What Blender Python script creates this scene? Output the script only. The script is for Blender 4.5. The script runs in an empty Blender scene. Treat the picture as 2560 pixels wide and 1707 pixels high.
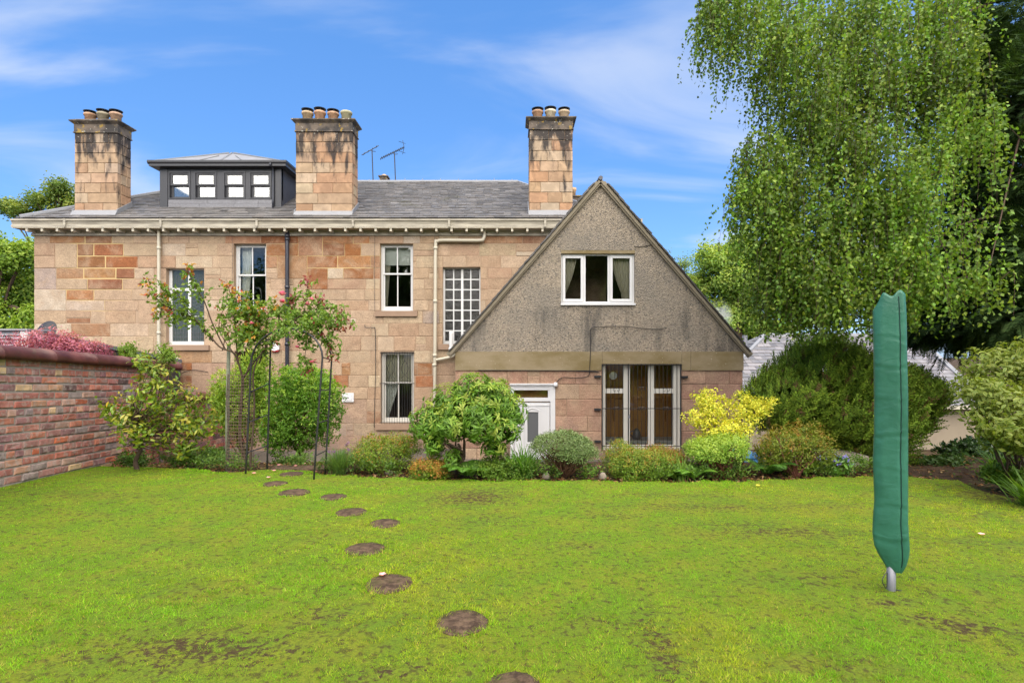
import bpy, math, random
import numpy as np
from mathutils import Vector, Matrix

SC = bpy.context.scene
COL = SC.collection
R = math.radians

# ------------------------------------------------------------------ camera
FPX, CX, HY, EYE = 1400.0, 1280.0, 885.0, 1.45     # focal length in photo pixels, centre column, horizon row, eye height
cam = bpy.data.cameras.new('camera'); cam.sensor_width = 36.0
cam.lens = 36.0 * FPX / 2560.0
cam.shift_y = (HY - 853.5) / 2560.0
cam.clip_end = 2000
camo = bpy.data.objects.new('camera', cam); COL.objects.link(camo)
camo.location = (0, 0, EYE); camo.rotation_euler = (R(90), 0, 0)
SC.camera = camo

# ------------------------------------------------------------------ sky, sun, exposure
SUN_EL, SUN_AZ = 54.0, 172.0          # azimuth clockwise from +Y: the sun stands high behind the camera
world = bpy.data.worlds.new('World'); SC.world = world; world.use_nodes = True
wn, wl = world.node_tree.nodes, world.node_tree.links
wn.clear()
def N(tree_nodes, kind, **kw):
    n = tree_nodes.new(kind)
    for k, v in kw.items(): setattr(n, k, v)
    return n
w_out = N(wn, 'ShaderNodeOutputWorld'); w_bg = N(wn, 'ShaderNodeBackground')
sky = N(wn, 'ShaderNodeTexSky', sky_type='NISHITA', sun_disc=False)
sky.sun_elevation = R(SUN_EL); sky.sun_rotation = R(SUN_AZ)
sky.air_density = 1.0; sky.dust_density = 0.3; sky.ozone_density = 3.0; sky.altitude = 50
w_tint = N(wn, 'ShaderNodeMix', data_type='RGBA', blend_type='MULTIPLY'); w_tint.inputs[0].default_value = 1.0
w_tint.inputs[7].default_value = (0.555, 0.635, 0.73, 1)
w_pale = N(wn, 'ShaderNodeMix', data_type='RGBA'); w_pale.inputs[0].default_value = 0.54      # thin even haze over the clear blue
wl.new(sky.outputs[0], w_pale.inputs[6]); w_pale.inputs[7].default_value = (0.42, 1.50, 3.50, 1)
wl.new(w_pale.outputs[2], w_tint.inputs[6])
# high thin cloud: noise on the plane of a cloud layer far above
w_tc = N(wn, 'ShaderNodeTexCoord'); w_sep = N(wn, 'ShaderNodeSeparateXYZ')
wl.new(w_tc.outputs['Generated'], w_sep.inputs[0])
def wmath(op, a, b=None, clamp=False):
    m = N(wn, 'ShaderNodeMath', operation=op, use_clamp=clamp)
    for i, v in enumerate((a, b)):
        if v is None: continue
        if isinstance(v, (int, float)): m.inputs[i].default_value = v
        else: wl.new(v, m.inputs[i])
    return m.outputs[0]
w_up = wmath('ADD', wmath('MAXIMUM', w_sep.outputs[2], 0.0), 0.14)
w_cmb = N(wn, 'ShaderNodeCombineXYZ')
wl.new(wmath('DIVIDE', w_sep.outputs[0], w_up), w_cmb.inputs[0])
wl.new(wmath('DIVIDE', w_sep.outputs[1], w_up), w_cmb.inputs[1])
w_map = N(wn, 'ShaderNodeMapping'); w_map.inputs['Rotation'].default_value = (0, 0, R(16)); w_map.inputs['Scale'].default_value = (0.50, 1.1, 1.0)
w_map.inputs['Location'].default_value = (14.1, 1.9, 0.0)
wl.new(w_cmb.outputs[0], w_map.inputs[0])
w_n1 = N(wn, 'ShaderNodeTexNoise'); w_n1.inputs['Scale'].default_value = 1.5; w_n1.inputs['Detail'].default_value = 7; w_n1.inputs['Roughness'].default_value = 0.50
w_n1.inputs['Distortion'].default_value = 0.55
wl.new(w_map.outputs[0], w_n1.inputs['Vector'])
w_n2 = N(wn, 'ShaderNodeTexNoise'); w_n2.inputs['Scale'].default_value = 0.42; w_n2.inputs['Detail'].default_value = 2
wl.new(w_map.outputs[0], w_n2.inputs['Vector'])
w_r1 = N(wn, 'ShaderNodeMapRange', interpolation_type='SMOOTHSTEP'); w_r1.inputs[1].default_value = 0.46; w_r1.inputs[2].default_value = 0.72
wl.new(w_n1.outputs[0], w_r1.inputs[0])
w_r2 = N(wn, 'ShaderNodeMapRange', interpolation_type='SMOOTHSTEP'); w_r2.inputs[1].default_value = 0.32; w_r2.inputs[2].default_value = 0.60
wl.new(w_n2.outputs[0], w_r2.inputs[0])
w_cm = wmath('MULTIPLY', wmath('MULTIPLY', w_r1.outputs[0], w_r2.outputs[0]), 0.78, True)
w_mix = N(wn, 'ShaderNodeMix', data_type='RGBA'); wl.new(w_cm, w_mix.inputs[0])
wl.new(w_tint.outputs[2], w_mix.inputs[6]); w_mix.inputs[7].default_value = (2.5, 2.65, 2.95, 1)
wl.new(w_mix.outputs[2], w_bg.inputs[0]); w_bg.inputs[1].default_value = 0.05
wl.new(w_bg.outputs[0], w_out.inputs[0])

sun = bpy.data.lights.new('sun', 'SUN'); sun.energy = 1.5; sun.angle = R(100); sun.color = (1.0, 0.90, 0.74)
suno = bpy.data.objects.new('sun', sun); COL.objects.link(suno)
sd = Vector((math.sin(R(SUN_AZ)) * math.cos(R(SUN_EL)), math.cos(R(SUN_AZ)) * math.cos(R(SUN_EL)), math.sin(R(SUN_EL))))
suno.rotation_euler = sd.to_track_quat('Z', 'Y').to_euler(); suno.location = (0, -5, 20)
SC.view_settings.view_transform = 'Standard'; SC.view_settings.look = 'None'
SC.view_settings.exposure = 2.85; SC.view_settings.gamma = 1.0
SC.view_settings.use_curve_mapping = False
SC.cycles.max_bounces = 6; SC.cycles.transparent_max_bounces = 8

# ------------------------------------------------------------------ helpers
rnd = random.Random(11)
RG = np.random.default_rng(5)
def X(px, Y): return (px - CX) / FPX * Y
def Z(py, Y): return EYE - (py - HY) / FPX * Y
def P(px, py, Y): return Vector((X(px, Y), Y, Z(py, Y)))
def D(v): return v * 2560.0 / 2352.0

def tag(o, label=None, cat=None, group=None, kind=None):
    if label: o['label'] = label
    if cat: o['category'] = cat
    if group: o['group'] = group
    if kind: o['kind'] = kind
    return o
def thing(name, loc, label, cat, group=None, kind=None):
    o = bpy.data.objects.new(name, None); COL.objects.link(o)
    o.location = loc; o.empty_display_size = 0.2
    return tag(o, label, cat, group, kind)
def wloc(o):
    v = Vector((0, 0, 0))
    while o is not None: v += o.location; o = o.parent
    return v
def link(name, me, mat, parent=None, loc=None, color=None):
    o = bpy.data.objects.new(name, me); COL.objects.link(o)
    if mat is not None and not me.materials: me.materials.append(mat)
    if parent is not None: o.parent = parent
    if loc is not None: o.location = Vector(loc) - (wloc(parent) if parent else Vector((0, 0, 0)))
    if color is not None: o.color = (color[0], color[1], color[2], 1)
    return o
def smooth(me, on=True):
    me.polygons.foreach_set('use_smooth', np.full(len(me.polygons), on)); me.update()

class MB:
    def __init__(s): s.v, s.f, s.c = [], [], []
    def add(s, vs, fs, col=None):
        n = len(s.v); s.v += [tuple(q) for q in vs]; s.f += [tuple(i + n for i in f) for f in fs]
        if col is not None: s.c += [col] * len(vs)
        return s
    def box(s, x0, x1, y0, y1, z0, z1, col=None):
        return s.add([(x0,y0,z0),(x1,y0,z0),(x1,y1,z0),(x0,y1,z0),(x0,y0,z1),(x1,y0,z1),(x1,y1,z1),(x0,y1,z1)],
                     [(0,3,2,1),(4,5,6,7),(0,1,5,4),(1,2,6,5),(2,3,7,6),(3,0,4,7)], col)
    def quad(s, a, b, c, d, col=None): return s.add([a, b, c, d], [(0, 1, 2, 3)], col)
    def prism(s, pts, d):                          # pts: 3D polygon, d: extrusion vector
        n = len(pts); d = Vector(d); q = [Vector(p) for p in pts]
        return s.add(q + [p + d for p in q], [tuple(range(n - 1, -1, -1)), tuple(range(n, 2 * n))] + [(i, (i + 1) % n, n + (i + 1) % n, n + i) for i in range(n)])
    def tube(s, path, r, sides=6, caps=True):
        path = [Vector(p) for p in path]; n = len(path)
        rs = r if isinstance(r, (list, tuple)) else [r] * n
        base = len(s.v); up = Vector((0.13, 0.21, 0.97)); prev = None
        for i, p in enumerate(path):
            t = (path[min(i + 1, n - 1)] - path[max(i - 1, 0)])
            if t.length < 1e-9: t = Vector((0, 0, 1))
            t.normalize()
            a = up if prev is None else prev
            u = a - t * a.dot(t)
            if u.length < 1e-4: u = Vector((1, 0, 0)) - t * t.x
            u.normalize(); w = t.cross(u); prev = u
            for k in range(sides):
                an = 2 * math.pi * k / sides
                s.v.append(tuple(p + (u * math.cos(an) + w * math.sin(an)) * rs[i]))
        for i in range(n - 1):
            for k in range(sides):
                a0 = base + i * sides + k; a1 = base + i * sides + (k + 1) % sides
                s.f.append((a0, a1, a1 + sides, a0 + sides))
        if caps:
            s.f.append(tuple(base + k for k in range(sides - 1, -1, -1)))
            s.f.append(tuple(base + (n - 1) * sides + k for k in range(sides)))
        return s
    def lathe(s, c, prof, sides=14, capt=True):    # prof: (radius, z) bottom to top
        base = len(s.v)
        for r, z in prof:
            for k in range(sides):
                an = 2 * math.pi * k / sides
                s.v.append((c[0] + r * math.cos(an), c[1] + r * math.sin(an), c[2] + z))
        for i in range(len(prof) - 1):
            for k in range(sides):
                a0 = base + i * sides + k; a1 = base + i * sides + (k + 1) % sides
                s.f.append((a0, a1, a1 + sides, a0 + sides))
        if capt:
            s.f.append(tuple(base + (len(prof) - 1) * sides + k for k in range(sides)))
            s.f.append(tuple(base + k for k in range(sides - 1, -1, -1)))
        return s
    def build(s, name, mat, parent=None, sm=False, label=None, cat=None, kind=None, origin=None, group=None):
        off = wloc(parent) if parent is not None else Vector(origin or (0, 0, 0))
        me = bpy.data.meshes.new(name)
        me.from_pydata([(a - off.x, b - off.y, c - off.z) for a, b, c in s.v], [], s.f)
        if s.c:
            at = me.color_attributes.new('col', 'FLOAT_COLOR', 'POINT')
            at.data.foreach_set('color', np.array([(c[0], c[1], c[2], 1.0) for c in s.c], dtype=np.float32).ravel())
        me.update()
        if sm: smooth(me)
        o = link(name, me, mat, parent)
        if parent is None: o.location = off
        return tag(o, label, cat, group, kind)

def smoothpath(pts, n=6):
    pts = [Vector(p) for p in pts]; out = []
    for i in range(len(pts) - 1):
        p0 = pts[max(i - 1, 0)]; p1 = pts[i]; p2 = pts[i + 1]; p3 = pts[min(i + 2, len(pts) - 1)]
        for k in range(n):
            t = k / n
            out.append(0.5 * ((2 * p1) + (p2 - p0) * t + (2 * p0 - 5 * p1 + 4 * p2 - p3) * t * t + (3 * p1 - p0 - 3 * p2 + p3) * t ** 3))
    out.append(pts[-1]); return out

# ------------------------------------------------------------------ materials
MATS = {}
class G:                                              # small node-graph builder
    def __init__(s, name):
        s.m = bpy.data.materials.new(name); s.m.use_nodes = True
        s.n, s.l = s.m.node_tree.nodes, s.m.node_tree.links
        s.b = s.n['Principled BSDF']; s.out = s.n['Material Output']; MATS[name] = s.m
    def set(s, node, i, v):
        if v is None: return
        if hasattr(v, 'is_linked') or isinstance(v, bpy.types.NodeSocket): s.l.new(v, node.inputs[i])
        elif isinstance(v, (tuple, list)) and len(v) == 3 and node.inputs[i].type == 'RGBA': node.inputs[i].default_value = (*v, 1)
        else: node.inputs[i].default_value = v
    def pos(s): 
        return s.n.new('ShaderNodeNewGeometry').outputs['Position']
    def mapping(s, vec, scale=(1, 1, 1), rot=(0, 0, 0), loc=(0, 0, 0)):
        m = s.n.new('ShaderNodeMapping'); s.l.new(vec, m.inputs[0]); m.inputs['Scale'].default_value = scale
        m.inputs['Rotation'].default_value = rot; m.inputs['Location'].default_value = loc; return m.outputs[0]
    def noise(s, vec, scale, detail=3, rough=0.55, dist=0.0, out=0):
        t = s.n.new('ShaderNodeTexNoise'); s.l.new(vec, t.inputs['Vector'])
        t.inputs['Scale'].default_value = scale; t.inputs['Detail'].default_value = detail
        t.inputs['Roughness'].default_value = rough; t.inputs['Distortion'].default_value = dist; return t.outputs[out]
    def vor(s, vec, scale, out='Distance', feature='F1'):
        t = s.n.new('ShaderNodeTexVoronoi'); t.feature = feature; s.l.new(vec, t.inputs['Vector']); t.inputs['Scale'].default_value = scale; return t.outputs[out]
    def rng(s, v, a, b, c=0.0, d=1.0, sm=True):
        t = s.n.new('ShaderNodeMapRange'); t.interpolation_type = 'SMOOTHSTEP' if sm else 'LINEAR'
        s.l.new(v, t.inputs[0]); t.inputs[1].default_value = a; t.inputs[2].default_value = b; t.inputs[3].default_value = c; t.inputs[4].default_value = d
        return t.outputs[0]
    def math(s, op, a, b=None, clamp=False):
        t = s.n.new('ShaderNodeMath'); t.operation = op; t.use_clamp = clamp; s.set(t, 0, a); s.set(t, 1, b); return t.outputs[0]
    def mix(s, f, a, b, blend='MIX'):
        t = s.n.new('ShaderNodeMix'); t.data_type = 'RGBA'; t.blend_type = blend
        s.set(t, 0, f)
        for i, v in ((6, a), (7, b)):
            if isinstance(v, (tuple, list)): t.inputs[i].default_value = (*v[:3], 1)
            else: s.l.new(v, t.inputs[i])
        return t.outputs[2]
    def scale(s, col, f):                              # multiply a colour by a factor socket
        t = s.n.new('ShaderNodeVectorMath'); t.operation = 'SCALE'; s.l.new(col, t.inputs[0]); s.set(t, 3, f); return t.outputs[0]
    def sep(s, v):
        t = s.n.new('ShaderNodeSeparateXYZ'); s.l.new(v, t.inputs[0]); return t.outputs
    def addv(s, a, b):
        t = s.n.new('ShaderNodeVectorMath'); t.operation = 'ADD'; s.l.new(a, t.inputs[0]); s.l.new(b, t.inputs[1]); return t.outputs[0]
    def bump(s, h, strength=0.5, dist=0.01):
        t = s.n.new('ShaderNodeBump'); s.l.new(h, t.inputs['Height']); t.inputs['Strength'].default_value = strength; t.inputs['Distance'].default_value = dist
        s.l.new(t.outputs[0], s.b.inputs['Normal']); return t.outputs[0]
    def objcol(s): return s.n.new('ShaderNodeObjectInfo').outputs['Color']
    def objrand(s): return s.n.new('ShaderNodeObjectInfo').outputs['Random']
    def attr(s, name='col'):
        t = s.n.new('ShaderNodeAttribute'); t.attribute_name = name; return t.outputs['Color']
    def fin(s, col=None, rough=None, spec=None, metal=None):
        s.set(s.b, 'Base Color', col); s.set(s.b, 'Roughness', rough)
        if spec is not None: s.set(s.b, 'Specular IOR Level', spec)
        if metal is not None: s.set(s.b, 'Metallic', metal)
        return s.m
def pervec(g, mul=37.0):                              # world position shifted per object, so alike pieces differ
    t = g.n.new('ShaderNodeVectorMath'); t.operation = 'SCALE'
    c = g.n.new('ShaderNodeCombineXYZ'); r = g.objrand(); g.l.new(r, c.inputs[0]); g.l.new(g.math('MULTIPLY', r, 0.37), c.inputs[1]); g.l.new(g.math('MULTIPLY', r, 0.71), c.inputs[2])
    g.l.new(c.outputs[0], t.inputs[0]); t.inputs[3].default_value = mul
    return g.addv(g.pos(), t.outputs[0])

def plain(name, col, rough=0.6, var=0.15, scale=6.0, bump=0.0, spec=0.4, metal=0.0, bscale=40.0):
    g = G(name); p = g.pos()
    n = g.noise(p, scale, 4)
    c = g.mix(n, tuple(v * (1 - var) for v in col), tuple(min(1, v * (1 + var)) for v in col))
    if bump: g.bump(g.noise(p, bscale, 4), bump, 0.005)
    return g.fin(c, rough, spec, metal)

# sandstone blocks: colour from each stone, grain, tooling and weathering from noise
g = G('sandstone'); p = pervec(g); pw = g.pos(); sz = g.sep(pw)[2]
c = g.objcol()
n1 = g.noise(p, 5.0, 5, 0.6, 0.4); n2 = g.noise(p, 45.0, 3, 0.6); n3 = g.noise(g.mapping(p, (1.2, 1, 3.5)), 3.0, 4, 0.6)
c = g.mix(g.rng(g.noise(pw, 2.3, 5, 0.65, 0.8), 0.40, 0.68, 0.0, 0.60), c, (0.44, 0.315, 0.208))
c = g.scale(c, 0.88)
c = g.mix(g.rng(n1, 0.35, 0.75), g.scale(c, 0.88), g.scale(c, 1.10))
c = g.mix(g.rng(n3, 0.58, 0.78, 0, 0.25), c, (0.27, 0.155, 0.09))
c = g.scale(c, g.rng(n2, 0.28, 0.72, 0.76, 1.17))
c = g.mix(g.math('MULTIPLY', g.rng(sz, 0.6, -1.0, 0, 0.6), g.rng(g.noise(pw, 1.7, 4), 0.42, 0.66)), c, (0.15, 0.12, 0.11))
tool = g.noise(g.mapping(p, (1, 1, 2.2), (0, R(35), 0)), 16.0, 3, 0.6)
h = g.math('ADD', g.math('MULTIPLY', tool, 0.75), g.math('MULTIPLY', n2, 0.25))
g.bump(h, 0.8, 0.016); g.fin(c, 0.92, 0.2)
# chimney stone: soot streaks running down from the cap, lichen
g = G('chimney_stone'); p = pervec(g); pw = g.pos(); sz = g.sep(pw)[2]
c = g.mix(0.45, g.scale(g.objcol(), 0.84), (0.37, 0.285, 0.20)); n1 = g.noise(p, 4.5, 5, 0.6, 0.4)
c = g.mix(g.rng(n1, 0.35, 0.75), g.scale(c, 0.8), g.scale(c, 1.15))
st = g.noise(g.mapping(pw, (1, 1, 0.28)), 4.2, 4, 0.6, 0.3)
soot = g.rng(g.math('ADD', g.math('MULTIPLY', st, 1.8), g.rng(sz, 5.4, 7.2, -0.60, -0.06, False)), 0.48, 0.80)
c = g.mix(g.math('MULTIPLY', soot, 0.93), c, (0.028, 0.027, 0.029))
li = g.rng(g.noise(pw, 22.0, 2), 0.66, 0.70)
c = g.mix(g.math('MULTIPLY', li, g.rng(sz, 6.4, 7.2, 0, 0.75)), c, (0.42, 0.40, 0.34))
g.bump(g.noise(p, 26.0, 4, 0.65), 0.5, 0.01); g.fin(c, 0.92, 0.2)
g = G('chimney_cap'); pw = g.pos()
c = g.mix(g.rng(g.noise(pw, 4.0, 4), 0.35, 0.65), (0.050, 0.046, 0.044), (0.15, 0.12, 0.095))
c = g.mix(g.rng(g.noise(pw, 6.5, 3), 0.60, 0.66, 0, 0.8), c, (0.30, 0.20, 0.05))
c = g.mix(g.rng(g.noise(pw, 17.0, 2), 0.68, 0.71, 0, 0.8), c, (0.45, 0.44, 0.38))
g.bump(g.noise(pw, 30, 4), 0.6, 0.01); g.fin(c, 0.95, 0.2)
g = G('terracotta_pot'); pw = pervec(g); c = g.objcol()
c = g.mix(g.rng(g.noise(pw, 9, 4), 0.4, 0.7), g.scale(c, 1.35), g.scale(c, 0.8)); g.fin(c, 0.85, 0.2)
# mortar / wall core
g = G('mortar'); pw = g.pos()
c = g.mix(g.noise(pw, 3, 4), (0.30, 0.21, 0.145), (0.37, 0.27, 0.185))
ms = g.sep(pw)
def blob(g, s3, cx, cz, rx, rz):
    a = g.math('POWER', g.math('MULTIPLY', g.math('SUBTRACT', s3[0], cx), 1 / rx), 2.0); b = g.math('POWER', g.math('MULTIPLY', g.math('SUBTRACT', s3[2], cz), 1 / rz), 2.0)
    return g.rng(g.math('ADD', a, b), 1.2, 0.6)
pale = g.math('MAXIMUM', blob(g, ms, -10.4, 3.5, 1.0, 1.1), blob(g, ms, -4.7, 3.9, 1.5, 0.6))
c = g.mix(pale, c, (0.48, 0.35, 0.17))
g.bump(g.noise(pw, 60, 3), 0.5, 0.006); g.fin(c, 0.95, 0.15)
# brick
g = G('old_brick'); p = pervec(g); c = g.objcol()
n1 = g.noise(p, 9, 4, 0.6); n2 = g.noise(p, 60, 3)
c = g.mix(g.rng(n1, 0.35, 0.7), g.scale(c, 1.1), g.scale(c, 1.65))
c = g.mix(g.rng(g.noise(p, 14.0, 4, 0.65), 0.46, 0.66, 0, 0.62), c, (0.42, 0.33, 0.29))
c = g.mix(g.rng(g.noise(p, 11.0, 4, 0.65, 0.5), 0.63, 0.72, 0, 0.75), c, (0.06, 0.042, 0.042))
g.bump(g.math('ADD', g.math('MULTIPLY', n2, 0.4), g.noise(p, 22, 4, 0.6)), 0.5, 0.006); g.fin(c, 0.9, 0.2)
plain('brick_mortar', (0.30, 0.25, 0.215), 0.95, 0.4, 9, 0.8, 0.15)
g = G('glazed_coping'); pw = g.pos()
c = g.mix(g.rng(g.noise(pw, 3.5, 5, 0.6), 0.35, 0.7), (0.060, 0.017, 0.015), (0.12, 0.036, 0.030))
c = g.mix(g.rng(g.noise(pw, 9, 4), 0.60, 0.72, 0, 0.55), c, (0.06, 0.05, 0.03))
g.bump(g.noise(pw, 18, 3), 0.15, 0.006); g.fin(c, g.rng(g.noise(pw, 8, 3), 0.3, 0.7, 0.32, 0.6), 0.4)
# slate: colour from the mesh
g = G('slate'); pw = g.pos(); c = g.attr()
c = g.mix(g.rng(g.noise(pw, 30, 3), 0.4, 0.7, 0, 0.5), c, g.scale(c, 1.5))
c = g.mix(1.0, c, (1.06, 1.02, 0.97), 'MULTIPLY')
c = g.mix(g.rng(g.noise(pw, 1.3, 5, 0.65), 0.58, 0.72, 0, 0.55), c, (0.085, 0.085, 0.045))
g.bump(g.noise(pw, 35, 3), 0.35, 0.006); g.fin(c, g.rng(g.noise(pw, 4, 3), 0.35, 0.65, 0.34, 0.58), 0.65)
plain('slate_plain', (0.085, 0.085, 0.095), 0.5, 0.25, 12, 0.4)
plain('lead', (0.19, 0.195, 0.21), 0.5, 0.2, 5, 0.2, 0.5)
plain('lead_dark', (0.085, 0.09, 0.10), 0.6, 0.1, 9)
plain('cream_paint', (0.46, 0.42, 0.33), 0.5, 0.12, 8, 0.25, 0.4)
g = G('weathered_cream'); pw = g.pos()
c = g.mix(g.rng(g.noise(g.mapping(pw, (0.5, 1, 4)), 4, 5, 0.65), 0.35, 0.7), (0.40, 0.365, 0.29), (0.23, 0.205, 0.165))
g.bump(g.noise(pw, 25, 3), 0.2, 0.005); g.fin(c, 0.55, 0.35)
plain('white_paint', (0.58, 0.58, 0.57), 0.4, 0.05, 8, 0.0, 0.45)
plain('white_upvc', (0.60, 0.60, 0.61), 0.28, 0.02, 5, 0.0, 0.5)
plain('offwhite_paint', (0.58, 0.56, 0.51), 0.5, 0.06, 8)
plain('charcoal_paint', (0.028, 0.029, 0.034), 0.4, 0.15, 6, 0.0, 0.5)
plain('black_metal', (0.022, 0.022, 0.024), 0.45, 0.3, 20, 0.2, 0.5)
plain('pipe_navy', (0.022, 0.024, 0.034), 0.3, 0.15, 10, 0.0, 0.55)
plain('sill_stone', (0.27, 0.185, 0.13), 0.9, 0.15, 5, 0.4, 0.2, bscale=50)
plain('curtain_white', (0.85, 0.85, 0.83), 0.9, 0.05, 8, 0, 0.1)
plain('net_grey', (0.29, 0.29, 0.31), 0.9, 0.05, 8, 0, 0.1)
plain('curtain_cream', (0.62, 0.57, 0.48), 0.9, 0.06, 8, 0, 0.1)
plain('blind_white', (0.62, 0.63, 0.62), 0.85, 0.03, 8, 0, 0.1)
plain('room_dark', (0.11, 0.09, 0.07), 0.9, 0.3, 1.5)
plain('room_light', (0.62, 0.62, 0.62), 0.9, 0.05, 1.5)
plain('room_green', (0.045, 0.045, 0.03), 0.9, 0.5, 1.5)
g = G('kitchen_wood'); pw = g.pos()
c = g.mix(g.noise(g.mapping(pw, (8, 8, 0.7)), 2.0, 4, 0.6, 0.6), (0.80, 0.42, 0.12), (0.52, 0.24, 0.065)); g.fin(c, 0.5, 0.4)
plain('brown_timber', (0.11, 0.055, 0.03), 0.6, 0.3, 9)
plain('dark_object', (0.03, 0.03, 0.035), 0.35, 0.2, 9)
plain('grey_plastic', (0.018, 0.018, 0.022), 0.6, 0.1, 9)
# window glass: clear with a mirror film by view angle
def glassmat(name, tint, refl=1.0, bump=0.0, rough=0.02):
    g = G(name); g.n.remove(g.b)
    tr = g.n.new('ShaderNodeBsdfTransparent'); tr.inputs[0].default_value = (*tint, 1)
    gl = g.n.new('ShaderNodeBsdfGlossy'); gl.inputs['Roughness'].default_value = rough
    fr = g.n.new('ShaderNodeFresnel'); fr.inputs[0].default_value = 1.5
    if bump:
        b = g.n.new('ShaderNodeBump'); b.inputs['Strength'].default_value = bump; b.inputs['Distance'].default_value = 0.02
        g.l.new(g.noise(g.pos(), 28, 2), b.inputs['Height']); g.l.new(b.outputs[0], gl.inputs['Normal']); g.l.new(b.outputs[0], fr.inputs['Normal'])
    mx = g.n.new('ShaderNodeMixShader'); g.l.new(g.math('MULTIPLY', fr.outputs[0], 1.6 * refl, True), mx.inputs[0])
    g.l.new(tr.outputs[0], mx.inputs[1]); g.l.new(gl.outputs[0], mx.inputs[2]); g.l.new(mx.outputs[0], g.out.inputs[0])
    return g.m
glassmat('glass', (0.88, 0.90, 0.88)); glassmat('glass_sky', (0.88, 0.90, 0.88), 2.6); glassmat('glass_obscure', (0.42, 0.38, 0.34), 1.0, 0.6, 0.25)
g = G('leaded_glass'); pw = g.pos(); sx = g.sep(pw)
c = g.mix(g.noise(pw, 6, 3), (0.03, 0.04, 0.04), (0.06, 0.075, 0.06)); g.bump(g.vor(pw, 14), 0.3, 0.01); g.fin(c, 0.12, 0.6)
plain('frosted_glass', (0.10, 0.105, 0.11), 0.35, 0.08, 60, 0.3)
# rough-cast gable
g = G('pebbledash'); pw = g.pos()
v = g.vor(pw, 46.0); vc = g.vor(pw, 46.0, 'Color'); n = g.noise(pw, 0.8, 4, 0.6)
s3 = g.sep(vc)
c = g.mix(g.rng(s3[0], 0.0, 1.0, 0, 1, False), (0.19, 0.16, 0.125), (0.37, 0.31, 0.24))
c = g.mix(g.rng(s3[1], 0.90, 0.94), c, (0.12, 0.11, 0.10))
c = g.mix(g.rng(n, 0.38, 0.66, 0, 0.5), c, (0.17, 0.158, 0.14))
sg = g.sep(pw)
streak = g.rng(g.noise(g.mapping(pw, (1, 1, 0.22)), 2.6, 4, 0.6), 0.50, 0.72)
c = g.mix(g.math('MULTIPLY', streak, g.rng(sg[2], 2.75, 2.3, 0, 0.75)), c, (0.065, 0.062, 0.058))
g.bump(g.math('SUBTRACT', 1.0, v), 0.8, 0.018); g.fin(c, 0.95, 0.15)
g = G('band_stone'); pw = g.pos()
c = g.mix(g.rng(g.noise(g.mapping(pw, (0.5, 1, 1)), 2.2, 5, 0.6), 0.35, 0.7), (0.25, 0.20, 0.125), (0.17, 0.13, 0.06))
c = g.mix(g.rng(g.noise(pw, 28, 2), 0.67, 0.72, 0, 0.6), c, (0.5, 0.47, 0.38))
g.bump(g.noise(pw, 50, 3), 0.3, 0.005); g.fin(c, 0.9, 0.2)
plain('bargeboard', (0.20, 0.17, 0.12), 0.8, 0.25, 6, 0.3)
plain('harl_cream', (0.27, 0.225, 0.165), 0.92, 0.12, 2.5, 0.6, 0.15)  # cream darkened evenly, putting the shade on the bungalow wall into its colour
# foliage: colour from the mesh, light comes through the leaves
def leafmat(name, rough=0.5, trans=0.42, spec=0.35):
    g = G(name); c = g.scale(g.attr(), 1.22)
    g.fin(c, rough, spec)
    tl = g.n.new('ShaderNodeBsdfTranslucent'); g.l.new(g.mix(1.0, c, (1.25, 1.25, 0.55), 'MULTIPLY'), tl.inputs[0])
    mx = g.n.new('ShaderNodeMixShader'); mx.inputs[0].default_value = trans
    g.l.new(g.b.outputs[0], mx.inputs[1]); g.l.new(tl.outputs[0], mx.inputs[2]); g.l.new(mx.outputs[0], g.out.inputs[0])
    return g.m
leafmat('leaf'); leafmat('leaf_glossy', 0.32, 0.25, 0.5); leafmat('leaf_matte', 0.75, 0.25, 0.15); leafmat('petal', 0.6, 0.4, 0.2); leafmat('grass_blade', 0.6, 0.45, 0.2)
g = G('bark'); pw = g.pos(); c = g.mix(g.noise(g.mapping(pw, (1, 1, 0.3)), 20, 4), (0.045, 0.03, 0.022), (0.13, 0.09, 0.065)); g.bump(g.noise(g.mapping(pw, (1, 1, 0.3)), 40, 4), 0.6, 0.01); g.fin(c, 0.9, 0.15)
plain('twig_red', (0.14, 0.05, 0.03), 0.7, 0.3, 15)
plain('twig_brown', (0.12, 0.06, 0.032), 0.85, 0.35, 15)
g = G('birch_bark'); pw = g.pos(); c = g.mix(g.rng(g.noise(g.mapping(pw, (1, 1, 4)), 5, 4), 0.45, 0.6), (0.42, 0.39, 0.34), (0.05, 0.04, 0.035)); g.fin(c, 0.8, 0.2)
g = G('soil'); pw = g.pos()
c = g.mix(g.rng(g.noise(pw, 6, 5, 0.65), 0.35, 0.68), (0.030, 0.019, 0.012), (0.095, 0.058, 0.034))
c = g.mix(g.rng(g.noise(pw, 2.2, 4), 0.56, 0.70, 0, 0.6), c, (0.05, 0.075, 0.015))
g.bump(g.noise(pw, 35, 5, 0.7), 1.0, 0.03); g.fin(c, 0.95, 0.15)
g = G('lawn_turf'); pw = g.pos()
c = g.mix(g.rng(g.noise(pw, 2.4, 4, 0.6), 0.35, 0.68), (0.135, 0.225, 0.015), (0.21, 0.235, 0.02))
c = g.mix(g.rng(g.noise(pw, 70, 4, 0.7), 0.42, 0.62, 0, 0.6), c, (0.09, 0.13, 0.016))
c = g.mix(g.rng(g.noise(pw, 24, 3), 0.50, 0.68, 0, 0.8), c, (0.07, 0.055, 0.018))
worn = g.sep(g.attr('worn'))[0]
wn_ = g.math('ADD', worn, g.math('MULTIPLY', g.math('SUBTRACT', g.noise(pw, 26, 5, 0.75), 0.5), 3.0))
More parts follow.
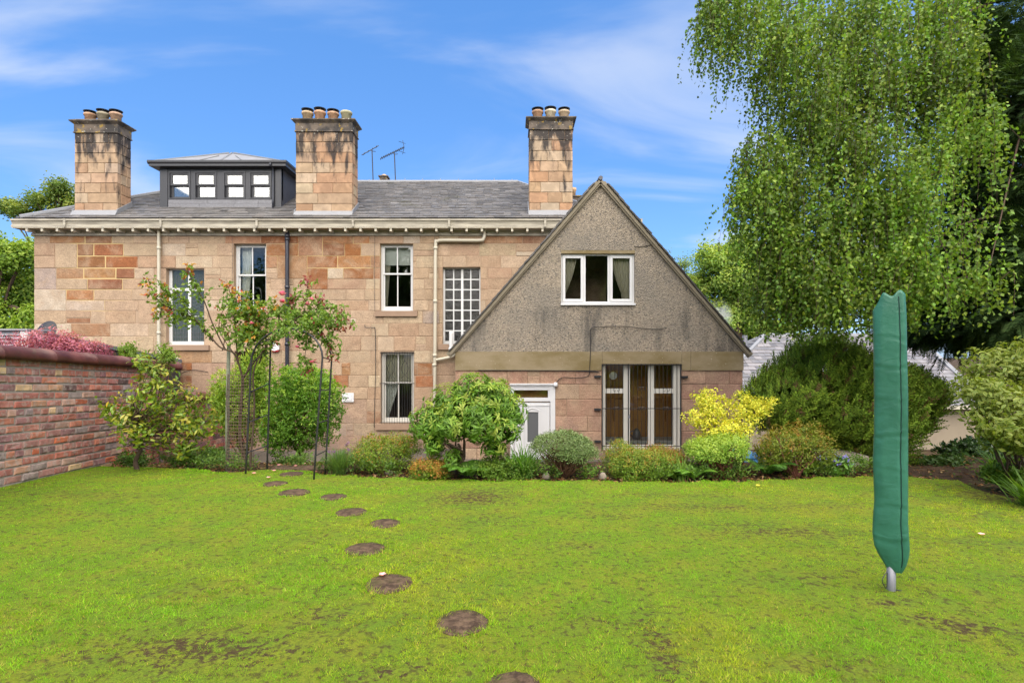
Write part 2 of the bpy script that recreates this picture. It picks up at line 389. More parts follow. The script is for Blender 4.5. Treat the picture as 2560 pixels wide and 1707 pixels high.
c = g.mix(g.rng(wn_, 0.35, 0.62), c, g.mix(g.noise(pw, 45, 3), (0.035, 0.022, 0.012), (0.105, 0.075, 0.03)))
g.bump(g.noise(pw, 90, 4, 0.7), 1.0, 0.02); g.fin(c, 0.9, 0.15)
g = G('stepping_stone'); pw = g.pos()
c = g.mix(g.rng(g.noise(pw, 22, 5, 0.7), 0.35, 0.68), (0.045, 0.028, 0.018), (0.135, 0.088, 0.055))
c = g.mix(g.rng(g.noise(pw, 5, 3), 0.52, 0.68, 0, 0.55), c, (0.07, 0.065, 0.02))
g.bump(g.noise(pw, 60, 4, 0.7), 0.9, 0.012); g.fin(c, 0.9, 0.2)
plain('paving', (0.10, 0.085, 0.07), 0.9, 0.2, 3, 0.4, 0.2)
g = G('green_cover'); pw = g.pos()
c = g.mix(g.rng(g.noise(pw, 5, 5, 0.65), 0.3, 0.7), (0.020, 0.105, 0.066), (0.032, 0.145, 0.096)); 
g.bump(g.math('ADD', g.noise(g.mapping(pw, (1.0, 1, 1.6)), 9, 3, 0.5, 0.8), g.math('MULTIPLY', g.noise(pw, 26, 3), 0.25)), 0.34, 0.014)
g.fin(c, 0.42, 0.45)
plain('green_seam', (0.004, 0.028, 0.022), 0.6, 0.1, 8)
plain('galvanised', (0.20, 0.20, 0.225), 0.45, 0.08, 8, 0, 0.5, 0.3)
plain('blue_plastic', (0.10, 0.30, 0.62), 0.4, 0.05, 5)
plain('lavender_plastic', (0.22, 0.19, 0.55), 0.45, 0.1, 5)
plain('pale_rubble', (0.30, 0.25, 0.20), 0.9, 0.15, 5, 0.5)
plain('alarm_red', (0.35, 0.03, 0.03), 0.4, 0.05, 5)
plain('rusty_wire', (0.13, 0.085, 0.06), 0.8, 0.4, 30)
plain('grey_stake', (0.16, 0.17, 0.12), 0.9, 0.5, 14, 0.5)
plain('shed_roof', (0.12, 0.13, 0.15), 0.7, 0.2, 5, 0.3)
plain('louvre_paint', (0.28, 0.28, 0.31), 0.5, 0.1, 5)
M = MATS

# ------------------------------------------------------------------ ground
EDGE = [(-7.0, 7.5), (-5.3, 7.4), (-4.5, 7.2), (-3.8, 7.0), (-3.35, 6.75), (-3.05, 7.0), (-2.8, 7.15), (-2.4, 6.85), (-2.05, 6.7), (-1.3, 6.6), (-0.4, 6.44), (0, 6.40), (1.45, 6.36), (2.85, 6.46), (3.8, 6.58), (4.6, 6.66), (5.0, 6.4), (5.2, 5.9), (5.05, 5.4)]
_ex = np.array([e[0] for e in EDGE[:-2]]); _ey = np.array([e[1] for e in EDGE[:-2]])
def edge_y(x): return np.interp(x, _ex, _ey)
def sstep(a, b, x):
    t = np.clip((x - a) / (b - a), 0, 1); return t * t * (3 - 2 * t)
def H(x, y):
    x = np.asarray(x, float); y = np.asarray(y, float)
    h = -1.05 * sstep(6.9, 13.6, y) - 0.95 * sstep(11.5, 20, y) * sstep(5.0, 7.0, x)
    h = h + 0.062 * np.clip(7.0 - y, -1, 3) * sstep(-3.2, -5.4, x)
    h = h + 0.012 * np.sin(x * 1.7 + 0.6) * np.sin(y * 1.3) * sstep(1.0, 3.0, y)
    h = h + 0.10 * sstep(4.9, 6.2, x) * sstep(4.0, 6.0, y) * (1 - sstep(8, 10, y))
    return h
def Hf(x, y): return float(H(x, y))
def grid_sheet(name, xs, ys, zoff, mat, label, cat, inside=None, kind='structure'):
    xx, yy = np.meshgrid(xs, ys); zz = H(xx, yy) + zoff
    v = np.stack([xx.ravel(), yy.ravel(), zz.ravel()], 1); nx = len(xs)
    f = [(j * nx + i, j * nx + i + 1, (j + 1) * nx + i + 1, (j + 1) * nx + i) for j in range(len(ys) - 1) for i in range(nx - 1)]
    me = bpy.data.meshes.new(name); me.from_pydata(v.tolist(), [], f); smooth(me)
    return tag(link(name, me, mat), label, cat, None, kind)
xs = np.concatenate([[-400, -150, -60, -30, -20], np.arange(-14, 14.1, 0.4), [20, 30, 60, 150, 400]])
ys = np.concatenate([[-200, -60, -20, -8], np.arange(-3, 15.1, 0.3), [17, 19, 21, 24, 40, 80, 200, 700]])
grid_sheet('ground', xs, ys, -0.03, M['soil'], 'dark brown planting soil under the shrubs and around the house', 'soil')
# worn and mossy patches of the lawn: centre, half widths, strength
BARE = [(X(D(1090), 5.9), 5.65, 0.55, 0.42, 0.95), (-0.25, 4.9, 0.35, 0.25, 0.6), (X(D(1400), 4.2), 2.75, 0.12, 0.45, 0.9), (X(D(2060), 3.2), 3.25, 0.16, 0.06, 1.0), (X(D(2130), 3.0), 3.05, 0.12, 0.05, 1.0), (X(D(2230), 2.9), 2.95, 0.20, 0.10, 1.0), (X(D(1650), 5), 5.3, 1.1, 0.20, 0.7), (X(D(1800), 4.6), 4.55, 0.8, 0.22, 0.75), (X(D(2320), 4), 3.6, 0.5, 0.12, 0.75), (X(D(1330), 4.3), 4.25, 0.25, 0.08, 0.7), (-1.55, 2.75, 0.7, 0.22, 0.85), (-1.0, 3.05, 0.35, 0.15, 0.6), (-4.3, 5.6, 1.0, 0.22, 0.5), (0.55, 3.0, 0.35, 0.15, 0.6), (X(D(1660), 4.9), 4.75, 0.7, 0.12, 0.6), (X(D(2150), 5.6), 5.6, 1.0, 0.3, 0.45), (4.9, 5.6, 0.5, 0.8, 0.8), (-1.35, 6.3, 0.9, 0.10, 0.45), (1.6, 5.75, 0.9, 0.14, 0.6), (2.9, 5.35, 0.7, 0.16, 0.6), (0.9, 5.0, 0.3, 0.1, 0.7), (3.6, 4.3, 0.5, 0.14, 0.6), (1.9, 3.6, 0.35, 0.12, 0.5), (-0.55, 2.55, 0.3, 0.1, 0.7), (1.5, 2.6, 0.3, 0.12, 0.6), (-2.6, 4.3, 0.5, 0.12, 0.45), (-1.9, 3.4, 0.4, 0.12, 0.5), (2.6, 2.9, 0.35, 0.1, 0.6), (-3.9, 5.0, 0.6, 0.1, 0.4), (4.3, 5.0, 0.5, 0.2, 0.6)]
def worn_at(x, y):
    w = np.zeros_like(x)
    for bx, by, rx, ry, q in BARE: w = np.maximum(w, 0.60 * q * np.exp(-(((x - bx) / rx) ** 2 + ((y - by) / ry) ** 2)))
    return w
# lawn: a turf sheet with its own uneven edge, lying on the soil
rows = np.concatenate([np.linspace(-4, 5.0, 46), np.linspace(5.1, 6.3, 20)])
cols = np.linspace(0, 1, 240); vv = []; ff = []
def lawn_xr(y): return 5.06 + 0.10 * math.sin(y * 4.0) if y > 4.5 else 5.06 + 0.10 * math.sin(18.0) + max(0, 4.5 - y) * 1.2
def lawn_xl(y): return -5.33 - 0.114 * (y - 5.8)
nfull = 130
for j, y in enumerate(np.linspace(0, 1, 170)):
    for i, t in enumerate(cols):
        # rows stretch from y=-4 to the bed edge at that column
        x0 = lawn_xl(5.0) + t * (5.1 - lawn_xl(5.0))
        ye = float(edge_y(x0)) + 0.035 * math.sin(x0 * 9) + 0.02 * math.sin(x0 * 23 + 1)
        yy_ = -4 + (ye + 4) * (y ** 0.6)
        xr, xl = lawn_xr(yy_), lawn_xl(yy_)
        x = xl + t * (xr - xl)
        vv.append((x, yy_, Hf(x, yy_) + (-0.02 if y > 0.999 else 0.004)))
for j in range(169):
    for i in range(239):
        a = j * 240 + i; ff.append((a, a + 1, a + 241, a + 240))
me = bpy.data.meshes.new('lawn'); me.from_pydata(vv, [], ff); smooth(me)
va = np.array(vv); wa = worn_at(va[:, 0], va[:, 1])
at_ = me.color_attributes.new('worn', 'FLOAT_COLOR', 'POINT'); at_.data.foreach_set('color', np.stack([wa, wa, wa, np.ones_like(wa)], 1).astype(np.float32).ravel())
tag(link('lawn', me, M['lawn_turf']), 'mossy green lawn in front of the house', 'lawn', None, 'structure')
def on_lawn(x, y):
    xr = np.where(y > 4.5, 5.06 + 0.10 * np.sin(y * 4.0), 5.0 + np.maximum(0, 4.5 - y) * 1.2)
    return (y < edge_y(x) + 0.035 * np.sin(x * 9) + 0.02 * np.sin(x * 23 + 1)) & (x < xr) & (x > -5.31 - 0.114 * (y - 5.8))
# paved path along the house wall
mb = MB()
for i in range(26):
    x0 = -8.0 + i * 0.62
    zz = Hf(x0, 12.2) + 0.03
    mb.box(x0, x0 + 0.60, 11.85, 12.52 if x0 > -1.6 else 13.95, zz - 0.2, zz + rnd.uniform(0, 0.008))
mb.build('path', M['paving'], None, label='paved path along the foot of the house wall', cat='path', kind='structure')

# ------------------------------------------------------------------ masonry
PINK = [(0.43, 0.31, 0.21), (0.42, 0.295, 0.20), (0.40, 0.28, 0.185), (0.45, 0.335, 0.225), (0.47, 0.36, 0.245), (0.42, 0.315, 0.21), (0.39, 0.26, 0.17)]
RUST = [(0.30, 0.125, 0.05), (0.26, 0.11, 0.05), (0.34, 0.17, 0.075), (0.24, 0.105, 0.055), (0.30, 0.16, 0.09)]
PALE = [(0.49, 0.37, 0.26), (0.47, 0.345, 0.24), (0.50, 0.41, 0.31)]
def jit(c, a=0.08): 
    k = 1 + rnd.uniform(-a, a); return tuple(min(1, max(0, v * k * (1 + rnd.uniform(-a * .4, a * .4)))) for v in c)
def stone_mesh(w, h, d, bev, rough=0.004):
    r = lambda: rnd.uniform(-rough, rough)
    a, b = w / 2, h / 2; i, k = a - bev, b - bev
    v = [(-a, d, -b), (a, d, -b), (a, d, b), (-a, d, b), (-a + r(), bev, -b + r()), (a + r(), bev, -b + r()), (a + r(), bev, b + r()), (-a + r(), bev, b + r()),
         (-i, r(), -k), (i, r(), -k), (i, r(), k), (-i, r(), k)]
    f = [(0, 1, 5, 4), (1, 2, 6, 5), (2, 3, 7, 6), (3, 0, 4, 7), (4, 5, 9, 8), (5, 6, 10, 9), (6, 7, 11, 10), (7, 4, 8, 11), (8, 9, 10, 11)]
    me = bpy.data.meshes.new('stone'); me.from_pydata(v, [], f); me.update(); return me
def subtract(rect, holes):
    out = [rect]
    for hx0, hx1, hz0, hz1 in holes:
        nxt = []
        for x0, x1, z0, z1 in out:
            if hx1 <= x0 or hx0 >= x1 or hz1 <= z0 or hz0 >= z1: nxt.append((x0, x1, z0, z1)); continue
            if x0 < hx0: nxt.append((x0, hx0, z0, z1))
            if x1 > hx1: nxt.append((hx1, x1, z0, z1))
            m0, m1 = max(x0, hx0), min(x1, hx1)
            if z0 < hz0: nxt.append((m0, m1, z0, hz0))
            if z1 > hz1: nxt.append((m0, m1, hz1, z1))
        out = nxt
    return out
def wall_with_holes(mb, x0, x1, y0, y1, z0, z1, holes):
    xs_ = sorted({x0, x1, *[h[0] for h in holes], *[h[1] for h in holes]}); zs_ = sorted({z0, z1, *[h[2] for h in holes], *[h[3] for h in holes]})
    for a, b in zip(xs_, xs_[1:]):
        run = None
        for c, d in zip(zs_, zs_[1:]):
            mx, mz = (a + b) / 2, (c + d) / 2
            solid = not any(h[0] < mx < h[1] and h[2] < mz < h[3] for h in holes)
            if solid: run = (run[0], d) if run else (c, d)
            if (not solid) and run: mb.box(a, b, y0, y1, *run); run = None
        if run: mb.box(a, b, y0, y1, *run)
def lay_stones(rows, x0, x1, holes, avg, colour, double=0.10, split=0.12, gap=0.010):
    """Squared rubble: returns rectangles (x0,x1,z0,z1) row by row, some two courses high, some split in two."""
    rects = []; reserved = []
    for ri in range(len(rows) - 1):
        z0, z1 = rows[ri + 1], rows[ri]
        taken = reserved; reserved = []
        x = x0
        while x < x1 - 0.01:
            w = rnd.uniform(0.55, 1.5) * avg
            if x + w > x1 - 0.25: w = x1 - x
            hit = [t for t in taken if t[0] < x + w and t[1] > x]
            if hit:
                t = min(hit)
                if t[0] - x > 0.12: w = t[0] - x
                else: x = t[1]; continue
            zz0 = z0
            if rnd.random() < double and ri < len(rows) - 2 and 0.25 < w < 0.9:
                cand = (x, x + w, rows[ri + 2], z1)
                if not any(h[0] < cand[1] and h[1] > cand[0] and h[2] < cand[3] and h[3] > cand[2] for h in holes):
                    zz0 = rows[ri + 2]; reserved.append((x, x + w))
            if zz0 == z0 and rnd.random() < split and w > 0.3:
                zm = z0 + (z1 - z0) * rnd.uniform(0.35, 0.65)
                if rnd.random() < 0.5: rects += [(x, x + w, z0, zm), (x, x + w, zm, z1)]
                else:
                    xm = x + w * rnd.uniform(0.6, 0.8); rects += [(x, xm, z0, z1), (xm, x + w, z0, zm), (xm, x + w, zm, z1)]
            else: rects.append((x, x + w, zz0, z1))
            x += w
    out = []
    for r_ in rects:
        for q in subtract(r_, holes):
            if q[1] - q[0] > 0.05 and q[3] - q[2] > 0.045: out.append(q)
    return out
def place_stones(rects, Yf, parent, mat, colour, visible, gap=0.009, depth=0.06, proud=0.010, name='stone'):
    hid = MB(); n = 0
    for (a, b, c, d) in rects:
        col0 = colour((a + b) / 2, (c + d) / 2); wide = 0.020 if (col0[0] > 2.2 * col0[1] * 0.86 and a < -9.2 and visible(a, b, c, d)) else 0.0
        w, h = b - a - gap - wide, d - c - gap - wide
        if w < 0.03 or h < 0.03: continue
        cx, cz = (a + b) / 2, (c + d) / 2
        col = col0
        if visible(a, b, c, d):
            me = stone_mesh(w, h, depth, min(0.009, h * 0.2), 0.005)
            link(name, me, mat, parent, (cx + rnd.uniform(-.002, .002), Yf - rnd.uniform(0, proud), cz + rnd.uniform(-.003, .003)), col); n += 1
        else: hid.box(a + gap / 2, b - gap / 2, Yf - 0.004, Yf + depth, c + gap / 2, d - gap / 2)
    if hid.v:
        o = hid.build('hidden_stones', mat, parent, kind='stuff'); o.color = (0.38, 0.25, 0.18, 1)
    return n
# ------------------------------------------------------------------ windows
def rectP(x0, x1, y0, y1, Y): return (X(x0, Y), X(x1, Y), Z(y1, Y), Z(y0, Y))
def room(parent, r, Y, depth, mat, grow=0.5, back=None):
    x0, x1, z0, z1 = r[0] - grow, r[1] + grow, r[2] - grow * 0.8, r[3] + 0.25
    mb = MB(); y1 = Y + depth
    mb.quad((x0, y1, z0), (x1, y1, z0), (x1, y1, z1), (x0, y1, z1)); mb.quad((x0, Y, z0), (x0, y1, z0), (x0, y1, z1), (x0, Y, z1))
    mb.quad((x1, Y, z0), (x1, y1, z0), (x1, y1, z1), (x1, Y, z1)); mb.quad((x0, Y, z0), (x1, Y, z0), (x1, y1, z0), (x0, y1, z0)); mb.quad((x0, Y, z1), (x1, Y, z1), (x1, y1, z1), (x0, y1, z1))
    for h in subtract((x0, x1, z0, z1), [r]): mb.quad((h[0], Y, h[2]), (h[1], Y, h[2]), (h[1], Y, h[3]), (h[0], Y, h[3]))
    return mb.build('room_interior', mat, parent)
def frame_rect(mb, r, y0, y1, l, rr, b, t):
    x0, x1, z0, z1 = r
    mb.box(x0, x0 + l, y0, y1, z0, z1); mb.box(x1 - rr, x1, y0, y1, z0, z1)
    mb.box(x0 + l, x1 - rr, y0, y1, z0, z0 + b); mb.box(x0 + l, x1 - rr, y0, y1, z1 - t, z1)
    return (x0 + l, x1 - rr, z0 + b, z1 - t)
def pane(parent, r, y, mat='glass'):
    return MB().box(r[0], r[1], y, y + 0.006, r[2], r[3]).build('pane', M[mat], parent)
def sill(parent, x0, x1, y0, y1, Y, mat='sill_stone', proud=0.07):
    return MB().box(x0, x1, Y - proud, Y + 0.2, y1, y0).build('sill', M[mat], parent)
def sash_window(parent, r, Y, mat, fw=0.055, split=0.49, vbar=0.5, inset=0.13, glass='glass', bar=0.026, horn=True):
    y = Y + inset
    mb = MB(); inner = frame_rect(mb, r, y, y + 0.09, fw, fw, fw * 0.9, fw * 0.7)
    win = mb.build('window', mat, parent)
    zm = inner[2] + (inner[3] - inner[2]) * (1 - split)
    for k, (a, b) in enumerate(((zm - 0.018, inner[3]), (inner[2], zm + 0.018))):
        yy = y + (0.012 if k == 0 else 0.05)
        mb = MB(); q = frame_rect(mb, (inner[0], inner[1], a, b), yy, yy + 0.034, 0.032, 0.032, 0.04 if k == 0 else 0.07, 0.035)
        if vbar:
            xm = q[0] + (q[1] - q[0]) * vbar; mb.box(xm - bar / 2, xm + bar / 2, yy + 0.002, yy + 0.03, q[2], q[3])
        mb.build('upper_sash' if k == 0 else 'lower_sash', mat, win)
        if vbar: pane(win, (q[0], xm - bar / 2, q[2], q[3]), yy + 0.014, glass); pane(win, (xm + bar / 2, q[1], q[2], q[3]), yy + 0.014, glass)
        else: pane(win, q, yy + 0.014, glass)
    return win
def curtain(name, x0, x1, xb0, xb1, z0, z1, Y, mat, label, folds=9, pinch=None, amp=0.03):
    """Hanging cloth between (x0..x1) at the top and (xb0..xb1) at the bottom, pleated, optionally drawn in at a tie-back."""
    n, m = folds * 6, 18; v = []; f = []
    for j in range(m + 1):
        t = j / m
        if pinch:
            tp = pinch[2]
            if t < tp: s = (t / tp) ** 1.6; a, b = x0 + (pinch[0] - x0) * s, x1 + (pinch[1] - x1) * s
            else: s = (t - tp) / (1 - tp); a, b = pinch[0] + (xb0 - pinch[0]) * s, pinch[1] + (xb1 - pinch[1]) * s
        else: a, b = x0 + (xb0 - x0) * t, x1 + (xb1 - x1) * t
        for i in range(n + 1):
            u = i / n; v.append((a + (b - a) * u, Y + amp * math.sin(u * folds * 2 * math.pi + 0.5 * math.sin(3 * t)) + amp * 0.25 * math.sin(u * 50), z1 + (z0 - z1) * t))
    for j in range(m):
        for i in range(n): k = j * (n + 1) + i; f.append((k, k + 1, k + n + 2, k + n + 1))
    o = Vector(((x0 + x1) / 2, Y, z0)); mb = MB(); mb.v = v; mb.f = f
    return mb.build(name, mat, None, True, label, 'curtain', origin=o)
def slate_field(mb, O, u, v, ulen, vlen, exposure, wrange, inside, cols, thick=0.012, lift=0.02):
    u = Vector(u).normalized(); v = Vector(v).normalized(); n = u.cross(v).normalized(); O = Vector(O)
    rows = int(vlen / exposure) + 1
    for j in range(rows):
        s0 = j * exposure; x = -rnd.uniform(0, wrange[1])
        while x < ulen:
            w = rnd.uniform(*wrange); a, b = x + 0.003, x + w - 0.003; x += w
            s1 = min(s0 + exposure * 1.6, vlen + 0.02); dz = rnd.uniform(-0.012, 0.012)
            lo, hi = inside(s0 + exposure * 0.5); lo2, hi2 = inside(min(s1, vlen))
            a_, b_ = max(a, lo), min(b, hi)
            if b_ - a_ < 0.03: continue
            t0 = lift + rnd.uniform(-0.004, 0.006); c = rnd.choice(cols); kk = rnd.uniform(0.82, 1.18); c = tuple(q * kk for q in c)
            at, bt = max(a_, lo2), min(b_, hi2)
            if bt < at: at = bt = (a_ + b_) / 2
            bs = [O + u * a_ + v * (s0 + dz) + n * t0, O + u * b_ + v * (s0 + dz + rnd.uniform(-.006, .006)) + n * t0, O + u * bt + v * s1 + n * 0.002, O + u * at + v * s1 + n * 0.002]
            mb.add([q - n * thick for q in bs[:2]] + bs, [(2, 3, 4, 5), (0, 1, 3, 2), (1, 4, 3), (0, 2, 5)], c)
SLATES = [(0.115, 0.115, 0.12), (0.13, 0.128, 0.132), (0.105, 0.105, 0.11), (0.15, 0.147, 0.15), (0.125, 0.12, 0.12)]

# ------------------------------------------------------------------ the sandstone house
YF = 14.0
XL, XR, ZG, ZT = X(85, YF), 2.35, -1.25, Z(589, YF)
house = thing('sandstone_house', (X(85, YF), YF, ZG), 'two storey pink sandstone house with slate roof, dormer and three chimney stacks', 'house')
W_A = rectP(415, 510, 671, 862, YF); W_B = rectP(584, 665, 609, 777, YF); W_C = rectP(950, 1032.5, 609, 777, YF)
W_D = rectP(1106.6, 1201, 668, 860, YF); W_E = rectP(952, 1034.7, 879.5, 1057.4, YF); W_F = rectP(586, 664, 878, 1058, YF)
HOLES = [W_A, W_B, W_C, W_D, W_E, W_F]
mb = MB(); wall_with_holes(mb, XL + 0.01, XR, YF + 0.005, YF + 0.30, ZG, ZT, HOLES); mb.build('wall', M['mortar'], house)
mb = MB(); mb.box(XL + 0.01, XL + 0.3, YF + 0.30, 20.7, ZG, 4.6); mb.box(XR - 0.3, XR, YF + 0.30, 20.7, ZG, 4.6); mb.box(XL + 0.3, XR - 0.3, 20.4, 20.7, ZG, 4.6)
mb.build('rear_wall', M['sill_stone'], house)
RUSTZ = [(-10.55, 4.2, 0.75, 0.55), (-10.2, 3.7, 0.85, 0.5), (-10.35, 3.2, 0.45, 0.5), (-10.9, 2.75, 0.55, 0.3), (-11.0, 2.1, 0.45, 0.35), (-4.9, 4.15, 1.5, 0.5), (-4.2, 3.75, 1.1, 0.35), (-5.0, 3.6, 0.5, 0.45), (-2.0, 0.9, 0.35, 0.5),
         (-5.3, 0.7, 0.5, 0.35), (-8.2, 0.9, 0.6, 0.4), (0.4, 4.1, 0.6, 0.4), (-0.6, 2.4, 0.3, 0.2), (-4.4, 1.0, 0.4, 0.3)]
def house_colour(x, z):
    d = min(((x - a) / c) ** 2 + ((z - b) / e) ** 2 for a, b, c, e in RUSTZ)
    q = rnd.random()
    if d < 0.8 and q < 0.85: return jit(rnd.choice(RUST), 0.14)
    if d < 1.6 and q < 0.4: return jit((0.33, 0.18, 0.10), 0.12)
    if q > 0.93: return jit(rnd.choice(PALE), 0.06)
    if q > 0.915: return jit((0.36, 0.28, 0.23), 0.06)
    if q < 0.03: return jit((0.33, 0.185, 0.11), 0.10)
    c = rnd.choice(PINK)
    if z < 0.3: c = tuple(a * 0.8 + b * 0.2 for a, b in zip(c, (0.25, 0.18, 0.16)))
    return jit(c, 0.05)
rows = [Z(v, YF) for v in (589, 609, 640, 670, 697, 724, 751, 777, 809, 841, 877, 907, 938, 968, 998, 1028, 1058, 1090, 1122)] + [ZG]
rects = lay_stones(rows, XL, XR - 0.05, HOLES, 0.66, house_colour, 0.16, 0.17)
def pxy(x, z): return CX + x / YF * FPX, HY - (z - EYE) / YF * FPX
def stone_seen(a, b, c, d):
    px0, py1 = pxy(a, c); px1, py0 = pxy(b, d)
    if px0 > 1136 and (px0 - 1136) * 1.155 > (878 - py0) + 2 : return False         # behind the gable roof
    if px0 > 1140 and py1 > 878: return False
    if px1 < 410 and py0 > 862 + 0.11 * px1: return False                           # behind the garden wall and the shed
    if 470 < px0 and px1 < 835 and py0 > 905: return False                          # behind the bush
    if py0 > 1075: return False
    return True
n_st = place_stones(rects, YF, house, M['sandstone'], house_colour, stone_seen)
print('house stones', n_st)

# windows of the house
def lead_lines(r, y, win):
    mb = MB(); x0, x1, z0, z1 = r; t = 0.004
    for i in range(1, 6): mb.box(x0 + (x1 - x0) * i / 6 - t, x0 + (x1 - x0) * i / 6 + t, y - 0.006, y - 0.001, z0, z1)
    k = int((z1 - z0) / 0.09)
    for j in range(1, k): zz = z0 + (z1 - z0) * j / k; mb.box(x0, x1, y - 0.0075, y - 0.002, zz - t, zz + t)
    return mb.build('lead_came', M['lead_dark'], win)
y = YF + 0.13; mb = MB(); q = frame_rect(mb, W_A, y, y + 0.08, 0.075, 0.05, 0.09, 0.03)
xm = q[0] + (q[1] - q[0]) * 0.53; zt = Z(722, YF); zmid = Z(790, YF)
mb.box(xm - 0.035, xm + 0.035, y, y + 0.08, q[2], q[3]); mb.box(q[0], q[1], y + 0.002, y + 0.078, zt - 0.035, zt + 0.035); mb.box(q[0], q[1], y + 0.01, y + 0.07, zmid - 0.008, zmid + 0.008)
wA = mb.build('window', M['white_paint'], house)
for a, b in ((q[0], xm - 0.035), (xm + 0.035, q[1])):
    for c, d in ((zt + 0.035, q[3]), (zmid + 0.008, zt - 0.035), (q[2], zmid - 0.008)):
        pane(wA, (a, b, c, d), y + 0.03, 'leaded_glass'); 
    lead_lines((a, b, q[2], zmid - 0.3), y + 0.03, wA)
    for zc in (zt + 0.25,): 
        m2 = MB(); cx = (a + b) / 2
        for s in (0.06, 0.11): frame_rect(m2, (cx - s, cx + s, zc - s, zc + s), y + 0.022, y + 0.029, 0.008, 0.008, 0.008, 0.008)
        m2.build('lead_came', M['lead_dark'], wA)
    m2 = MB(); cx = (a + b) / 2
    for t in range(10):
        zz = zmid - 0.25 + t * 0.095; m2.tube([(a, y + 0.026, zz), (cx, y + 0.026, zz + 0.09), (b, y + 0.026, zz)], 0.004, 3); m2.tube([(a, y + 0.026, zz + .09), (cx, y + 0.026, zz), (b, y + 0.026, zz + .09)], 0.004, 3)
    m2.build('lead_came', M['lead_dark'], wA)
sill(wA, X(404, YF), X(525, YF), Z(862.5, YF), Z(875.5, YF), YF)
wB = sash_window(house, W_B, YF, M['white_paint'], split=0.46); sill(wB, X(573, YF), X(678, YF), Z(777, YF), Z(790, YF), YF); room(house, W_B, YF + 0.23, 2.6, M['room_green'])
wC = sash_window(house, W_C, YF, M['white_paint'], split=0.44, vbar=0.49); sill(wC, X(938, YF), X(1044, YF), Z(777.5, YF), Z(791, YF), YF); room(house, W_C, YF + 0.23, 2.6, M['room_dark'])
wE = sash_window(house, W_E, YF, M['offwhite_paint'], split=0.44, vbar=0.49); sill(wE, X(939, YF), X(1050, YF), Z(1059, YF), Z(1073.5, YF), YF); room(house, W_E, YF + 0.23, 2.2, M['room_dark'])
wF = sash_window(house, W_F, YF, M['brown_timber'], split=0.44); sill(wF, X(576, YF), X(674, YF), Z(1059, YF), Z(1073, YF), YF); room(house, W_F, YF + 0.23, 2.0, M['room_dark'])
# stair window of small panes
mb = MB(); q = frame_rect(mb, W_D, y, y + 0.08, 0.045, 0.035, 0.08, 0.03)
nx, nz = 4, 7; bw = (q[1] - q[0]) / nx; bh = (q[3] - q[2]) / nz
for i in range(1, nx): t = 0.028 if i == 2 else 0.014; mb.box(q[0] + bw * i - t, q[0] + bw * i + t, y + 0.004, y + 0.07, q[2], q[3])
for j in range(1, nz): mb.box(q[0], q[1], y + 0.008, y + 0.064, q[2] + bh * j - 0.014, q[2] + bh * j + 0.014)
wD = mb.build('window', M['white_paint'], house)
for i in range(nx):
    for j in range(nz):
        l = 0.028 if i == 2 else 0.014; r_ = 0.028 if i == 1 else 0.014
        pane(wD, (q[0] + bw * i + l, q[0] + bw * (i + 1) - r_, q[2] + bh * j + 0.014, q[2] + bh * (j + 1) - 0.014), y + 0.03, 'glass_obscure')
sill(wD, X(1096, YF), X(1211, YF), Z(860, YF), Z(874, YF), YF); room(house, W_D, YF + 0.23, 1.6, M['brown_timber'])
# iron guard on the ground floor window
mb = MB(); x0, x1, z0, z1 = W_E
for i in range(13):
    xx = x0 + 0.03 + (x1 - x0 - 0.06) * i / 12; mb.tube([(xx, YF - 0.03, z0 - 0.04), (xx, YF - 0.03, z1 + 0.0)], 0.0065, 4)
for zz in (z0 + 0.02, z1 - 0.02, z0 + (z1 - z0) * 0.56): mb.tube([(x0 - 0.02, YF - 0.03, zz), (x1 + 0.02, YF - 0.03, zz)], 0.008, 4)
for xc in (x0 + 0.26, x1 - 0.22):
    for s in (-1, 1):
        mb.tube(smoothpath([(xc, YF - 0.035, z1 - 0.2), (xc + s * 0.09, YF - 0.035, z1 - 0.42), (xc + s * 0.02, YF - 0.035, z1 - 0.58), (xc + s * 0.1, YF - 0.035, z1 - 0.66)], 5), 0.006, 3)
mb.build('window_guard', M['black_metal'], house)
# curtains, blinds
curtain('curtain', W_B[0] + 0.06, W_B[0] + 0.33, W_B[0] + 0.05, W_B[0] + 0.22, W_B[2], W_B[3] - 0.05, YF + 0.32, M['curtain_white'], 'white curtain drawn aside in the upper sash window beside the leaded window', 5)
curtain('curtain', W_C[0] + 0.05, W_C[0] + 0.20, W_C[0] + 0.03, W_C[0] + 0.10, W_C[2], W_C[3] - 0.3, YF + 0.34, M['curtain_cream'], 'narrow cream curtain below the roller blind of the upper sash window', 4)
MB().box(W_C[0] + 0.03, W_C[1] - 0.03, YF + 0.29, YF + 0.295, Z(659, YF), W_C[3]).build('roller_blind', M['blind_white'], None, label='white roller blind half lowered in the upper sash window', cat='blind', origin=(W_C[0], YF + .29, Z(659, YF)))
curtain('curtain', W_E[0] + 0.03, W_E[0] + 0.42, W_E[0] + 0.03, W_E[0] + 0.12, W_E[2] + 0.1, Z(955, YF), YF + 0.34, M['curtain_white'], 'white curtain swept aside behind the barred ground floor sash window', 6)
curtain('curtain', W_E[0] + 0.03, W_E[1] - 0.03, W_E[0] + 0.03, W_E[1] - 0.03, Z(955, YF), W_E[3], YF + 0.30, M['curtain_cream'], 'pale vertical blind filling the upper half of the barred ground floor window', 12)
mb = MB(); mb.tube(smoothpath([(X(607, YF), YF + 0.5, Z(742, YF)), (X(612, YF), YF + 0.5, Z(720, YF)), (X(620, YF), YF + 0.5, Z(714, YF)), (X(630, YF), YF + 0.5, Z(722, YF)), (X(632, YF), YF + 0.5, Z(770, YF))], 5), 0.03, 6)
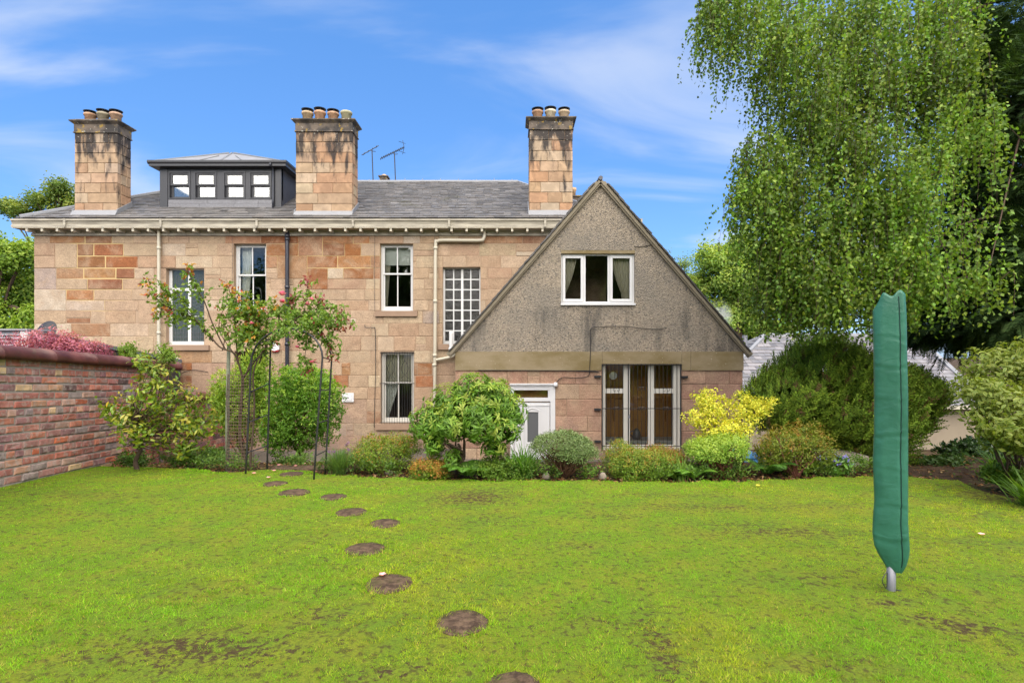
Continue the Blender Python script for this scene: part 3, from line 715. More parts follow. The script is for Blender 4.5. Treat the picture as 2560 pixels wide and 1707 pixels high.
mb.box(X(604, YF), X(634, YF), YF + 0.47, YF + 0.53, Z(776, YF), Z(742, YF)); mb.build('chair', M['dark_object'], None, label='dark curved chair back seen through the upper window beside the leaded window', cat='chair', origin=(X(618, YF), YF + .5, Z(776, YF)))

# eaves: moulded gutter, soffit, brackets, bed mould
YG = 13.68; GL = X(25, YG)
prof = [(0.0, Z(547, YG)), (0.0, Z(551, YG)), (0.03, Z(553, YG)), (0.045, Z(559, YG)), (0.045, Z(561, YG)), (0.02, Z(562, YG)), (0.02, Z(566.6, YG)), (0.34, Z(566.6, YG)), (0.34, Z(547, YG))]
mb = MB(); mb.prism([(GL + 0.0, YG + a, b) for a, b in prof], (XR + 0.35 - GL, 0, 0)); mb.build('gutter', M['weathered_cream'], house)
mb = MB()
for k in range(7): xx = GL + 1.3 + k * 2.35; mb.box(xx, xx + 0.05, YG - 0.008, YG + 0.06, Z(567.4, YG), Z(546.6, YG))
mb.build('gutter_joint', M['weathered_cream'], house, kind='stuff')
sz_ = Z(566.6, YG) - 0.004
MB().box(GL + 0.02, XR + 0.3, YG + 0.022, YF + 0.012, sz_ - 0.02, sz_).build('soffit', M['cream_paint'], house)
MB().box(XL - 0.04, XR + 0.02, YF - 0.045, YF + 0.01, Z(589, YF - 0.045), Z(583.5, YF - 0.045)).build('bed_mould', M['weathered_cream'], house)
MB().box(XL, XR, YF - 0.012, YF + 0.004, Z(589, YF) + 0.02, sz_ - 0.021).build('frieze', M['cream_paint'], house)
bme = bpy.data.meshes.new('bracket'); zz0 = Z(584.5, YF) - sz_ + 0.02
pr = [(0, 0), (0, zz0), (-0.04, zz0), (-0.08, zz0 * 0.62), (-0.17, -0.085), (-0.275, -0.08), (-0.275, 0)]
bme.from_pydata([(-0.026, a, b) for a, b in pr] + [(0.026, a, b) for a, b in pr], [], [tuple(range(6, -1, -1)), tuple(range(7, 14))] + [(i, (i + 1) % 7, 7 + (i + 1) % 7, 7 + i) for i in range(7)]); bme.update()
xx = XL + 0.05
while xx < XR - 1.2:
    link('bracket', bme, M['cream_paint'], house, (xx, YF, sz_ - 0.02)); xx += 0.372

# main roof
EY, EZ, KP, RUN = 13.75, 4.78, 0.561, 3.5
RX0, RX1, RIDGE_R = -12.25, 2.7, 0.185; RY, RZ = EY + RUN, EZ + KP * RUN
mb = MB()
A0, A1, A2, A3 = (RX0, EY, EZ), (RX1, EY, EZ), (RX1, EY + 2 * RUN, EZ), (RX0, EY + 2 * RUN, EZ); B0, B1 = (RX0 + RUN, RY, RZ), (RIDGE_R, RY, RZ)
mb.quad(A0, A1, B1, B0); mb.add([A1, A2, B1], [(0, 1, 2)]); mb.quad(A2, A3, B0, B1); mb.add([A3, A0, B0], [(0, 1, 2)])
roof = mb.build('roof', M['slate_plain'], house)
mb = MB(); VL = math.hypot(RUN, KP * RUN)
slate_field(mb, (RX0, EY, EZ), (1, 0, 0), (0, 1, KP), RX1 - RX0, VL, 0.15, (0.15, 0.30), lambda s: (RUN * s / VL, (RX1 - RX0) - (RX1 - RIDGE_R) * s / VL), SLATES, 0.020, 0.034)
mb.build('slates', M['slate'], roof, kind='stuff')
mb = MB(); mb.tube([(GL + .2, EY - 0.02, EZ + 0.03), (B0[0], B0[1], B0[2] + 0.05)], 0.055, 6); mb.tube([B0, B1], 0.07, 6); mb.tube([B1, A1], 0.05, 6); mb.build('ridge_capping', M['lead'], roof)
mb = MB()
for i in range(14): xx = B0[0] + 1.6 + i * 0.55; mb.tube([(xx, RY, RZ + 0.05), (xx, RY, RZ + 0.05 + rnd.uniform(0.03, 0.07))], 0.012, 4)
mb.build('ridge_clip', M['lead'], roof, kind='stuff')

# chimneys: core, individual stones, cap, band, pots
CHC = [(0.44, 0.28, 0.17), (0.38, 0.21, 0.11), (0.46, 0.33, 0.22), (0.50, 0.39, 0.27), (0.40, 0.25, 0.15), (0.42, 0.20, 0.10), (0.47, 0.31, 0.19)]
def chimney(px0, px1, pybase, pyband, pycap, pyctop, dep, pots, seed, potcols, cols=CHC, Yc=14.06, cowls=None):
    rnd.seed(seed)
    x0, x1 = X(px0, Yc), X(px1, Yc); zb, zt_ = Z(pybase, Yc), Z(pyband, Yc); zc, zct = Z(pycap, Yc), Z(pyctop, Yc)
    ch = MB().box(x0 + 0.02, x1 - 0.02, Yc + 0.02, Yc + dep - 0.02, zb - 0.5, zt_).build('chimney', M['mortar'], house)
    rows_n = 8; hh = (zt_ - zb) / rows_n
    for k in range(rows_n + 1):
        c, d = zt_ - (k + 1) * hh, zt_ - k * hh
        if k == rows_n: c = d - 0.25
        xs_ = [x0]
        for t in ((0.28, 0.66) if k % 2 else (0.42, 0.80)) if rnd.random() < 0.6 else ((0.5,) if k % 2 else (0.36, )): xs_.append(x0 + (x1 - x0) * (t + rnd.uniform(-0.06, 0.06)))
        xs_.append(x1)
        for a, b in zip(xs_, xs_[1:]):
            link('chimney_stone', stone_mesh(b - a - 0.009, d - c - 0.009, 0.12, 0.010), M['chimney_stone'], ch, ((a + b) / 2, Yc, (c + d) / 2), jit(rnd.choice(cols), 0.1))
        for side, xx in ((1, x1), (-1, x0)):
            ym = Yc + 0.125 + (dep - 0.125) * rnd.uniform(0.35, 0.65)
            for a, b in ((Yc + 0.125, ym), (ym, Yc + dep)):
                o = link('chimney_stone', stone_mesh(b - a - 0.009, d - c - 0.009, 0.1, 0.010), M['chimney_stone'], ch, (xx + 0.002 * side, (a + b) / 2, (c + d) / 2), jit(rnd.choice(cols), 0.1))
                o.rotation_euler = (0, 0, R(90) * side)
    MB().box(x0 - 0.02, x1 + 0.02, Yc - 0.03, Yc + dep + 0.03, zt_, zt_ + 0.025).box(x0 - 0.005, x1 + 0.005, Yc - 0.012, Yc + dep + 0.012, zt_ + 0.025, zc).build('chimney_band', M['chimney_cap'], ch)
    o_ = 0.085; mb = MB()
    mb.add([(x0 - 0.01, Yc - 0.015, zc), (x1 + 0.01, Yc - 0.015, zc), (x1 + 0.01, Yc + dep + 0.015, zc), (x0 - 0.01, Yc + dep + 0.015, zc),
            (x0 - o_, Yc - o_, zc + 0.06), (x1 + o_, Yc - o_, zc + 0.06), (x1 + o_, Yc + dep + o_, zc + 0.06), (x0 - o_, Yc + dep + o_, zc + 0.06),
            (x0 - o_, Yc - o_, zc + 0.085), (x1 + o_, Yc - o_, zc + 0.085), (x1 + o_, Yc + dep + o_, zc + 0.085), (x0 - o_, Yc + dep + o_, zc + 0.085),
            (x0 + 0.02, Yc + 0.02, zct + 0.02), (x1 - 0.02, Yc + 0.02, zct + 0.02), (x1 - 0.02, Yc + dep - 0.02, zct + 0.02), (x0 + 0.02, Yc + dep - 0.02, zct + 0.02)],
           [(i, (i + 1) % 4, 4 + (i + 1) % 4, 4 + i) for i in range(4)] + [(4 + i, 4 + (i + 1) % 4, 8 + (i + 1) % 4, 8 + i) for i in range(4)] + [(8 + i, 8 + (i + 1) % 4, 12 + (i + 1) % 4, 12 + i) for i in range(4)] + [(12, 13, 14, 15)])
    mb.build('chimney_cap', M['chimney_cap'], ch)
    for i, (pp, pt) in enumerate(pots):
        yc_ = Yc + dep / 2; xc = X(pp, yc_); zp = zct; zt2 = Z(pt, yc_); h = zt2 - zp; cowl = cowls is None or cowls[i]
        hp = h * (0.72 if cowl else 0.95)
        po = MB().lathe((xc, yc_, zp), [(0.115, -0.02), (0.125, hp * 0.75), (0.145, hp * 0.78), (0.150, hp * 0.95), (0.135, hp), (0.09, hp), (0.09, hp - 0.05)], 16).build('chimney_pot', M['terracotta_pot'], ch, True)
        po.color = (*potcols[i % len(potcols)], 1)
        if cowl:
            mb = MB()
            for k in range(4):
                an = k * math.pi / 2 + 0.5; mb.tube([(xc + 0.1 * math.cos(an), yc_ + 0.1 * math.sin(an), zp + hp - 0.01), (xc + 0.1 * math.cos(an), yc_ + 0.1 * math.sin(an), zt2 - 0.05)], 0.008, 4)
            mb.lathe((xc, yc_, zp), [(0.115, hp - 0.005), (0.115, hp + 0.02)], 14)
            mb.lathe((xc, yc_, zt2 - 0.06), [(0.15, 0.015), (0.155, 0.028), (0.11, 0.045), (0.05, 0.055)], 16)
            mb.build('chimney_cowl', M['black_metal'], ch)
    # lead apron
    MB().prism([(x0 - 0.02, Yc - 0.03, zb + 0.07), (x0 - 0.02, Yc - 0.12, zb - 0.07), (x0 - 0.02, Yc + 0.1, zb - 0.07), (x0 - 0.02, Yc + 0.1, zb + 0.07)], (x1 - x0 + 0.04, 0, 0)).build('lead_flashing', M['lead'], ch)
    mb = MB()
    for xx in (x1 + 0.004, x0 - 0.03):
        mb.prism([(xx, Yc - 0.05, zb - 0.05), (xx, Yc - 0.05, zb + 0.08), (xx, Yc + dep, zb + 0.08 + KP * dep + 0.06), (xx, Yc + dep, zb + KP * dep)], (0.026, 0, 0))
    mb.build('lead_flashing', M['lead'], ch)
    return ch
BUFF, GREYP = (0.36, 0.22, 0.14), (0.33, 0.29, 0.21)
chimney(186, 294, 533, 333, 311, 299, 0.50, [(226, 277), (258, 274), (290, 275)], 3, [BUFF, (0.24, 0.21, 0.15), (0.34, 0.22, 0.15)], CHC)
chimney(739, 881, 535, 330, 308, 297, 0.50, [(769, 272), (800, 270), (833, 274), (866, 279)], 8, [(0.38, 0.28, 0.18), (0.40, 0.24, 0.15), BUFF, (0.30, 0.28, 0.18)], CHC, cowls=[1, 1, 1, 0])
chimney(1323, 1432, 533, 325, 303, 292, 0.50, [(1344, 270), (1376, 268), (1410, 270)], 21, [BUFF, (0.46, 0.40, 0.30), (0.42, 0.32, 0.22)], CHC + [(0.46, 0.38, 0.28), (0.48, 0.22, 0.10)])
# the tops of two stacks behind the ridge
for (a, b, t, bt, Yb) in ((949, 967, 439, 470, 19.5), (1430, 1452, 489, 530, 16.0)):
    xa, xb = X(a, Yb), X(b, Yb)
    ch = MB().box(xa, xb, Yb, Yb + 0.3, Z(bt, Yb), Z(t + 3, Yb)).build('chimney', M['chimney_cap'], house)
    MB().box(xa - 0.04, xb + 0.04, Yb - 0.04, Yb + 0.34, Z(t + 3, Yb), Z(t, Yb)).build('chimney_cap', M['chimney_cap'], ch)
    xm = (xa + xb) / 2 - (0.0 if a < 1000 else 0.09)
    po = MB().lathe((xm, Yb + .15, Z(t, Yb)), [(0.08, 0), (0.09, 0.16), (0.11, 0.18), (0.11, 0.25)] if a > 1000 else [(0.10, 0), (0.12, 0.03), (0.05, 0.08)], 12).build('chimney_pot', M['terracotta_pot'], ch, True); po.color = (0.38, 0.26, 0.16, 1)

# dormer
YD = 14.6; dx0, dx1 = X(401.7, YD), X(703, YD); dzb, dzt = Z(521.6, YD), Z(421, YD)
dw = []
for a, b in ((360, 685), (740, 1070), (1165, 1490), (1548, 1875)):
    dw.append(rectP(360 + a / 5.88, 360 + b / 5.88, 360 + 400 / 5.88, 360 + 812 / 5.88, YD))
mb = MB(); wall_with_holes(mb, dx0, dx1, YD, YD + 0.12, Z(499.2, YD), dzt, dw)
for xx in (dx0 - 0.01, dx1 - 0.19): mb.box(xx, xx + 0.2, YD - 0.022, YD + 0.02, dzb - 0.06, dzt)
dormer = mb.build('dormer', M['charcoal_paint'], house)
mb = MB(); zz = Z(499.5, YD)
for k in range(2):
    xx = dx0 + 0.2; zt_ = zz - k * (zz - dzb) * 0.45; zb_ = zz - (k + 1) * (zz - dzb) * (0.45 if k == 0 else 0.5)
    while xx < dx1 - 0.25:
        w = rnd.uniform(0.6, 1.05); b = min(xx + w, dx1 - 0.2); mb.box(xx + 0.003, b - 0.003, YD - 0.012 - 0.01 * (1 - k) * 0, YD + 0.1, zb_, zt_ - 0.003, (0.115, 0.118, 0.135)); xx = b
mb.build('slate_apron', M['slate'], dormer)
MB().box(dx0 - 0.04, dx1 + 0.04, YD - 0.05, YD + 0.05, dzb - 0.12, dzb - 0.0).build('lead_flashing', M['lead'], dormer)
for i, r_ in enumerate(dw):
    mb = MB(); q = frame_rect(mb, r_, YD - 0.015, YD + 0.1, 0.035, 0.035, 0.03, 0.05)
    zm = Z(360 + 600 / 5.88, YD)
    q1 = frame_rect(mb, (q[0], q[1], zm - 0.02, q[3]), YD + 0.01, YD + 0.05, 0.055, 0.055, 0.045, 0.05)
    q2 = frame_rect(mb, (q[0], q[1], q[2], zm - 0.0), YD + 0.055, YD + 0.095, 0.06, 0.045, 0.045, 0.04)
    w_ = mb.build('dormer_window', M['charcoal_paint'], dormer)
    pane(w_, q1, YD + 0.03, 'glass_sky'); pane(w_, q2, YD + 0.075, 'glass_sky')
    curtain('net_curtain', r_[0] + 0.02, r_[1] - 0.02, r_[0] + 0.02, r_[1] - 0.02, r_[2], r_[3], YD + 0.104, M['net_grey'], 'white net curtain in the %s window of the dark dormer' % ('leftmost', 'second from left', 'third from left', 'rightmost')[i], 7, None, 0.006)
room(dormer, (dx0 + 0.3, dx1 - 0.3, dzb + 0.4, dzt), YD + 0.30, 0.8, M['room_light'], 0.1)
# dormer cheeks with slates
mb = MB(); zside0 = dzb
for side, xx in ((1, dx1), (-1, dx0)):
    pts = [(xx, YD + 0.02, dzb), (xx, YD + 0.02, dzt), (xx, YD + (dzt - dzb) / KP, dzt)]
    MB().prism(pts, (-0.05 * side, 0, 0)).build('dormer_cheek', M['slate_plain'], dormer)
mb = MB(); hgt = dzt - dzb
slate_field(mb, (dx1 + 0.003, YD + 0.10, dzb), (0, 1, 0), (0, 0, 1), hgt / KP, hgt, 0.15, (0.19, 0.22), lambda s: (s / KP + 0.02, hgt / KP), [(0.17, 0.17, 0.18), (0.2, 0.2, 0.21)], 0.012, 0.022)
mb.build('slates', M['slate'], dormer, kind='stuff')
o_ = 0.22; ex0, ex1, ey0 = dx0 - o_, dx1 + o_, YD - o_; ez = Z(400, ey0); ax = X(579, 15.1); az = Z(384, 15.1)
bk = 17.0
MB().box(ex0 + 0.03, ex1 - 0.03, ey0 + 0.03, bk, dzt, ez - 0.05).build('dormer_soffit', M['charcoal_paint'], dormer)
mb = MB(); gp = [(0, ez), (0, ez - 0.05), (0.03, ez - 0.09), (0.06, ez - 0.09), (0.06, ez)]
mb.prism([(ex0, ey0 + a, b) for a, b in gp], (ex1 - ex0, 0, 0)); mb.prism([(ex1 - a, ey0 + 0.06, b) for a, b in gp], (0, bk - ey0, 0)); mb.prism([(ex0 + a, ey0 + 0.06, b) for a, b in gp], (0, bk - ey0, 0))
mb.build('dormer_gutter', M['charcoal_paint'], dormer)
mb = MB(); mb.add([(ex0 + .04, ey0 + .04, ez - 0.01), (ex1 - .04, ey0 + .04, ez - 0.01), (ex1 - .04, bk, ez - 0.01), (ex0 + .04, bk, ez - 0.01), (ax, 15.1, az), (ax, bk, az)], [(0, 1, 4), (1, 2, 5, 4), (3, 0, 4, 5), (2, 3, 5)])
mb.build('dormer_roof', M['lead'], dormer)
mb = MB(); A_ = Vector((ax, 15.1, az + 0.015))
for t in (0.05, 0.36, 0.52, 0.68, 0.95):
    e = Vector((ex0 + (ex1 - ex0) * t, ey0 + 0.05, ez)); k = 1.0 if abs(t - 0.5) > 0.4 or t == 0.52 else 0.62
    mb.tube([e, e + (A_ + Vector((0.14 * (t - .52), 0, 0)) - e) * k], 0.022, 5)
mb.tube([A_, (ax, bk, az + 0.015)], 0.025, 5)
mb.build('lead_roll', M['lead'], dormer)
mb = MB(); mb.tube(smoothpath([(X(675, ey0), ey0 + 0.02, ez - 0.08), (X(676, ey0), ey0 + 0.02, ez - 0.14), (X(685, YD), YD - 0.06, Z(428, YD)), (X(685, YD), YD - 0.06, dzb - 0.02)], 4), 0.03, 8); mb.build('dormer_downpipe', M['pipe_navy'], dormer, True)

# rain pipes and cables on the house
def pipe(pts, r, mat, name='downpipe', collars=()):
    mb = MB(); mb.tube(smoothpath(pts, 5) if len(pts) > 2 else pts, r, 10)
    for c in collars: mb.tube([Vector(c) - Vector((0, 0, 0.035)), Vector(c) + Vector((0, 0, 0.035))], r * 1.28, 10)
    return mb.build(name, mat, house, True)
YP = 13.9
def PP(px, py, Yq=YP): return tuple(P(px, py, Yq))
pipe([PP(397, 575), PP(397, 700), PP(397, 868), PP(399, 880), PP(412, 886), PP(440, 896), PP(448, 903), PP(449, 925)], 0.038, M['cream_paint'], collars=[PP(397, 620), PP(397, 740), PP(397, 832)])
pipe([PP(718, 578), PP(718, 760), PP(718, 1100)], 0.048, M['pipe_navy'], collars=[PP(718, 590), PP(718, 598), PP(718, 718), PP(718, 860)])
pipe([PP(1211, 568), PP(1211, 588), PP(1208, 598), PP(1200, 601), PP(1150, 601), PP(1104, 601), PP(1093, 604), PP(1089, 615), PP(1088, 760), PP(1086, 1140)], 0.042, M['cream_paint'], collars=[PP(1089, 620), PP(1088, 753), PP(1087, 888), PP(1086, 912)])
pipe([PP(1088, 900), PP(1110, 896), PP(1130, 891), PP(1139, 884)], 0.036, M['cream_paint'], 'waste_pipe')
pipe([PP(1128, 829), PP(1128, 870), PP(1134, 886)], 0.052, M['white_paint'], 'vent_pipe', [PP(1128, 872)])
mb = MB(); yc = YF - 0.035
def cab(pts, Yq, r=0.006): MB().tube(smoothpath([tuple(P(a, b, Yq)) for a, b in pts], 5), r, 4).build('wall_cable', M['black_metal'], house if Yq > 13 else ex)
cab([(937, 590), (936, 700), (937, 777)], yc, 0.005); cab([(912, 811), (914, 818), (932, 819), (938, 826), (939, 900), (939, 930), (936, 1040), (938, 1070), (960, 1074), (1125, 1075)], yc, 0.008)
cab([(580, 590), (581, 660), (580, 760)], yc, 0.004); cab([(1087, 588), (1087, 612)], yc, 0.005); cab([(448, 935), (480, 925), (520, 930)], yc, 0.007)
# boxes on the wall
vx = thing('meter_box', P(856.7, 1004, YF - 0.06), 'small white plastic box on the stone wall beside the barred window', 'wall box')
x0, x1, z0, z1 = rectP(856.7, 885.4, 981.7, 1004, YF); MB().box(x0, x1, YF - 0.05, YF + 0.02, z0, z1).build('body', M['white_upvc'], vx)
MB().box(x0 + 0.05, x1 - 0.05, YF - 0.062, YF - 0.051, z0 + 0.04, z1 - 0.04).build('lid', M['white_upvc'], vx); MB().box((x0 + x1) / 2 - 0.03, (x0 + x1) / 2 + 0.03, YF - 0.068, YF - 0.063, (z0 + z1) / 2 - 0.012, (z0 + z1) / 2).build('catch', M['black_metal'], vx)
al = thing('alarm_box', P(688, 879, YF - .08), 'white and red alarm box on the stone wall behind the rose arch', 'alarm')
a = P(688, 868, YF - 0.03); mb = MB(); mb.prism([(a.x - 0.11, YF - 0.08, a.z + 0.11), (a.x - 0.11, YF - 0.08, a.z - 0.06), (a.x, YF - 0.08, a.z - 0.09), (a.x + 0.11, YF - 0.08, a.z - 0.06), (a.x + 0.11, YF - 0.08, a.z + 0.11)], (0, 0.07, 0)); mb.build('cover', M['white_upvc'], al)
mb = MB(); mb.prism([(a.x - 0.11, YF - 0.07, a.z - 0.062), (a.x - 0.09, YF - 0.07, a.z - 0.11), (a.x + 0.09, YF - 0.07, a.z - 0.11), (a.x + 0.11, YF - 0.07, a.z - 0.062), (a.x, YF - 0.07, a.z - 0.092)], (0, 0.06, 0)); mb.build('lens', M['alarm_red'], al)
mb = MB(); mb.box(a.x - 0.05, a.x + 0.04, YF - 0.084, YF - 0.081, a.z + 0.02, a.z + 0.035); mb.build('emblem', M['dark_object'], al)

# aerials on the ridge
def aerial(label, base, top, b0, b1, nel, el):
    Ya = RY + 0.05; r0 = P(*base, Ya); ae = thing('television_aerial', r0, label, 'aerial', 'aerials on the ridge')
    MB().tube([r0 - Vector((0, 0, 0.25)), P(*top, Ya)], 0.017, 6).build('mast', M['black_metal'], ae)
    e0, e1 = P(*b0, Ya - 0.35), P(*b1, Ya + 0.35)
    mb = MB(); mb.tube([e0, e1], 0.014, 5); mid = (e0 + e1) / 2; mb.tube([P(*top, Ya), mid], 0.014, 5); mb.tube([P(*top, Ya) + Vector((.0, 0, -.03)), mid + Vector((0.14, 0.1, 0))], 0.010, 5); mb.build('boom', M['black_metal'], ae)
    mb = MB()
    for i in range(nel):
        c = e0 + (e1 - e0) * ((i + 0.5) / nel); s = Vector((0.45, -0.75, 0.45)).normalized() * el; mb.tube([c - s, c + s], 0.008, 4)
    if nel > 8:
        for s in (-1, 1): mb.tube([e1, e1 + Vector((-0.05, 0, 0.22 * s))], 0.008, 4); mb.tube([e1 + Vector((-0.15, -.1, 0.15 * s)), e1 + Vector((0.02, .1, 0.15 * s))], 0.007, 4)
    mb.build('elements', M['black_metal'], ae, kind='stuff')
aerial('thin plain television aerial beside the middle chimney', (933.7, 459), (930, 376), (904.6, 388), (946, 364.7), 4, 0.05)
aerial('television aerial with a comb of short rods', (989.7, 459), (986, 384), (951, 397), (1010.4, 368.6), 14, 0.07)

# ------------------------------------------------------------------ gabled extension
YX = 12.6
ex = thing('gabled_extension', (X(1500, YX), YX, ZG), 'steep gabled extension with roughcast gable, stone ground floor and white door', 'extension')
gl, gr, ga = X(1138, YX), X(1857, YX), X(1500, YX); gzb, gza = Z(879, YX), Z(462, YX)
cas = rectP(1402.6, 1586.6, 626, 760, YX); tri = rectP(1505, 1703.7, 909.4, 1125, YX); dor = rectP(1276, 1388, 962, 1206, YX)
# gable wall (roughcast) with the casement opening
mb = MB(); y0_, y1_ = YX - 0.015, YX + 0.25
def gx(z, s): t = (z - gzb) / (gza - gzb); return (gl + (ga - gl) * t) if s < 0 else (gr + (ga - gr) * t)
def slab(za, zb, left, right):
    # left/right: functions of z giving the sides
    mb.prism([(left(za), y0_, za), (right(za), y0_, za), (right(zb), y0_, zb), (left(zb), y0_, zb)], (0, y1_ - y0_, 0))
L_, R_ = (lambda z: gx(z, -1)), (lambda z: gx(z, 1))
slab(gzb, cas[2], L_, R_); slab(cas[2], cas[3], L_, lambda z: cas[0]); slab(cas[2], cas[3], lambda z: cas[1], R_)
mb.prism([(L_(cas[3]), y0_, cas[3]), (R_(cas[3]), y0_, cas[3]), (ga, y0_, gza)], (0, y1_ - y0_, 0))
mb.build('gable_wall', M['pebbledash'], ex)
mb = MB(); zbb = Z(925.4, YX)
wall_with_holes(mb, gl, gr, YX + 0.012, YX + 0.28, ZG, zbb, [tri, dor]); mb.build('wall', M['mortar'], ex)
mb = MB(); mb.box(gl, gl + 0.25, YX + 0.28, 16, ZG, gzb); mb.box(gr - 0.25, gr, YX + 0.28, 16, ZG, gzb); mb.build('side_wall', M['harl_cream'], ex)
for a, b in ((1138, 1480), (1480, 1505), (1505, 1703.7), (1703.7, 1726), (1726, 1858)):
    z0 = zbb if b <= 1505 or a >= 1703 else tri[3]
    if a == 1480: continue
    aa = a; bb = 1505 if a == 1138 else b
    MB().box(X(aa, YX) + 0.003, X(bb, YX) - 0.003, YX - 0.03, YX + 0.26, z0, gzb).build('lintel_band', M['band_stone'], ex)
EXC = [(0.40, 0.245, 0.175), (0.38, 0.23, 0.165), (0.42, 0.26, 0.185), (0.36, 0.21, 0.15), (0.42, 0.29, 0.20)]
rows = [Z(v, YX) for v in (925.4, 960, 998, 1040, 1078, 1120, 1160)] + [ZG]
rects = lay_stones(rows, gl, gr, [tri, dor], 0.72, None, 0.12, 0.08)
place_stones(rects, YX, ex, M['sandstone'], lambda x, z: jit(rnd.choice(EXC), 0.07), lambda a, b, c, d: d > Z(1165, YX), 0.009)
# roof of the extension
sl = (gza + 0.08 - gzb) / (ga - gl)
def slope_box(name, x0, z0, x1, z1, y0, y1, t, mat, par=ex):
    d = Vector((x1 - x0, 0, z1 - z0)).normalized(); n = Vector((-d.z, 0, d.x));  n = n if n.z > 0 else -n
    return MB().prism([(x0, y0, z0), (x1, y0, z1), (x1 + n.x * t, y0, z1 + n.z * t), (x0 + n.x * t, y0, z0 + n.z * t)], (0, y1 - y0, 0)).build(name, mat, par)
apz = Z(452, YX)
for s in (-1, 1):
    xb = (gl - 0.10) if s < 0 else (gr + 0.10); zb = gzb - 0.06
    eroof = slope_box('roof', xb, zb + 0.02, ga, apz - 0.03, YX - 0.02, 15.6, 0.05, M['slate_plain'])
    slope_box('bargeboard', xb, zb - 0.075, ga, apz - 0.115, YX - 0.085, YX - 0.016, 0.13, M['bargeboard'])
    slope_box('barge_moulding', xb - 0.01 * s, zb - 0.02, ga, apz - 0.055, YX - 0.115, YX - 0.086, 0.055, M['bargeboard'])
    # slate courses, butt edges showing along the verge
    d = Vector((ga - xb, 0, apz - zb)); Ls = d.length; d.normalize(); n = Vector((-d.z, 0, d.x)); n = n if n.z > 0 else -n
    k = int(Ls / 0.19)
    for i in range(k):
        p0 = Vector((xb, YX - 0.13 - rnd.uniform(0, 0.02), zb + 0.055)) + d * (i * Ls / (k + 1)) + n * rnd.uniform(0.018, 0.03)
        p1 = p0 + d * (0.33 if i < k - 1 else 0.17) - n * 0.022
        mb = MB(); kk = rnd.uniform(0.55, 1.0); c = (0.05 * kk, 0.047 * kk, 0.047 * kk)
        mb.prism([p0, p1, p1 + n * 0.026, p0 + n * 0.026], (0, 0.30, 0)); mb.c = [c] * len(mb.v); mb.build('verge_slate', M['slate'], ex)
    mb = MB(); O = Vector((xb, YX + 0.15, zb + 0.07)) if s > 0 else Vector((xb, 15.6, zb + 0.07))
    slate_field(mb, O, (0, 1 if s > 0 else -1, 0), d, 15.6 - YX - 0.15, Ls, 0.19, (0.2, 0.34), lambda q: (0, 3.0), SLATES, 0.014, 0.03); mb.build('slates', M['slate'], eroof, kind='stuff')
MB().tube([(ga, YX - 0.12, apz + 0.03), (ga, 15.6, apz + 0.03)], 0.05, 6).build('ridge_capping', M['slate_plain'], ex)
# casement window in the gable
yw = YX + 0.06; MB().box(cas[0], cas[1], YX - 0.012, yw, Z(634, YX), cas[3]).build('window_head', M['band_stone'], ex)
cr = (cas[0], cas[1], cas[2] + 0.0, Z(634, YX)); mb = MB(); q = frame_rect(mb, cr, yw, yw + 0.07, 0.04, 0.04, 0.06, 0.035)
m1, m2 = X(1462, YX), X(1523, YX); mb.box(m1 - 0.025, m1 + 0.025, yw, yw + 0.07, q[2], q[3]); mb.box(m2 - 0.025, m2 + 0.025, yw, yw + 0.07, q[2], q[3])
cw = mb.build('casement_window', M['white_upvc'], ex)
for a, b in ((q[0], m1 - 0.025), (m2 + 0.025, q[1])):
    mb = MB(); qq = frame_rect(mb, (a + 0.004, b - 0.004, q[2] + 0.004, q[3] - 0.004), yw - 0.016, yw + 0.04, 0.055, 0.055, 0.055, 0.055); mb.build('sash', M['white_upvc'], cw); pane(cw, qq, yw + 0.015)
pane(cw, (m1 + 0.025, m2 - 0.025, q[2], q[3]), yw + 0.02)
MB().box(cas[0] - 0.01, cas[1] + 0.01, YX - 0.06, yw + 0.02, cas[2] - 0.03, cas[2] + 0.012).build('sill', M['white_upvc'], cw)
room(ex, cas, YX + 0.255, 2.2, M['room_dark'], 0.3)
curtain('curtain', cas[0] + 0.05, X(1444, YX), cas[0] + 0.03, X(1414, YX), cas[2] - 0.05, cas[3] - 0.1, YX + 0.2, M['curtain_cream'], 'cream curtain tied back at the left of the gable window', 7, (cas[0] + 0.04, X(1417, YX), 0.72))
curtain('curtain', X(1533, YX), cas[1] - 0.05, X(1560, YX), cas[1] - 0.03, cas[2] - 0.05, cas[3] - 0.1, YX + 0.2, M['curtain_cream'], 'cream curtain tied back at the right of the gable window', 7, (X(1557, YX), cas[1] - 0.04, 0.72))
# triple window, its rails and iron gates
yw = YX + 0.13; cols_ = [(1505, 1511, 1), (1511, 1515, 1), (1562, 1578, 1), (1624, 1639, 1), (1687, 1696, 1), (1697, 1703, 1)]
mb = MB(); x0, x1, z0, z1 = tri
for a, b, _ in cols_: mb.box(X(a, YX), X(b, YX) - 0.002, yw - 0.05 * (a % 2), yw + 0.08, z0, z1)
mb.box(x0, x1, yw + 0.002, yw + 0.078, z1 - 0.025, z1); mb.box(x0, x1, yw + 0.002, yw + 0.078, z0, z0 + 0.1)
for a, b in ((1515, 1562), (1639, 1687)): mb.box(X(a, YX), X(b, YX), yw + 0.004, yw + 0.07, Z(984, YX), Z(972, YX))
tw = mb.build('triple_window', M['offwhite_paint'], ex)
for a, b in ((1515, 1562), (1639, 1687)):
    pane(tw, (X(a, YX), X(b, YX), Z(972, YX), z1 - 0.025), yw + 0.03); pane(tw, (X(a, YX), X(b, YX), z0 + 0.1, Z(984, YX)), yw + 0.03)
pane(tw, (X(1578, YX), X(1624, YX), z0 + 0.1, z1 - 0.025), yw + 0.03)
rk = room(ex, tri, YX + 0.285, 0.75, M['kitchen_wood'], 0.4)
mb = MB()
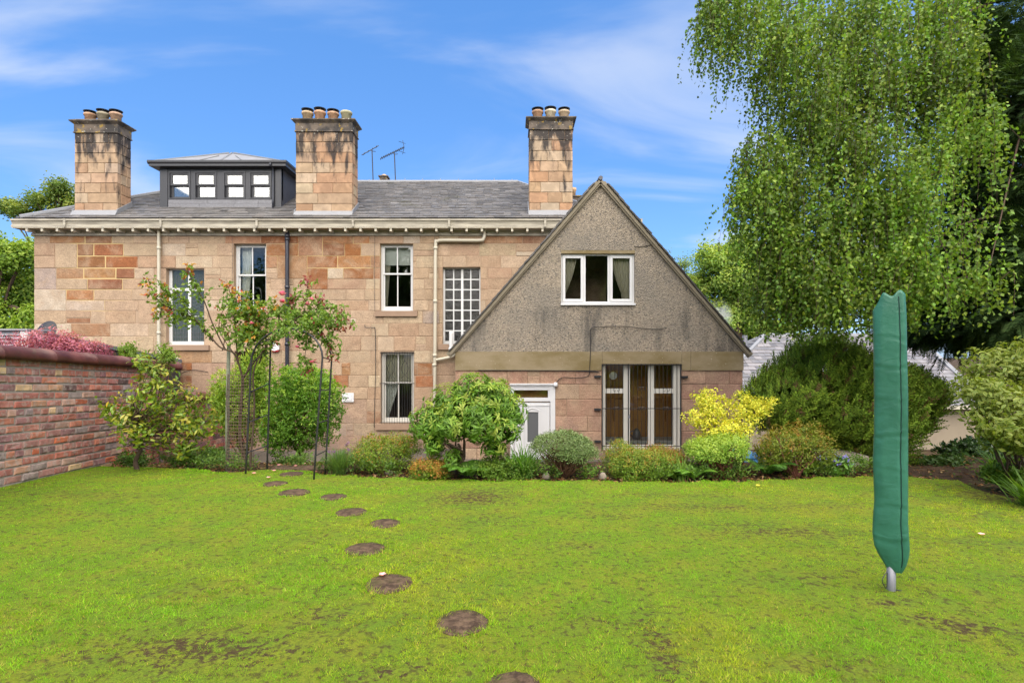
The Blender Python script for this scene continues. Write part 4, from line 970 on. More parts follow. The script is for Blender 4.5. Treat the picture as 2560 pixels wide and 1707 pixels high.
for i in range(7):
    xx = x0 - 0.4 + i * 0.42; mb.box(xx, xx + 0.38, YX + 0.98, YX + 1.025, z0 + 0.55, z0 + 1.05); mb.box(xx, xx + 0.38, YX + 0.98, YX + 1.025, z0 + 1.10, z0 + 1.8)
mb.build('cupboard', M['kitchen_wood'], None, label='row of amber wooden kitchen cupboards seen through the triple window', cat='cupboard', origin=(x0, YX + 1.2, z0))
mb = MB(); kx = X(1604, YX); kz = Z(1105, YX); mb.lathe((kx, YX + 0.5, kz), [(0.09, 0), (0.10, 0.05), (0.085, 0.16), (0.05, 0.22), (0.015, 0.25)], 14); mb.tube(smoothpath([(kx - 0.08, YX + 0.5, kz + 0.05), (kx - 0.17, YX + 0.5, kz + 0.13), (kx - 0.08, YX + 0.5, kz + 0.2)], 4), 0.014, 6)
mb.build('kettle', M['galvanised'], None, True, 'steel kettle behind the bars of the triple window', 'kettle', origin=(kx, YX + .5, kz))
MB().box(x0 - 0.3, x1 + 0.3, YX + 0.3, YX + 0.9, Z(1108, YX) - 0.05, Z(1106, YX)).build('worktop', M['room_light'], ex)
mb = MB(); cxp, czp = X(1538, YX), Z(940, YX)
mb.tube([(cxp, YX + 0.24, czp - 0.001), (cxp, YX + 0.25, czp)], 0.09, 20); mb.build('wall_plate', M['room_light'], None, label='round pale disc hanging inside the triple window', cat='plate', origin=(cxp, YX + .25, czp))
# gates
mb = MB(); gy = YX - 0.05; gx0, gx1 = x0 + 0.0, x1 - 0.0
for a in (1505.5, 1516, 1527, 1537, 1547, 1557, 1571, 1583, 1594, 1604, 1614, 1626, 1638, 1648, 1658, 1668, 1679, 1691, 1702): mb.tube([(X(a, gy), gy, z0), (X(a, gy), gy, z1 + 0.0)], 0.0058 if a not in (1505.5, 1571, 1702) else 0.014, 4)
for zz in (z1 - 0.02, Z(1021, gy), z0 + 0.1): mb.tube([(gx0, gy, zz), (gx1, gy, zz)], 0.009, 4)
for a, b in ((1541, 975), (1666, 975), (1604, 972), (1541, 1022), (1604, 1022), (1666, 1022)):
    c = P(a, b, gy - 0.004)
    for s in (-1, 1):
        mb.tube(smoothpath([c + Vector((0, 0, 0.03)), c + Vector((s * 0.05, 0, 0.045)), c + Vector((s * 0.07, 0, 0)), c + Vector((s * 0.04, 0, -0.03)), c + Vector((s * 0.02, 0, 0))], 4), 0.006, 3)
mb.build('window_guard', M['black_metal'], ex)
for a, b in ((1494, 941), (1494, 1023), (1494, 1103), (1711, 942)):
    c = P(a, b, YX - 0.04); MB().box(c.x - 0.075, c.x + 0.07, YX - 0.075, YX + 0.01, c.z - 0.022, c.z + 0.022).build('gate_hinge', M['black_metal'], ex)
mb = MB(); c = P(1573, 1042, gy - 0.02); mb.box(c.x - 0.02, c.x + 0.02, gy - 0.03, gy + 0.01, c.z - 0.03, c.z + 0.02); mb.tube(smoothpath([c + Vector((-.015, 0, .02)), c + Vector((0, 0, .05)), c + Vector((.015, 0, .02))], 4), 0.006, 4); mb.build('padlock', M['galvanised'], ex)
# the white door with its fanlight
x0, x1, z0, z1 = dor; yd = YX + 0.05
mb = MB(); q = frame_rect(mb, dor, yd - 0.05, yd + 0.06, 0.075, 0.11, 0.05, 0.05); zf0, zf1 = Z(994, YX), Z(975, YX)
mb.box(q[0], q[1], yd - 0.04, yd + 0.05, Z(1003, YX), zf0); mb.box(q[0], q[1], yd - 0.04, yd + 0.05, zf1, q[3]); mb.box(x0 - 0.02, x1 + 0.02, yd - 0.09, yd, z1 - 0.0, z1 + 0.035)
fr_ = mb.build('door_frame', M['white_upvc'], ex)
pane(fr_, (q[0], q[1] - 0.05, zf0, zf1), yd, 'glass'); MB().box(q[1] - 0.05, q[1], yd - 0.03, yd + 0.04, zf0, zf1).build('fanlight_stile', M['white_upvc'], fr_)
MB().box(q[0] - 0.1, q[1] + 0.1, YX + 0.30, YX + 0.34, z0, z1).build('room_interior', M['kitchen_wood'], ex)
dl = (q[0] + 0.012, q[1] - 0.012, q[2] + 0.01, Z(1006, YX)); mb = MB()
pg = (X(1318.7, YX), X(1346, YX), Z(1105.6, YX), Z(1030, YX))
wall_with_holes(mb, dl[0], dl[1], yd - 0.02, yd + 0.03, dl[2], dl[3], [pg]); dr = mb.build('door', M['white_upvc'], ex)
MB().box(pg[0], pg[1], yd - 0.005, yd + 0.0, pg[2], pg[3]).build('pane', M['frosted_glass'], dr)
for grow, t, pr_ in ((0.012, 0.022, 0.034), (0.06, 0.02, 0.028), (0.115, 0.014, 0.024)):
    mb = MB(); a0, a1, b0, b1 = pg[0] - grow, pg[1] + grow, pg[2] - grow, pg[3] + grow
    mb.box(a0 - t, a0, yd - pr_, yd - 0.018, b0, b1); mb.box(a1, a1 + t, yd - pr_, yd - 0.018, b0, b1); mb.box(a0 - t, a1 + t, yd - pr_, yd - 0.018, b0 - t, b0)
    arc = [(a0 - t + (a1 - a0 + 2 * t) * k / 10, 0, b1 + (0.06 if grow < 0.1 else 0.0) * math.sin(math.pi * k / 10)) for k in range(11)]
    for k in range(10): p0, p1 = arc[k], arc[k + 1]; mb.prism([(p0[0], yd - pr_, p0[2]), (p1[0], yd - pr_, p1[2]), (p1[0], yd - pr_, p1[2] + t), (p0[0], yd - pr_, p0[2] + t)], (0, pr_ - 0.018, 0))
    mb.build('door_moulding', M['white_upvc'], dr)
mb = MB()
for a in (1303, 1310, 1358, 1364): mb.box(X(a, YX) - 0.006, X(a, YX) + 0.006, yd - 0.028, yd - 0.018, dl[2] + 0.2, Z(1020, YX))
mb.box(dl[0], dl[1], yd - 0.035, yd - 0.018, dl[3] - 0.075, dl[3] - 0.05); mb.build('door_moulding', M['white_upvc'], dr)
mb = MB(); c = P(1389, 961, YX - 0.06); mb.lathe((c.x, YX - 0.05, c.z - 0.05), [(0.04, 0), (0.048, 0.03), (0.046, 0.08), (0.02, 0.10)], 14); mb.build('door_camera', M['white_upvc'], ex, True)  # white dome camera at the top corner of the door frame, gives no light
# wires on the gable
mb = MB(); yq = YX - 0.045
cab([(1389, 958), (1405, 944), (1438, 945), (1465, 942), (1473, 936), (1474, 925)], yq, 0.009); cab([(1474, 925), (1476, 880), (1476, 830), (1479, 822), (1488, 817), (1560, 816), (1600, 820), (1640, 823), (1668, 819)], yq - 0.0, 0.007)
cab([(1195, 925.5), (1350, 926), (1470, 927), (1496, 930)], yq, 0.009); cab([(1385, 926), (1455, 928), (1500, 931)], yq, 0.006); cab([(1585, 617), (1610, 616), (1630, 612), (1640, 610)], YX - 0.03, 0.007)

# ------------------------------------------------------------------ brick garden wall
WO = Vector((-5.30, 5.8, 0.075)); WD = Vector((-0.114, 1, -0.06)); WDn = Vector((-0.114, 1, 0)).normalized(); WN = Vector((WDn.y, -WDn.x, 0)); YAW = math.atan2(WDn.x, WDn.y)
def WP(t, h, o=0.0): return WO + WD * t + WN * o + Vector((0, 0, h))
bw_ = thing('brick_garden_wall', WP(0, 0), 'old red and buff brick garden wall with rounded red coping', 'wall')
BRC = [(0.30, 0.105, 0.075), (0.29, 0.115, 0.09), (0.34, 0.13, 0.085), (0.27, 0.11, 0.09), (0.37, 0.19, 0.12), (0.43, 0.29, 0.16), (0.25, 0.12, 0.10), (0.36, 0.10, 0.05), (0.11, 0.065, 0.06), (0.33, 0.19, 0.15), (0.20, 0.15, 0.14), (0.20, 0.10, 0.095)]
BRW = [5, 5, 4, 5, 2, 1.6, 4, 1.0, 1.6, 2.5, 2, 3]
def brick_mesh(w, h, d): 
    me = stone_mesh(w, h, d, 0.009, 0.004); me.name = 'brick'; return me
STR = [brick_mesh(0.235, 0.072, 0.10) for _ in range(6)]; HDR = [brick_mesh(0.112, 0.072, 0.10) for _ in range(5)]
CH = 0.0892; nb = 0; far = MB()
T1, T2 = 3.40, 7.4
def mort(t0, t1, h1): 
    c = [WP(t0, -0.35, -0.009), WP(t1, -0.35, -0.009), WP(t1, h1, -0.009), WP(t0, h1, -0.009)]
    MBm.prism(c, WN * -0.22)
MBm = MB(); mort(-2.4, T1, 15 * CH + 0.0); mort(T1, T2, 9 * CH)
MBm.build('wall_core', M['brick_mortar'], bw_)
pitch_ = -math.atan(0.06)
for k in range(-3, 15):
    hdr = k % 5 == 3; L = 0.1225 if hdr else 0.2475; t = -2.4 + (0.06 if hdr else (0.12 if k % 2 else 0)) + rnd.uniform(-0.03, 0.03)
    while t < T2:
        if not (t + L > T1 + 0.03 and k >= 9):
            c = WP(t + L / 2, (k + 0.5) * CH + rnd.uniform(-0.003, 0.003), rnd.uniform(-0.004, 0.006))
            seen = -0.35 < t < T1 and k >= 0 and not (t > 1.9 and k < 1) and not (t > 2.7 and k < 8)
            if seen:
                o = link('brick', rnd.choice(HDR if hdr else STR), M['old_brick'], bw_, c, jit(rnd.choices(BRC, BRW)[0], 0.10))
                o.rotation_euler = (Matrix.Rotation(R(90) - YAW, 3, 'Z') @ Matrix.Rotation(-pitch_, 3, 'Y')).to_euler(); nb += 1
            else:
                a, b = WP(t + 0.006, k * CH + 0.008), WP(t + L - 0.006, k * CH + 0.008)
                far.prism([a, b, b + Vector((0, 0, CH - 0.016)), a + Vector((0, 0, CH - 0.016))], WN * -0.08); far.c += [jit(rnd.choices(BRC, BRW)[0], 0.10)] * 8
        t += L
g = G('old_brick_mass'); c = g.attr(); n1 = g.noise(g.pos(), 9, 4); c = g.mix(g.rng(n1, 0.35, 0.7), g.scale(c, 0.7), g.scale(c, 1.2)); g.bump(g.noise(g.pos(), 25, 4), 0.8, 0.008); g.fin(c, 0.9, 0.2)
far.build('bricks_beyond', M['old_brick_mass'], bw_, kind='stuff')
print('bricks', nb)
def coping(t0, t1, h, name='coping'):
    mb = MB(); prof = [(0.06, -0.01), (0.075, 0.02), (0.065, 0.075), (0.03, 0.115), (-0.05, 0.14), (-0.13, 0.14), (-0.21, 0.115), (-0.245, 0.07), (-0.25, 0.02), (-0.235, -0.01)]
    v = []; ts = (t0, t0 + 0.004, t1 - 0.03, t1 - 0.028, t1)
    for i, t in enumerate(ts):
        k = 1.0 if i < 3 else 1.045
        for o, z in prof: v.append(WP(t, h + z * k, (o + 0.09) * k - 0.09))
    n = len(prof); f = [(j * n + i, j * n + (i + 1) % n, (j + 1) * n + (i + 1) % n, (j + 1) * n + i) for j in range(4) for i in range(n)] + [tuple(range(n)), tuple(range(5 * n - 1, 4 * n - 1, -1))]
    mb.add(v, f); o = mb.build(name, M['glazed_coping'], bw_, True); return o
t = -2.35
while t < T1 + 0.05: coping(t, t + 0.765, 15 * CH); t += 0.77
t = T1 + 0.25
while t < T2 - 0.2: coping(t, t + 0.765, 9 * CH); t += 0.77

# ------------------------------------------------------------------ neighbour's shed behind the wall
sh = thing('flat_roofed_shed', (-8.4, 11.8, -0.6), 'dark low shed with grey sloping roof edge behind the brick wall', 'shed')
a, b = P(97, 827, 9.7), P(455, 899, 13.75)
MB().prism([a + Vector((0, 0, -0.08)), b + Vector((0, 0, -0.08)), b + Vector((0, 0, 0)), a], (-2.6, 0.0, 0)).build('roof', M['shed_roof'], sh)
for k in range(7):
    u, w_ = a + Vector((-0.04 + 0.002 * (k % 2), 0, -0.10 - 0.14 * k)), b + Vector((-0.04 + 0.002 * (k % 2), 0, -0.10 - 0.14 * k))
    MB().prism([u + Vector((0, 0, -0.135)), w_ + Vector((0, 0, -0.135)), w_, u], (-0.03, 0, 0)).build('cladding_board', M['charcoal_paint'], sh)
MB().box(a.x - 2.6, a.x - 0.08, a.y, a.y + 0.05, -0.8, a.z - 0.09).build('end_wall', M['charcoal_paint'], sh)
lv = thing('slatted_box', P(0, 862, 9.0) + Vector((-1, 0, -0.5)), 'pale grey louvred cabinet standing behind the pink barberry', 'cabinet')
x0, x1 = X(-60, 9.2), X(73, 9.2); z0, z1 = 0.6, Z(822, 9.2)
MB().box(x0, x1, 9.2, 9.6, z0, z1 - 0.03).build('body', M['louvre_paint'], lv); MB().box(x0, x1 + 0.02, 9.14, 9.62, z1 - 0.028, z1).build('lid', M['louvre_paint'], lv); MB().box(x1 - 0.12, x1 + 0.004, 9.165, 9.2, z0, z1 - 0.03).build('corner_post', M['white_paint'], lv)
for k in range(9): zz = z1 - 0.07 - k * 0.055; MB().prism([(x0, 9.195, zz), (x0, 9.165, zz - 0.035), (x0, 9.17, zz - 0.04), (x0, 9.2, zz - 0.008)], (x1 - 0.12 - x0, 0, 0)).build('slat', M['louvre_paint'], lv)
ds = thing('satellite_dish', P(103, 840, 10.6), 'dark grey satellite dish in front of the house corner', 'dish')
c = P(103, 834, 10.6); v = []; f = []; nn = 24
for j in range(7):
    r_ = j / 6
    for i in range(nn): an = 2 * math.pi * i / nn; v.append((c.x + 0.20 * r_ * math.cos(an), c.y + 0.12 * r_ * math.sin(an) * 0.9 + 0.10 * (r_ * r_), c.z + 0.235 * r_ * math.sin(an) + 0.02))
for j in range(6):
    for i in range(nn): f.append((j * nn + i, j * nn + (i + 1) % nn, (j + 1) * nn + (i + 1) % nn, (j + 1) * nn + i))
mb = MB(); mb.v = v; mb.f = f; mb.build('reflector', M['grey_plastic'], ds, True)
MB().tube(smoothpath([c + Vector((0, 0, -0.05)), c + Vector((0.15, -0.05, -0.08)), c + Vector((0.30, 0.0, -0.06))], 4), 0.014, 6).box(c.x + 0.27, c.x + 0.4, c.y - 0.05, c.y + 0.05, c.z - 0.1, c.z - 0.03).build('arm', M['grey_plastic'], ds)
MB().tube([c + Vector((0, 0.05, 0)), c + Vector((0, 0.05, -0.5))], 0.02, 6).build('mast', M['grey_plastic'], ds)

# ------------------------------------------------------------------ bungalow on the right
YB = 20.0; bx0, bx1 = X(1740, YB), X(2480, YB); bz = Z(1014, YB); brY = YB + 4.4; brz = Z(839, brY); rx0, rx1 = X(1911, brY), X(2285, brY)
bun = thing('bungalow', (bx0 + 0.4, YB + 0.4, -2.1), 'low cream bungalow with pale slate roof behind the dark yew', 'house')
MB().box(bx0 + 0.35, bx1 - 0.3, YB + 0.35, YB + 8.4, -2.6, bz + 0.02).build('wall', M['harl_cream'], bun)
mb = MB(); Q0, Q1, Q2, Q3 = (bx0, YB, bz), (bx1, YB, bz), (bx1, YB + 8.8, bz), (bx0, YB + 8.8, bz); T0, T1_ = (rx0, brY, brz), (rx1, brY, brz)
mb.quad(Q0, Q1, T1_, T0); mb.add([Q1, Q2, T1_], [(0, 1, 2)]); mb.quad(Q2, Q3, T0, T1_); mb.add([Q3, Q0, T0], [(0, 1, 2)])
br = mb.build('roof', M['slate_plain'], bun)
BSL = [(0.13, 0.13, 0.14), (0.16, 0.155, 0.165), (0.10, 0.10, 0.11)]
mb = MB(); v_ = Vector((0, brY - YB, brz - bz)); vl = v_.length
slate_field(mb, Q0, (1, 0, 0), v_, bx1 - bx0, vl, 0.26, (0.26, 0.32), lambda s: ((rx0 - bx0) * s / vl, (bx1 - bx0) + (rx1 - bx1) * s / vl), BSL, 0.016, 0.03)
v2 = Vector((rx0 - bx0, 0, brz - bz)); vl2 = v2.length
slate_field(mb, Q3, (0, -1, 0), v2, 8.8, vl2, 0.26, (0.26, 0.32), lambda s: (4.4 * s / vl2, 8.8 - 4.4 * s / vl2), BSL, 0.016, 0.03)
mb.build('slates', M['slate'], br, kind='stuff')
mb = MB(); mb.tube([Q0, T0], 0.10, 6); mb.tube([T0, T1_], 0.11, 6); mb.tube([Q1, T1_], 0.13, 6); mb.tube([Q3, T0], 0.10, 6); mb.build('ridge_capping', M['lead'], br)
MB().box(bx0 - 0.05, bx1 + 0.05, YB - 0.08, YB + 0.06, bz - 0.12, bz).build('gutter', M['cream_paint'], bun)
MB().tube([(X(1862, 23), 23.0, Z(872, 23)), (X(1862, 23), 23.0, Z(838, 23))], 0.10, 8).build('flue_pipe', M['galvanised'], bun)
# ------------------------------------------------------------------ foliage tools
def nrm(a): return a / np.maximum(np.linalg.norm(a, axis=1, keepdims=True), 1e-9)
def rvec(n): return nrm(RG.normal(size=(n, 3)))
def mesh_np(name, v, f, mat, parent, col=None, sm=False, label=None, cat=None, kind=None):
    """v (N,3) world coordinates, f (M,3) or (M,4) int; col (N,3)."""
    off = np.array(wloc(parent)) if parent is not None else np.zeros(3)
    me = bpy.data.meshes.new(name); n, m, k = len(v), len(f), f.shape[1]
    me.vertices.add(n); me.vertices.foreach_set('co', (v - off).astype(np.float32).ravel())
    me.loops.add(m * k); me.loops.foreach_set('vertex_index', f.astype(np.int32).ravel())
    me.polygons.add(m); me.polygons.foreach_set('loop_start', np.arange(0, m * k, k, dtype=np.int32)); me.polygons.foreach_set('loop_total', np.full(m, k, dtype=np.int32))
    me.update(calc_edges=True)
    if col is not None:
        at = me.color_attributes.new('col', 'FLOAT_COLOR', 'POINT'); at.data.foreach_set('color', np.concatenate([col, np.ones((n, 1))], 1).astype(np.float32).ravel())
    if sm: smooth(me)
    return tag(link(name, me, mat, parent), label, cat, None, kind)
def leaf_geo(p, a, nn, L, W, col, fold=0.18, droop=0.12, edge=None, wide=0.5):
    """Kite leaves folded on the midrib. p base, a axis, nn normal; per-leaf length, width, colour."""
    n = len(p); L = np.broadcast_to(L, n)[:, None]; W = np.broadcast_to(W, n)[:, None]
    s = nrm(np.cross(a, nn)); nn = nrm(np.cross(s, a))
    v0 = p; v1 = p + a * L * wide + s * W * 0.5 + nn * W * fold; v2 = p + a * L - nn * L * droop; v3 = p + a * L * wide - s * W * 0.5 + nn * W * fold
    v = np.stack([v0, v1, v2, v3], 1).reshape(-1, 3); i = np.arange(n)[:, None] * 4
    f = np.concatenate([i + [0, 1, 2], i + [0, 2, 3]], 1).reshape(-1, 3)
    c = np.repeat(col, 4, 0)
    if edge is not None:
        c = c.reshape(n, 4, 3).copy(); c[:, 1] = edge; c[:, 3] = edge; c[:, 2] = c[:, 2] * 0.4 + edge * 0.6; c = c.reshape(-1, 3)
    return v, f, c
def leaf_long(p, a, nn, L, W, col, edge=None, droop=0.25, fold=0.12):
    """Broader leaves in six quads: two halves, three lengths, bending along the midrib."""
    n = len(p); L = np.broadcast_to(L, n)[:, None]; W = np.broadcast_to(W, n)[:, None]
    s = nrm(np.cross(a, nn)); nn = nrm(np.cross(s, a)); rows = []; cc = []
    for t, w in ((0.0, 0.10), (0.35, 0.85), (0.68, 0.9), (1.0, 0.06)):
        m = p + a * L * t - nn * L * droop * t * t
        rows += [m - s * W * 0.5 * w + nn * W * fold * w, m, m + s * W * 0.5 * w + nn * W * fold * w]
        e = col if edge is None else edge; cc += [e, col, e]
    v = np.stack(rows, 1).reshape(-1, 3); c = np.stack(cc, 1).reshape(-1, 3); i = np.arange(n)[:, None] * 12; q = []
    for r_ in range(3):
        for h in range(2): b = r_ * 3 + h; q.append(i + [b, b + 1, b + 4, b + 3])
    return v, np.concatenate(q, 1).reshape(-1, 4), c
class Lumps:
    def __init__(s, amp, freq=3.0, k=7):
        s.k = RG.normal(size=(k, 3)) * freq; s.ph = RG.uniform(0, 6.28, k); s.amp = amp
    def __call__(s, d): return 1 + s.amp * np.sin(d @ s.k.T + s.ph).sum(1) / math.sqrt(s.k.shape[0])
def shell(ells, n, inner=0.5, lump=0.16, freq=3.0, low=-1.0):
    """Points scattered in the outer part of a union of ellipsoids, with outward directions. low: reject directions below."""
    ells = np.array(ells, float); w = (ells[:, 3] * ells[:, 4] + ells[:, 4] * ells[:, 5] + ells[:, 3] * ells[:, 5]); w /= w.sum()
    idx = RG.choice(len(ells), n * 2, p=w); d = rvec(n * 2); d = d[d[:, 2] > low] if low > -1 else d; d = d[:n]; idx = idx[:len(d)]
    lf = [Lumps(lump, freq) for _ in ells]; m = np.ones(len(d))
    for i in range(len(ells)):
        k = idx == i
        if k.any(): m[k] = lf[i](d[k])
    dep = RG.uniform(0, 1, len(d)) ** 1.7 * inner; r_ = (1 - dep) * m
    rad = ells[idx, 3:6]; pt = ells[idx, :3] + d * r_[:, None] * rad
    # drop points buried deep in another lobe
    keep = np.ones(len(d), bool)
    for e in ells:
        q = (((pt - e[:3]) / e[3:6]) ** 2).sum(1); keep &= q > (1 - inner) ** 2 * 0.55
    return pt[keep], nrm(d / rad)[keep], dep[keep]
def palette(cols, n, w=None, var=0.18):
    c = np.array(cols, float)[RG.choice(len(cols), n, p=w)]; k = 1 + RG.normal(size=(n, 1)) * var * 0.6; return np.clip(c * np.clip(k, 0.5, 1.6) * (1 + RG.normal(size=(n, 3)) * var * 0.2), 0.002, 0.95)
def rosettes(pt, out, dep, k, L, W, pal, tips=None, tip_w=0.5, up=0.35, outw=0.5, spread=1.0, scatter=0.02, long=False, edge=None, droop=0.15, tip_up=0.2):
    n = len(pt); P_ = np.repeat(pt, k, 0) + RG.normal(size=(n * k, 3)) * scatter; O = np.repeat(out, k, 0); dp = np.repeat(dep, k)
    t = rvec(n * k); t = nrm(t - O * (t * O).sum(1, keepdims=True))
    a = nrm(O * outw + t * spread + np.array([0, 0, up])); nn = nrm(O + t * 0.2 + np.array([0, 0, 0.6]) + RG.normal(size=(n * k, 3)) * 0.35)
    col = palette(pal, n * k)
    if tips is not None:
        tipc = palette(tips, n, None, 0.15); ch = np.repeat((RG.uniform(0, 1, n) < tip_w * np.clip((out[:, 2] - tip_up + 0.6), 0, 1.3)) & (dep < 0.22), k); col[ch] = np.repeat(tipc, k, 0)[ch]
    Ls = L * RG.uniform(0.7, 1.25, n * k); Ws = W * RG.uniform(0.8, 1.2, n * k)
    if edge is not None: ed = palette(edge, n * k, None, 0.1)
    else: ed = None
    return (leaf_long if long else leaf_geo)(P_, a, nn, Ls, Ws, col, edge=ed, droop=droop)
def branches(mb, base, targets, r0, r1=0.004, sides=5, wob=0.06, lift=0.35):
    base = Vector(base)
    for t in targets:
        t = Vector(t); d = t - base; m1 = base + d * 0.35 + Vector((rnd.uniform(-wob, wob), rnd.uniform(-wob, wob), d.z * lift * 0.25)); m2 = base + d * 0.7 + Vector((rnd.uniform(-wob, wob), rnd.uniform(-wob, wob), d.z * lift * 0.12))
        path = smoothpath([base, m1, m2, t], 3); n = len(path); mb.tube(path, [r0 + (r1 - r0) * i / (n - 1) for i in range(n)], sides, False)
def ell(px0, py0, px1, py1, Y, ry=None):
    x0, x1, z0, z1 = X(px0, Y), X(px1, Y), Z(py1, Y), Z(py0, Y); rx, rz = (x1 - x0) / 2, (z1 - z0) / 2
    return ((x0 + x1) / 2, Y, (z0 + z1) / 2, rx, ry or min(rx, rz * 1.2), rz)
def fbm0(x, y): return np.sin(x * 3.1 + 1) * 0.4 + np.sin(x * 7.3 + y * 3) * 0.3 + np.sin(x * 13.7 + 2) * 0.25
SHRUBS = 'shrubs in the planting bed'
def shrub(name, label, ells, base, n, k, L, W, pal, tips=None, tip_w=0.5, mat='leaf', stems=14, stem_r=0.012, stem_mat='twig_brown', inner=0.45, lump=0.14, freq=3.0, low=-1.0, long=False, edge=None, up=0.35, outw=0.5, droop=0.15, scatter=0.02, cat='shrub', group=SHRUBS, twigs=0, tip_up=0.2, spread=1.0, fork=0.0):
    bx, by = base
    if group == SHRUBS and by < 7.6 and by > 6.6: by -= 0.24; ells = [(e[0], e[1] - 0.24, e[2] - 0.02, e[3] * 1.10, e[4] * 1.1, e[5] * 1.08) for e in ells]
    bz_ = Hf(bx, by) - 0.03
    o = thing(name, (bx, by, bz_), label, cat, group)
    pt, out, dep = shell(ells, n, inner, lump, freq, low)
    v, f, c = rosettes(pt, out, dep, k, L, W, pal, tips, tip_w, up, outw, spread, scatter, long, edge, droop, tip_up)
    mesh_np('foliage', v, f, M[mat], o, c)
    mb = MB(); tg = pt[RG.choice(len(pt), min(stems, len(pt)), False)]
    cen = np.array([np.mean([e[i] for e in ells]) for i in range(3)])
    if fork:
        fk = Vector((bx + 0.04, by, bz_ + fork)); mb.tube(smoothpath([(bx, by, bz_), (bx - 0.03, by, bz_ + fork * 0.5), fk], 4), [stem_r * 1.9, stem_r * 1.7, stem_r * 1.6, stem_r * 1.6, stem_r * 1.5, stem_r * 1.5, stem_r * 1.4, stem_r * 1.4, stem_r * 1.3], 7)
        hub = [fk + Vector((rnd.uniform(-0.25, 0.25), rnd.uniform(-0.2, 0.2), rnd.uniform(0.1, 0.3))) for _ in range(5)]
        branches(mb, fk, hub, stem_r, stem_r * 0.6)
        for t in tg: h_ = min(hub, key=lambda q: (q - Vector(t)).length); branches(mb, h_, [tuple(t)], stem_r * 0.5, 0.002, 4)
    else: branches(mb, (bx, by, bz_), [tuple(cen + (t - cen) * 0.80) for t in tg], stem_r, lift=0.0)
    for t in range(twigs):
        q = pt[RG.integers(len(pt))]; s = cen + (q - cen) * 0.55; s[2] -= 0.1; mb.tube([tuple(s), tuple((s + q) / 2 + RG.normal(size=3) * 0.02), tuple(q)], [0.004, 0.003, 0.002], 3, False)
    mb.build('stems', M[stem_mat], o)
    return o
def lobes(e, k, shrink=0.55, seed=0, flat=1.0, lowz=-0.4):
    """Break one ellipsoid into an uneven cluster of smaller ones so that its outline is lumpy."""
    r_ = random.Random(seed); cx, cy, cz, rx, ry, rz = e; out = [(cx, cy, cz, rx * 0.72, ry * 0.72, rz * 0.72)]
    for i in range(k):
        an = r_.uniform(0, 2 * math.pi); el = r_.uniform(lowz, 1.0); ce = math.sqrt(max(0, 1 - el * el)); s = r_.uniform(shrink * 0.7, shrink * 1.15); q = 1 - s * 0.92
        out.append((cx + rx * q * ce * math.cos(an), cy + ry * q * ce * math.sin(an), cz + rz * q * el, rx * s, ry * s, rz * s * flat))
    return out

# ------------------------------------------------------------------ shrubs of the bed (left to right)
GRN = [(0.07, 0.15, 0.018), (0.10, 0.19, 0.025), (0.05, 0.11, 0.015)]
# yellow-green camellia by the brick wall
camb = (X(345 * 1.0884, 7.3), 7.3); Yq = 7.3
E = []
for (a, b, c, d) in ((290, 905, 380, 985), (340, 845, 420, 930), (390, 880, 475, 960), (430, 915, 515, 1005), (300, 965, 400, 1010), (365, 930, 470, 1020), (400, 985, 480, 1045), (335, 810, 375, 870), (270, 905, 320, 950)):
    E.append(ell(D(a), D(b), D(c), D(d), Yq + rnd.uniform(-0.25, 0.25), 0.28))
shrub('camellia_bush', 'loose yellow green leafy bush with a bare forked trunk beside the brick wall', E, camb, 430, 6, 0.070, 0.030, [(0.19, 0.25, 0.02), (0.14, 0.22, 0.02), (0.25, 0.27, 0.025), (0.09, 0.16, 0.015)], [(0.34, 0.27, 0.025), (0.28, 0.26, 0.03)], 0.35, 'leaf_glossy', 60, 0.018, 'bark', fork=0.28, inner=0.9, lump=0.1, long=True, scatter=0.03, up=0.2, droop=0.3)
# light bush left of the arch and the dense green bush behind it
E = lobes(ell(D(492), D(800), D(640), D(1068), 8.7, 0.65), 7, 0.5, 2)
shrub('green_bush', 'light green small leaved bush behind the wire netting', E, (X(D(565), 8.7), 8.7), 2300, 6, 0.045, 0.018, [(0.19, 0.30, 0.03), (0.15, 0.25, 0.025), (0.23, 0.33, 0.035)], [(0.30, 0.36, 0.05)], 0.5, 'leaf', 14, 0.012, inner=0.6, lump=0.12, outw=0.8)
E = lobes(ell(D(612), D(828), D(786), D(1085), 8.4, 0.8), 9, 0.5, 5)
shrub('green_bush', 'dense bright green bush behind the right legs of the rose arch', E, (X(D(690), 8.4), 8.4), 3300, 6, 0.05, 0.022, [(0.11, 0.23, 0.02), (0.085, 0.18, 0.018), (0.14, 0.27, 0.025)], [(0.23, 0.34, 0.04)], 0.55, 'leaf', 12, 0.012, inner=0.5, lump=0.13, outw=0.7)
AZ = [(0.15, 0.23, 0.022), (0.19, 0.27, 0.025), (0.11, 0.17, 0.018)]
# azalea left of the rhododendron
E = lobes(ell(D(818), D(985), D(975), D(1080), 7.3, 0.42), 8, 0.5, 7, lowz=-0.3)
shrub('azalea', 'domed green azalea with a few orange tips under the barred window', E, (X(D(895), 7.15), 7.15), 1700, 7, 0.026, 0.011, AZ, [(0.22, 0.25, 0.03), (0.30, 0.16, 0.03)], 0.5, 'leaf', 26, 0.010, inner=0.45, lump=0.12, freq=4)
E = lobes(ell(D(945), D(1030), D(1045), D(1092), 6.95, 0.30), 6, 0.5, 9)
shrub('azalea', 'small azalea with copper orange leaf tips left of the rhododendron', E, (X(D(1000), 6.9), 6.9), 800, 7, 0.025, 0.011, AZ, [(0.36, 0.14, 0.03), (0.30, 0.19, 0.03), (0.40, 0.22, 0.05)], 1.2, 'leaf', 22, 0.007, inner=0.6, lump=0.15, freq=4, twigs=40)
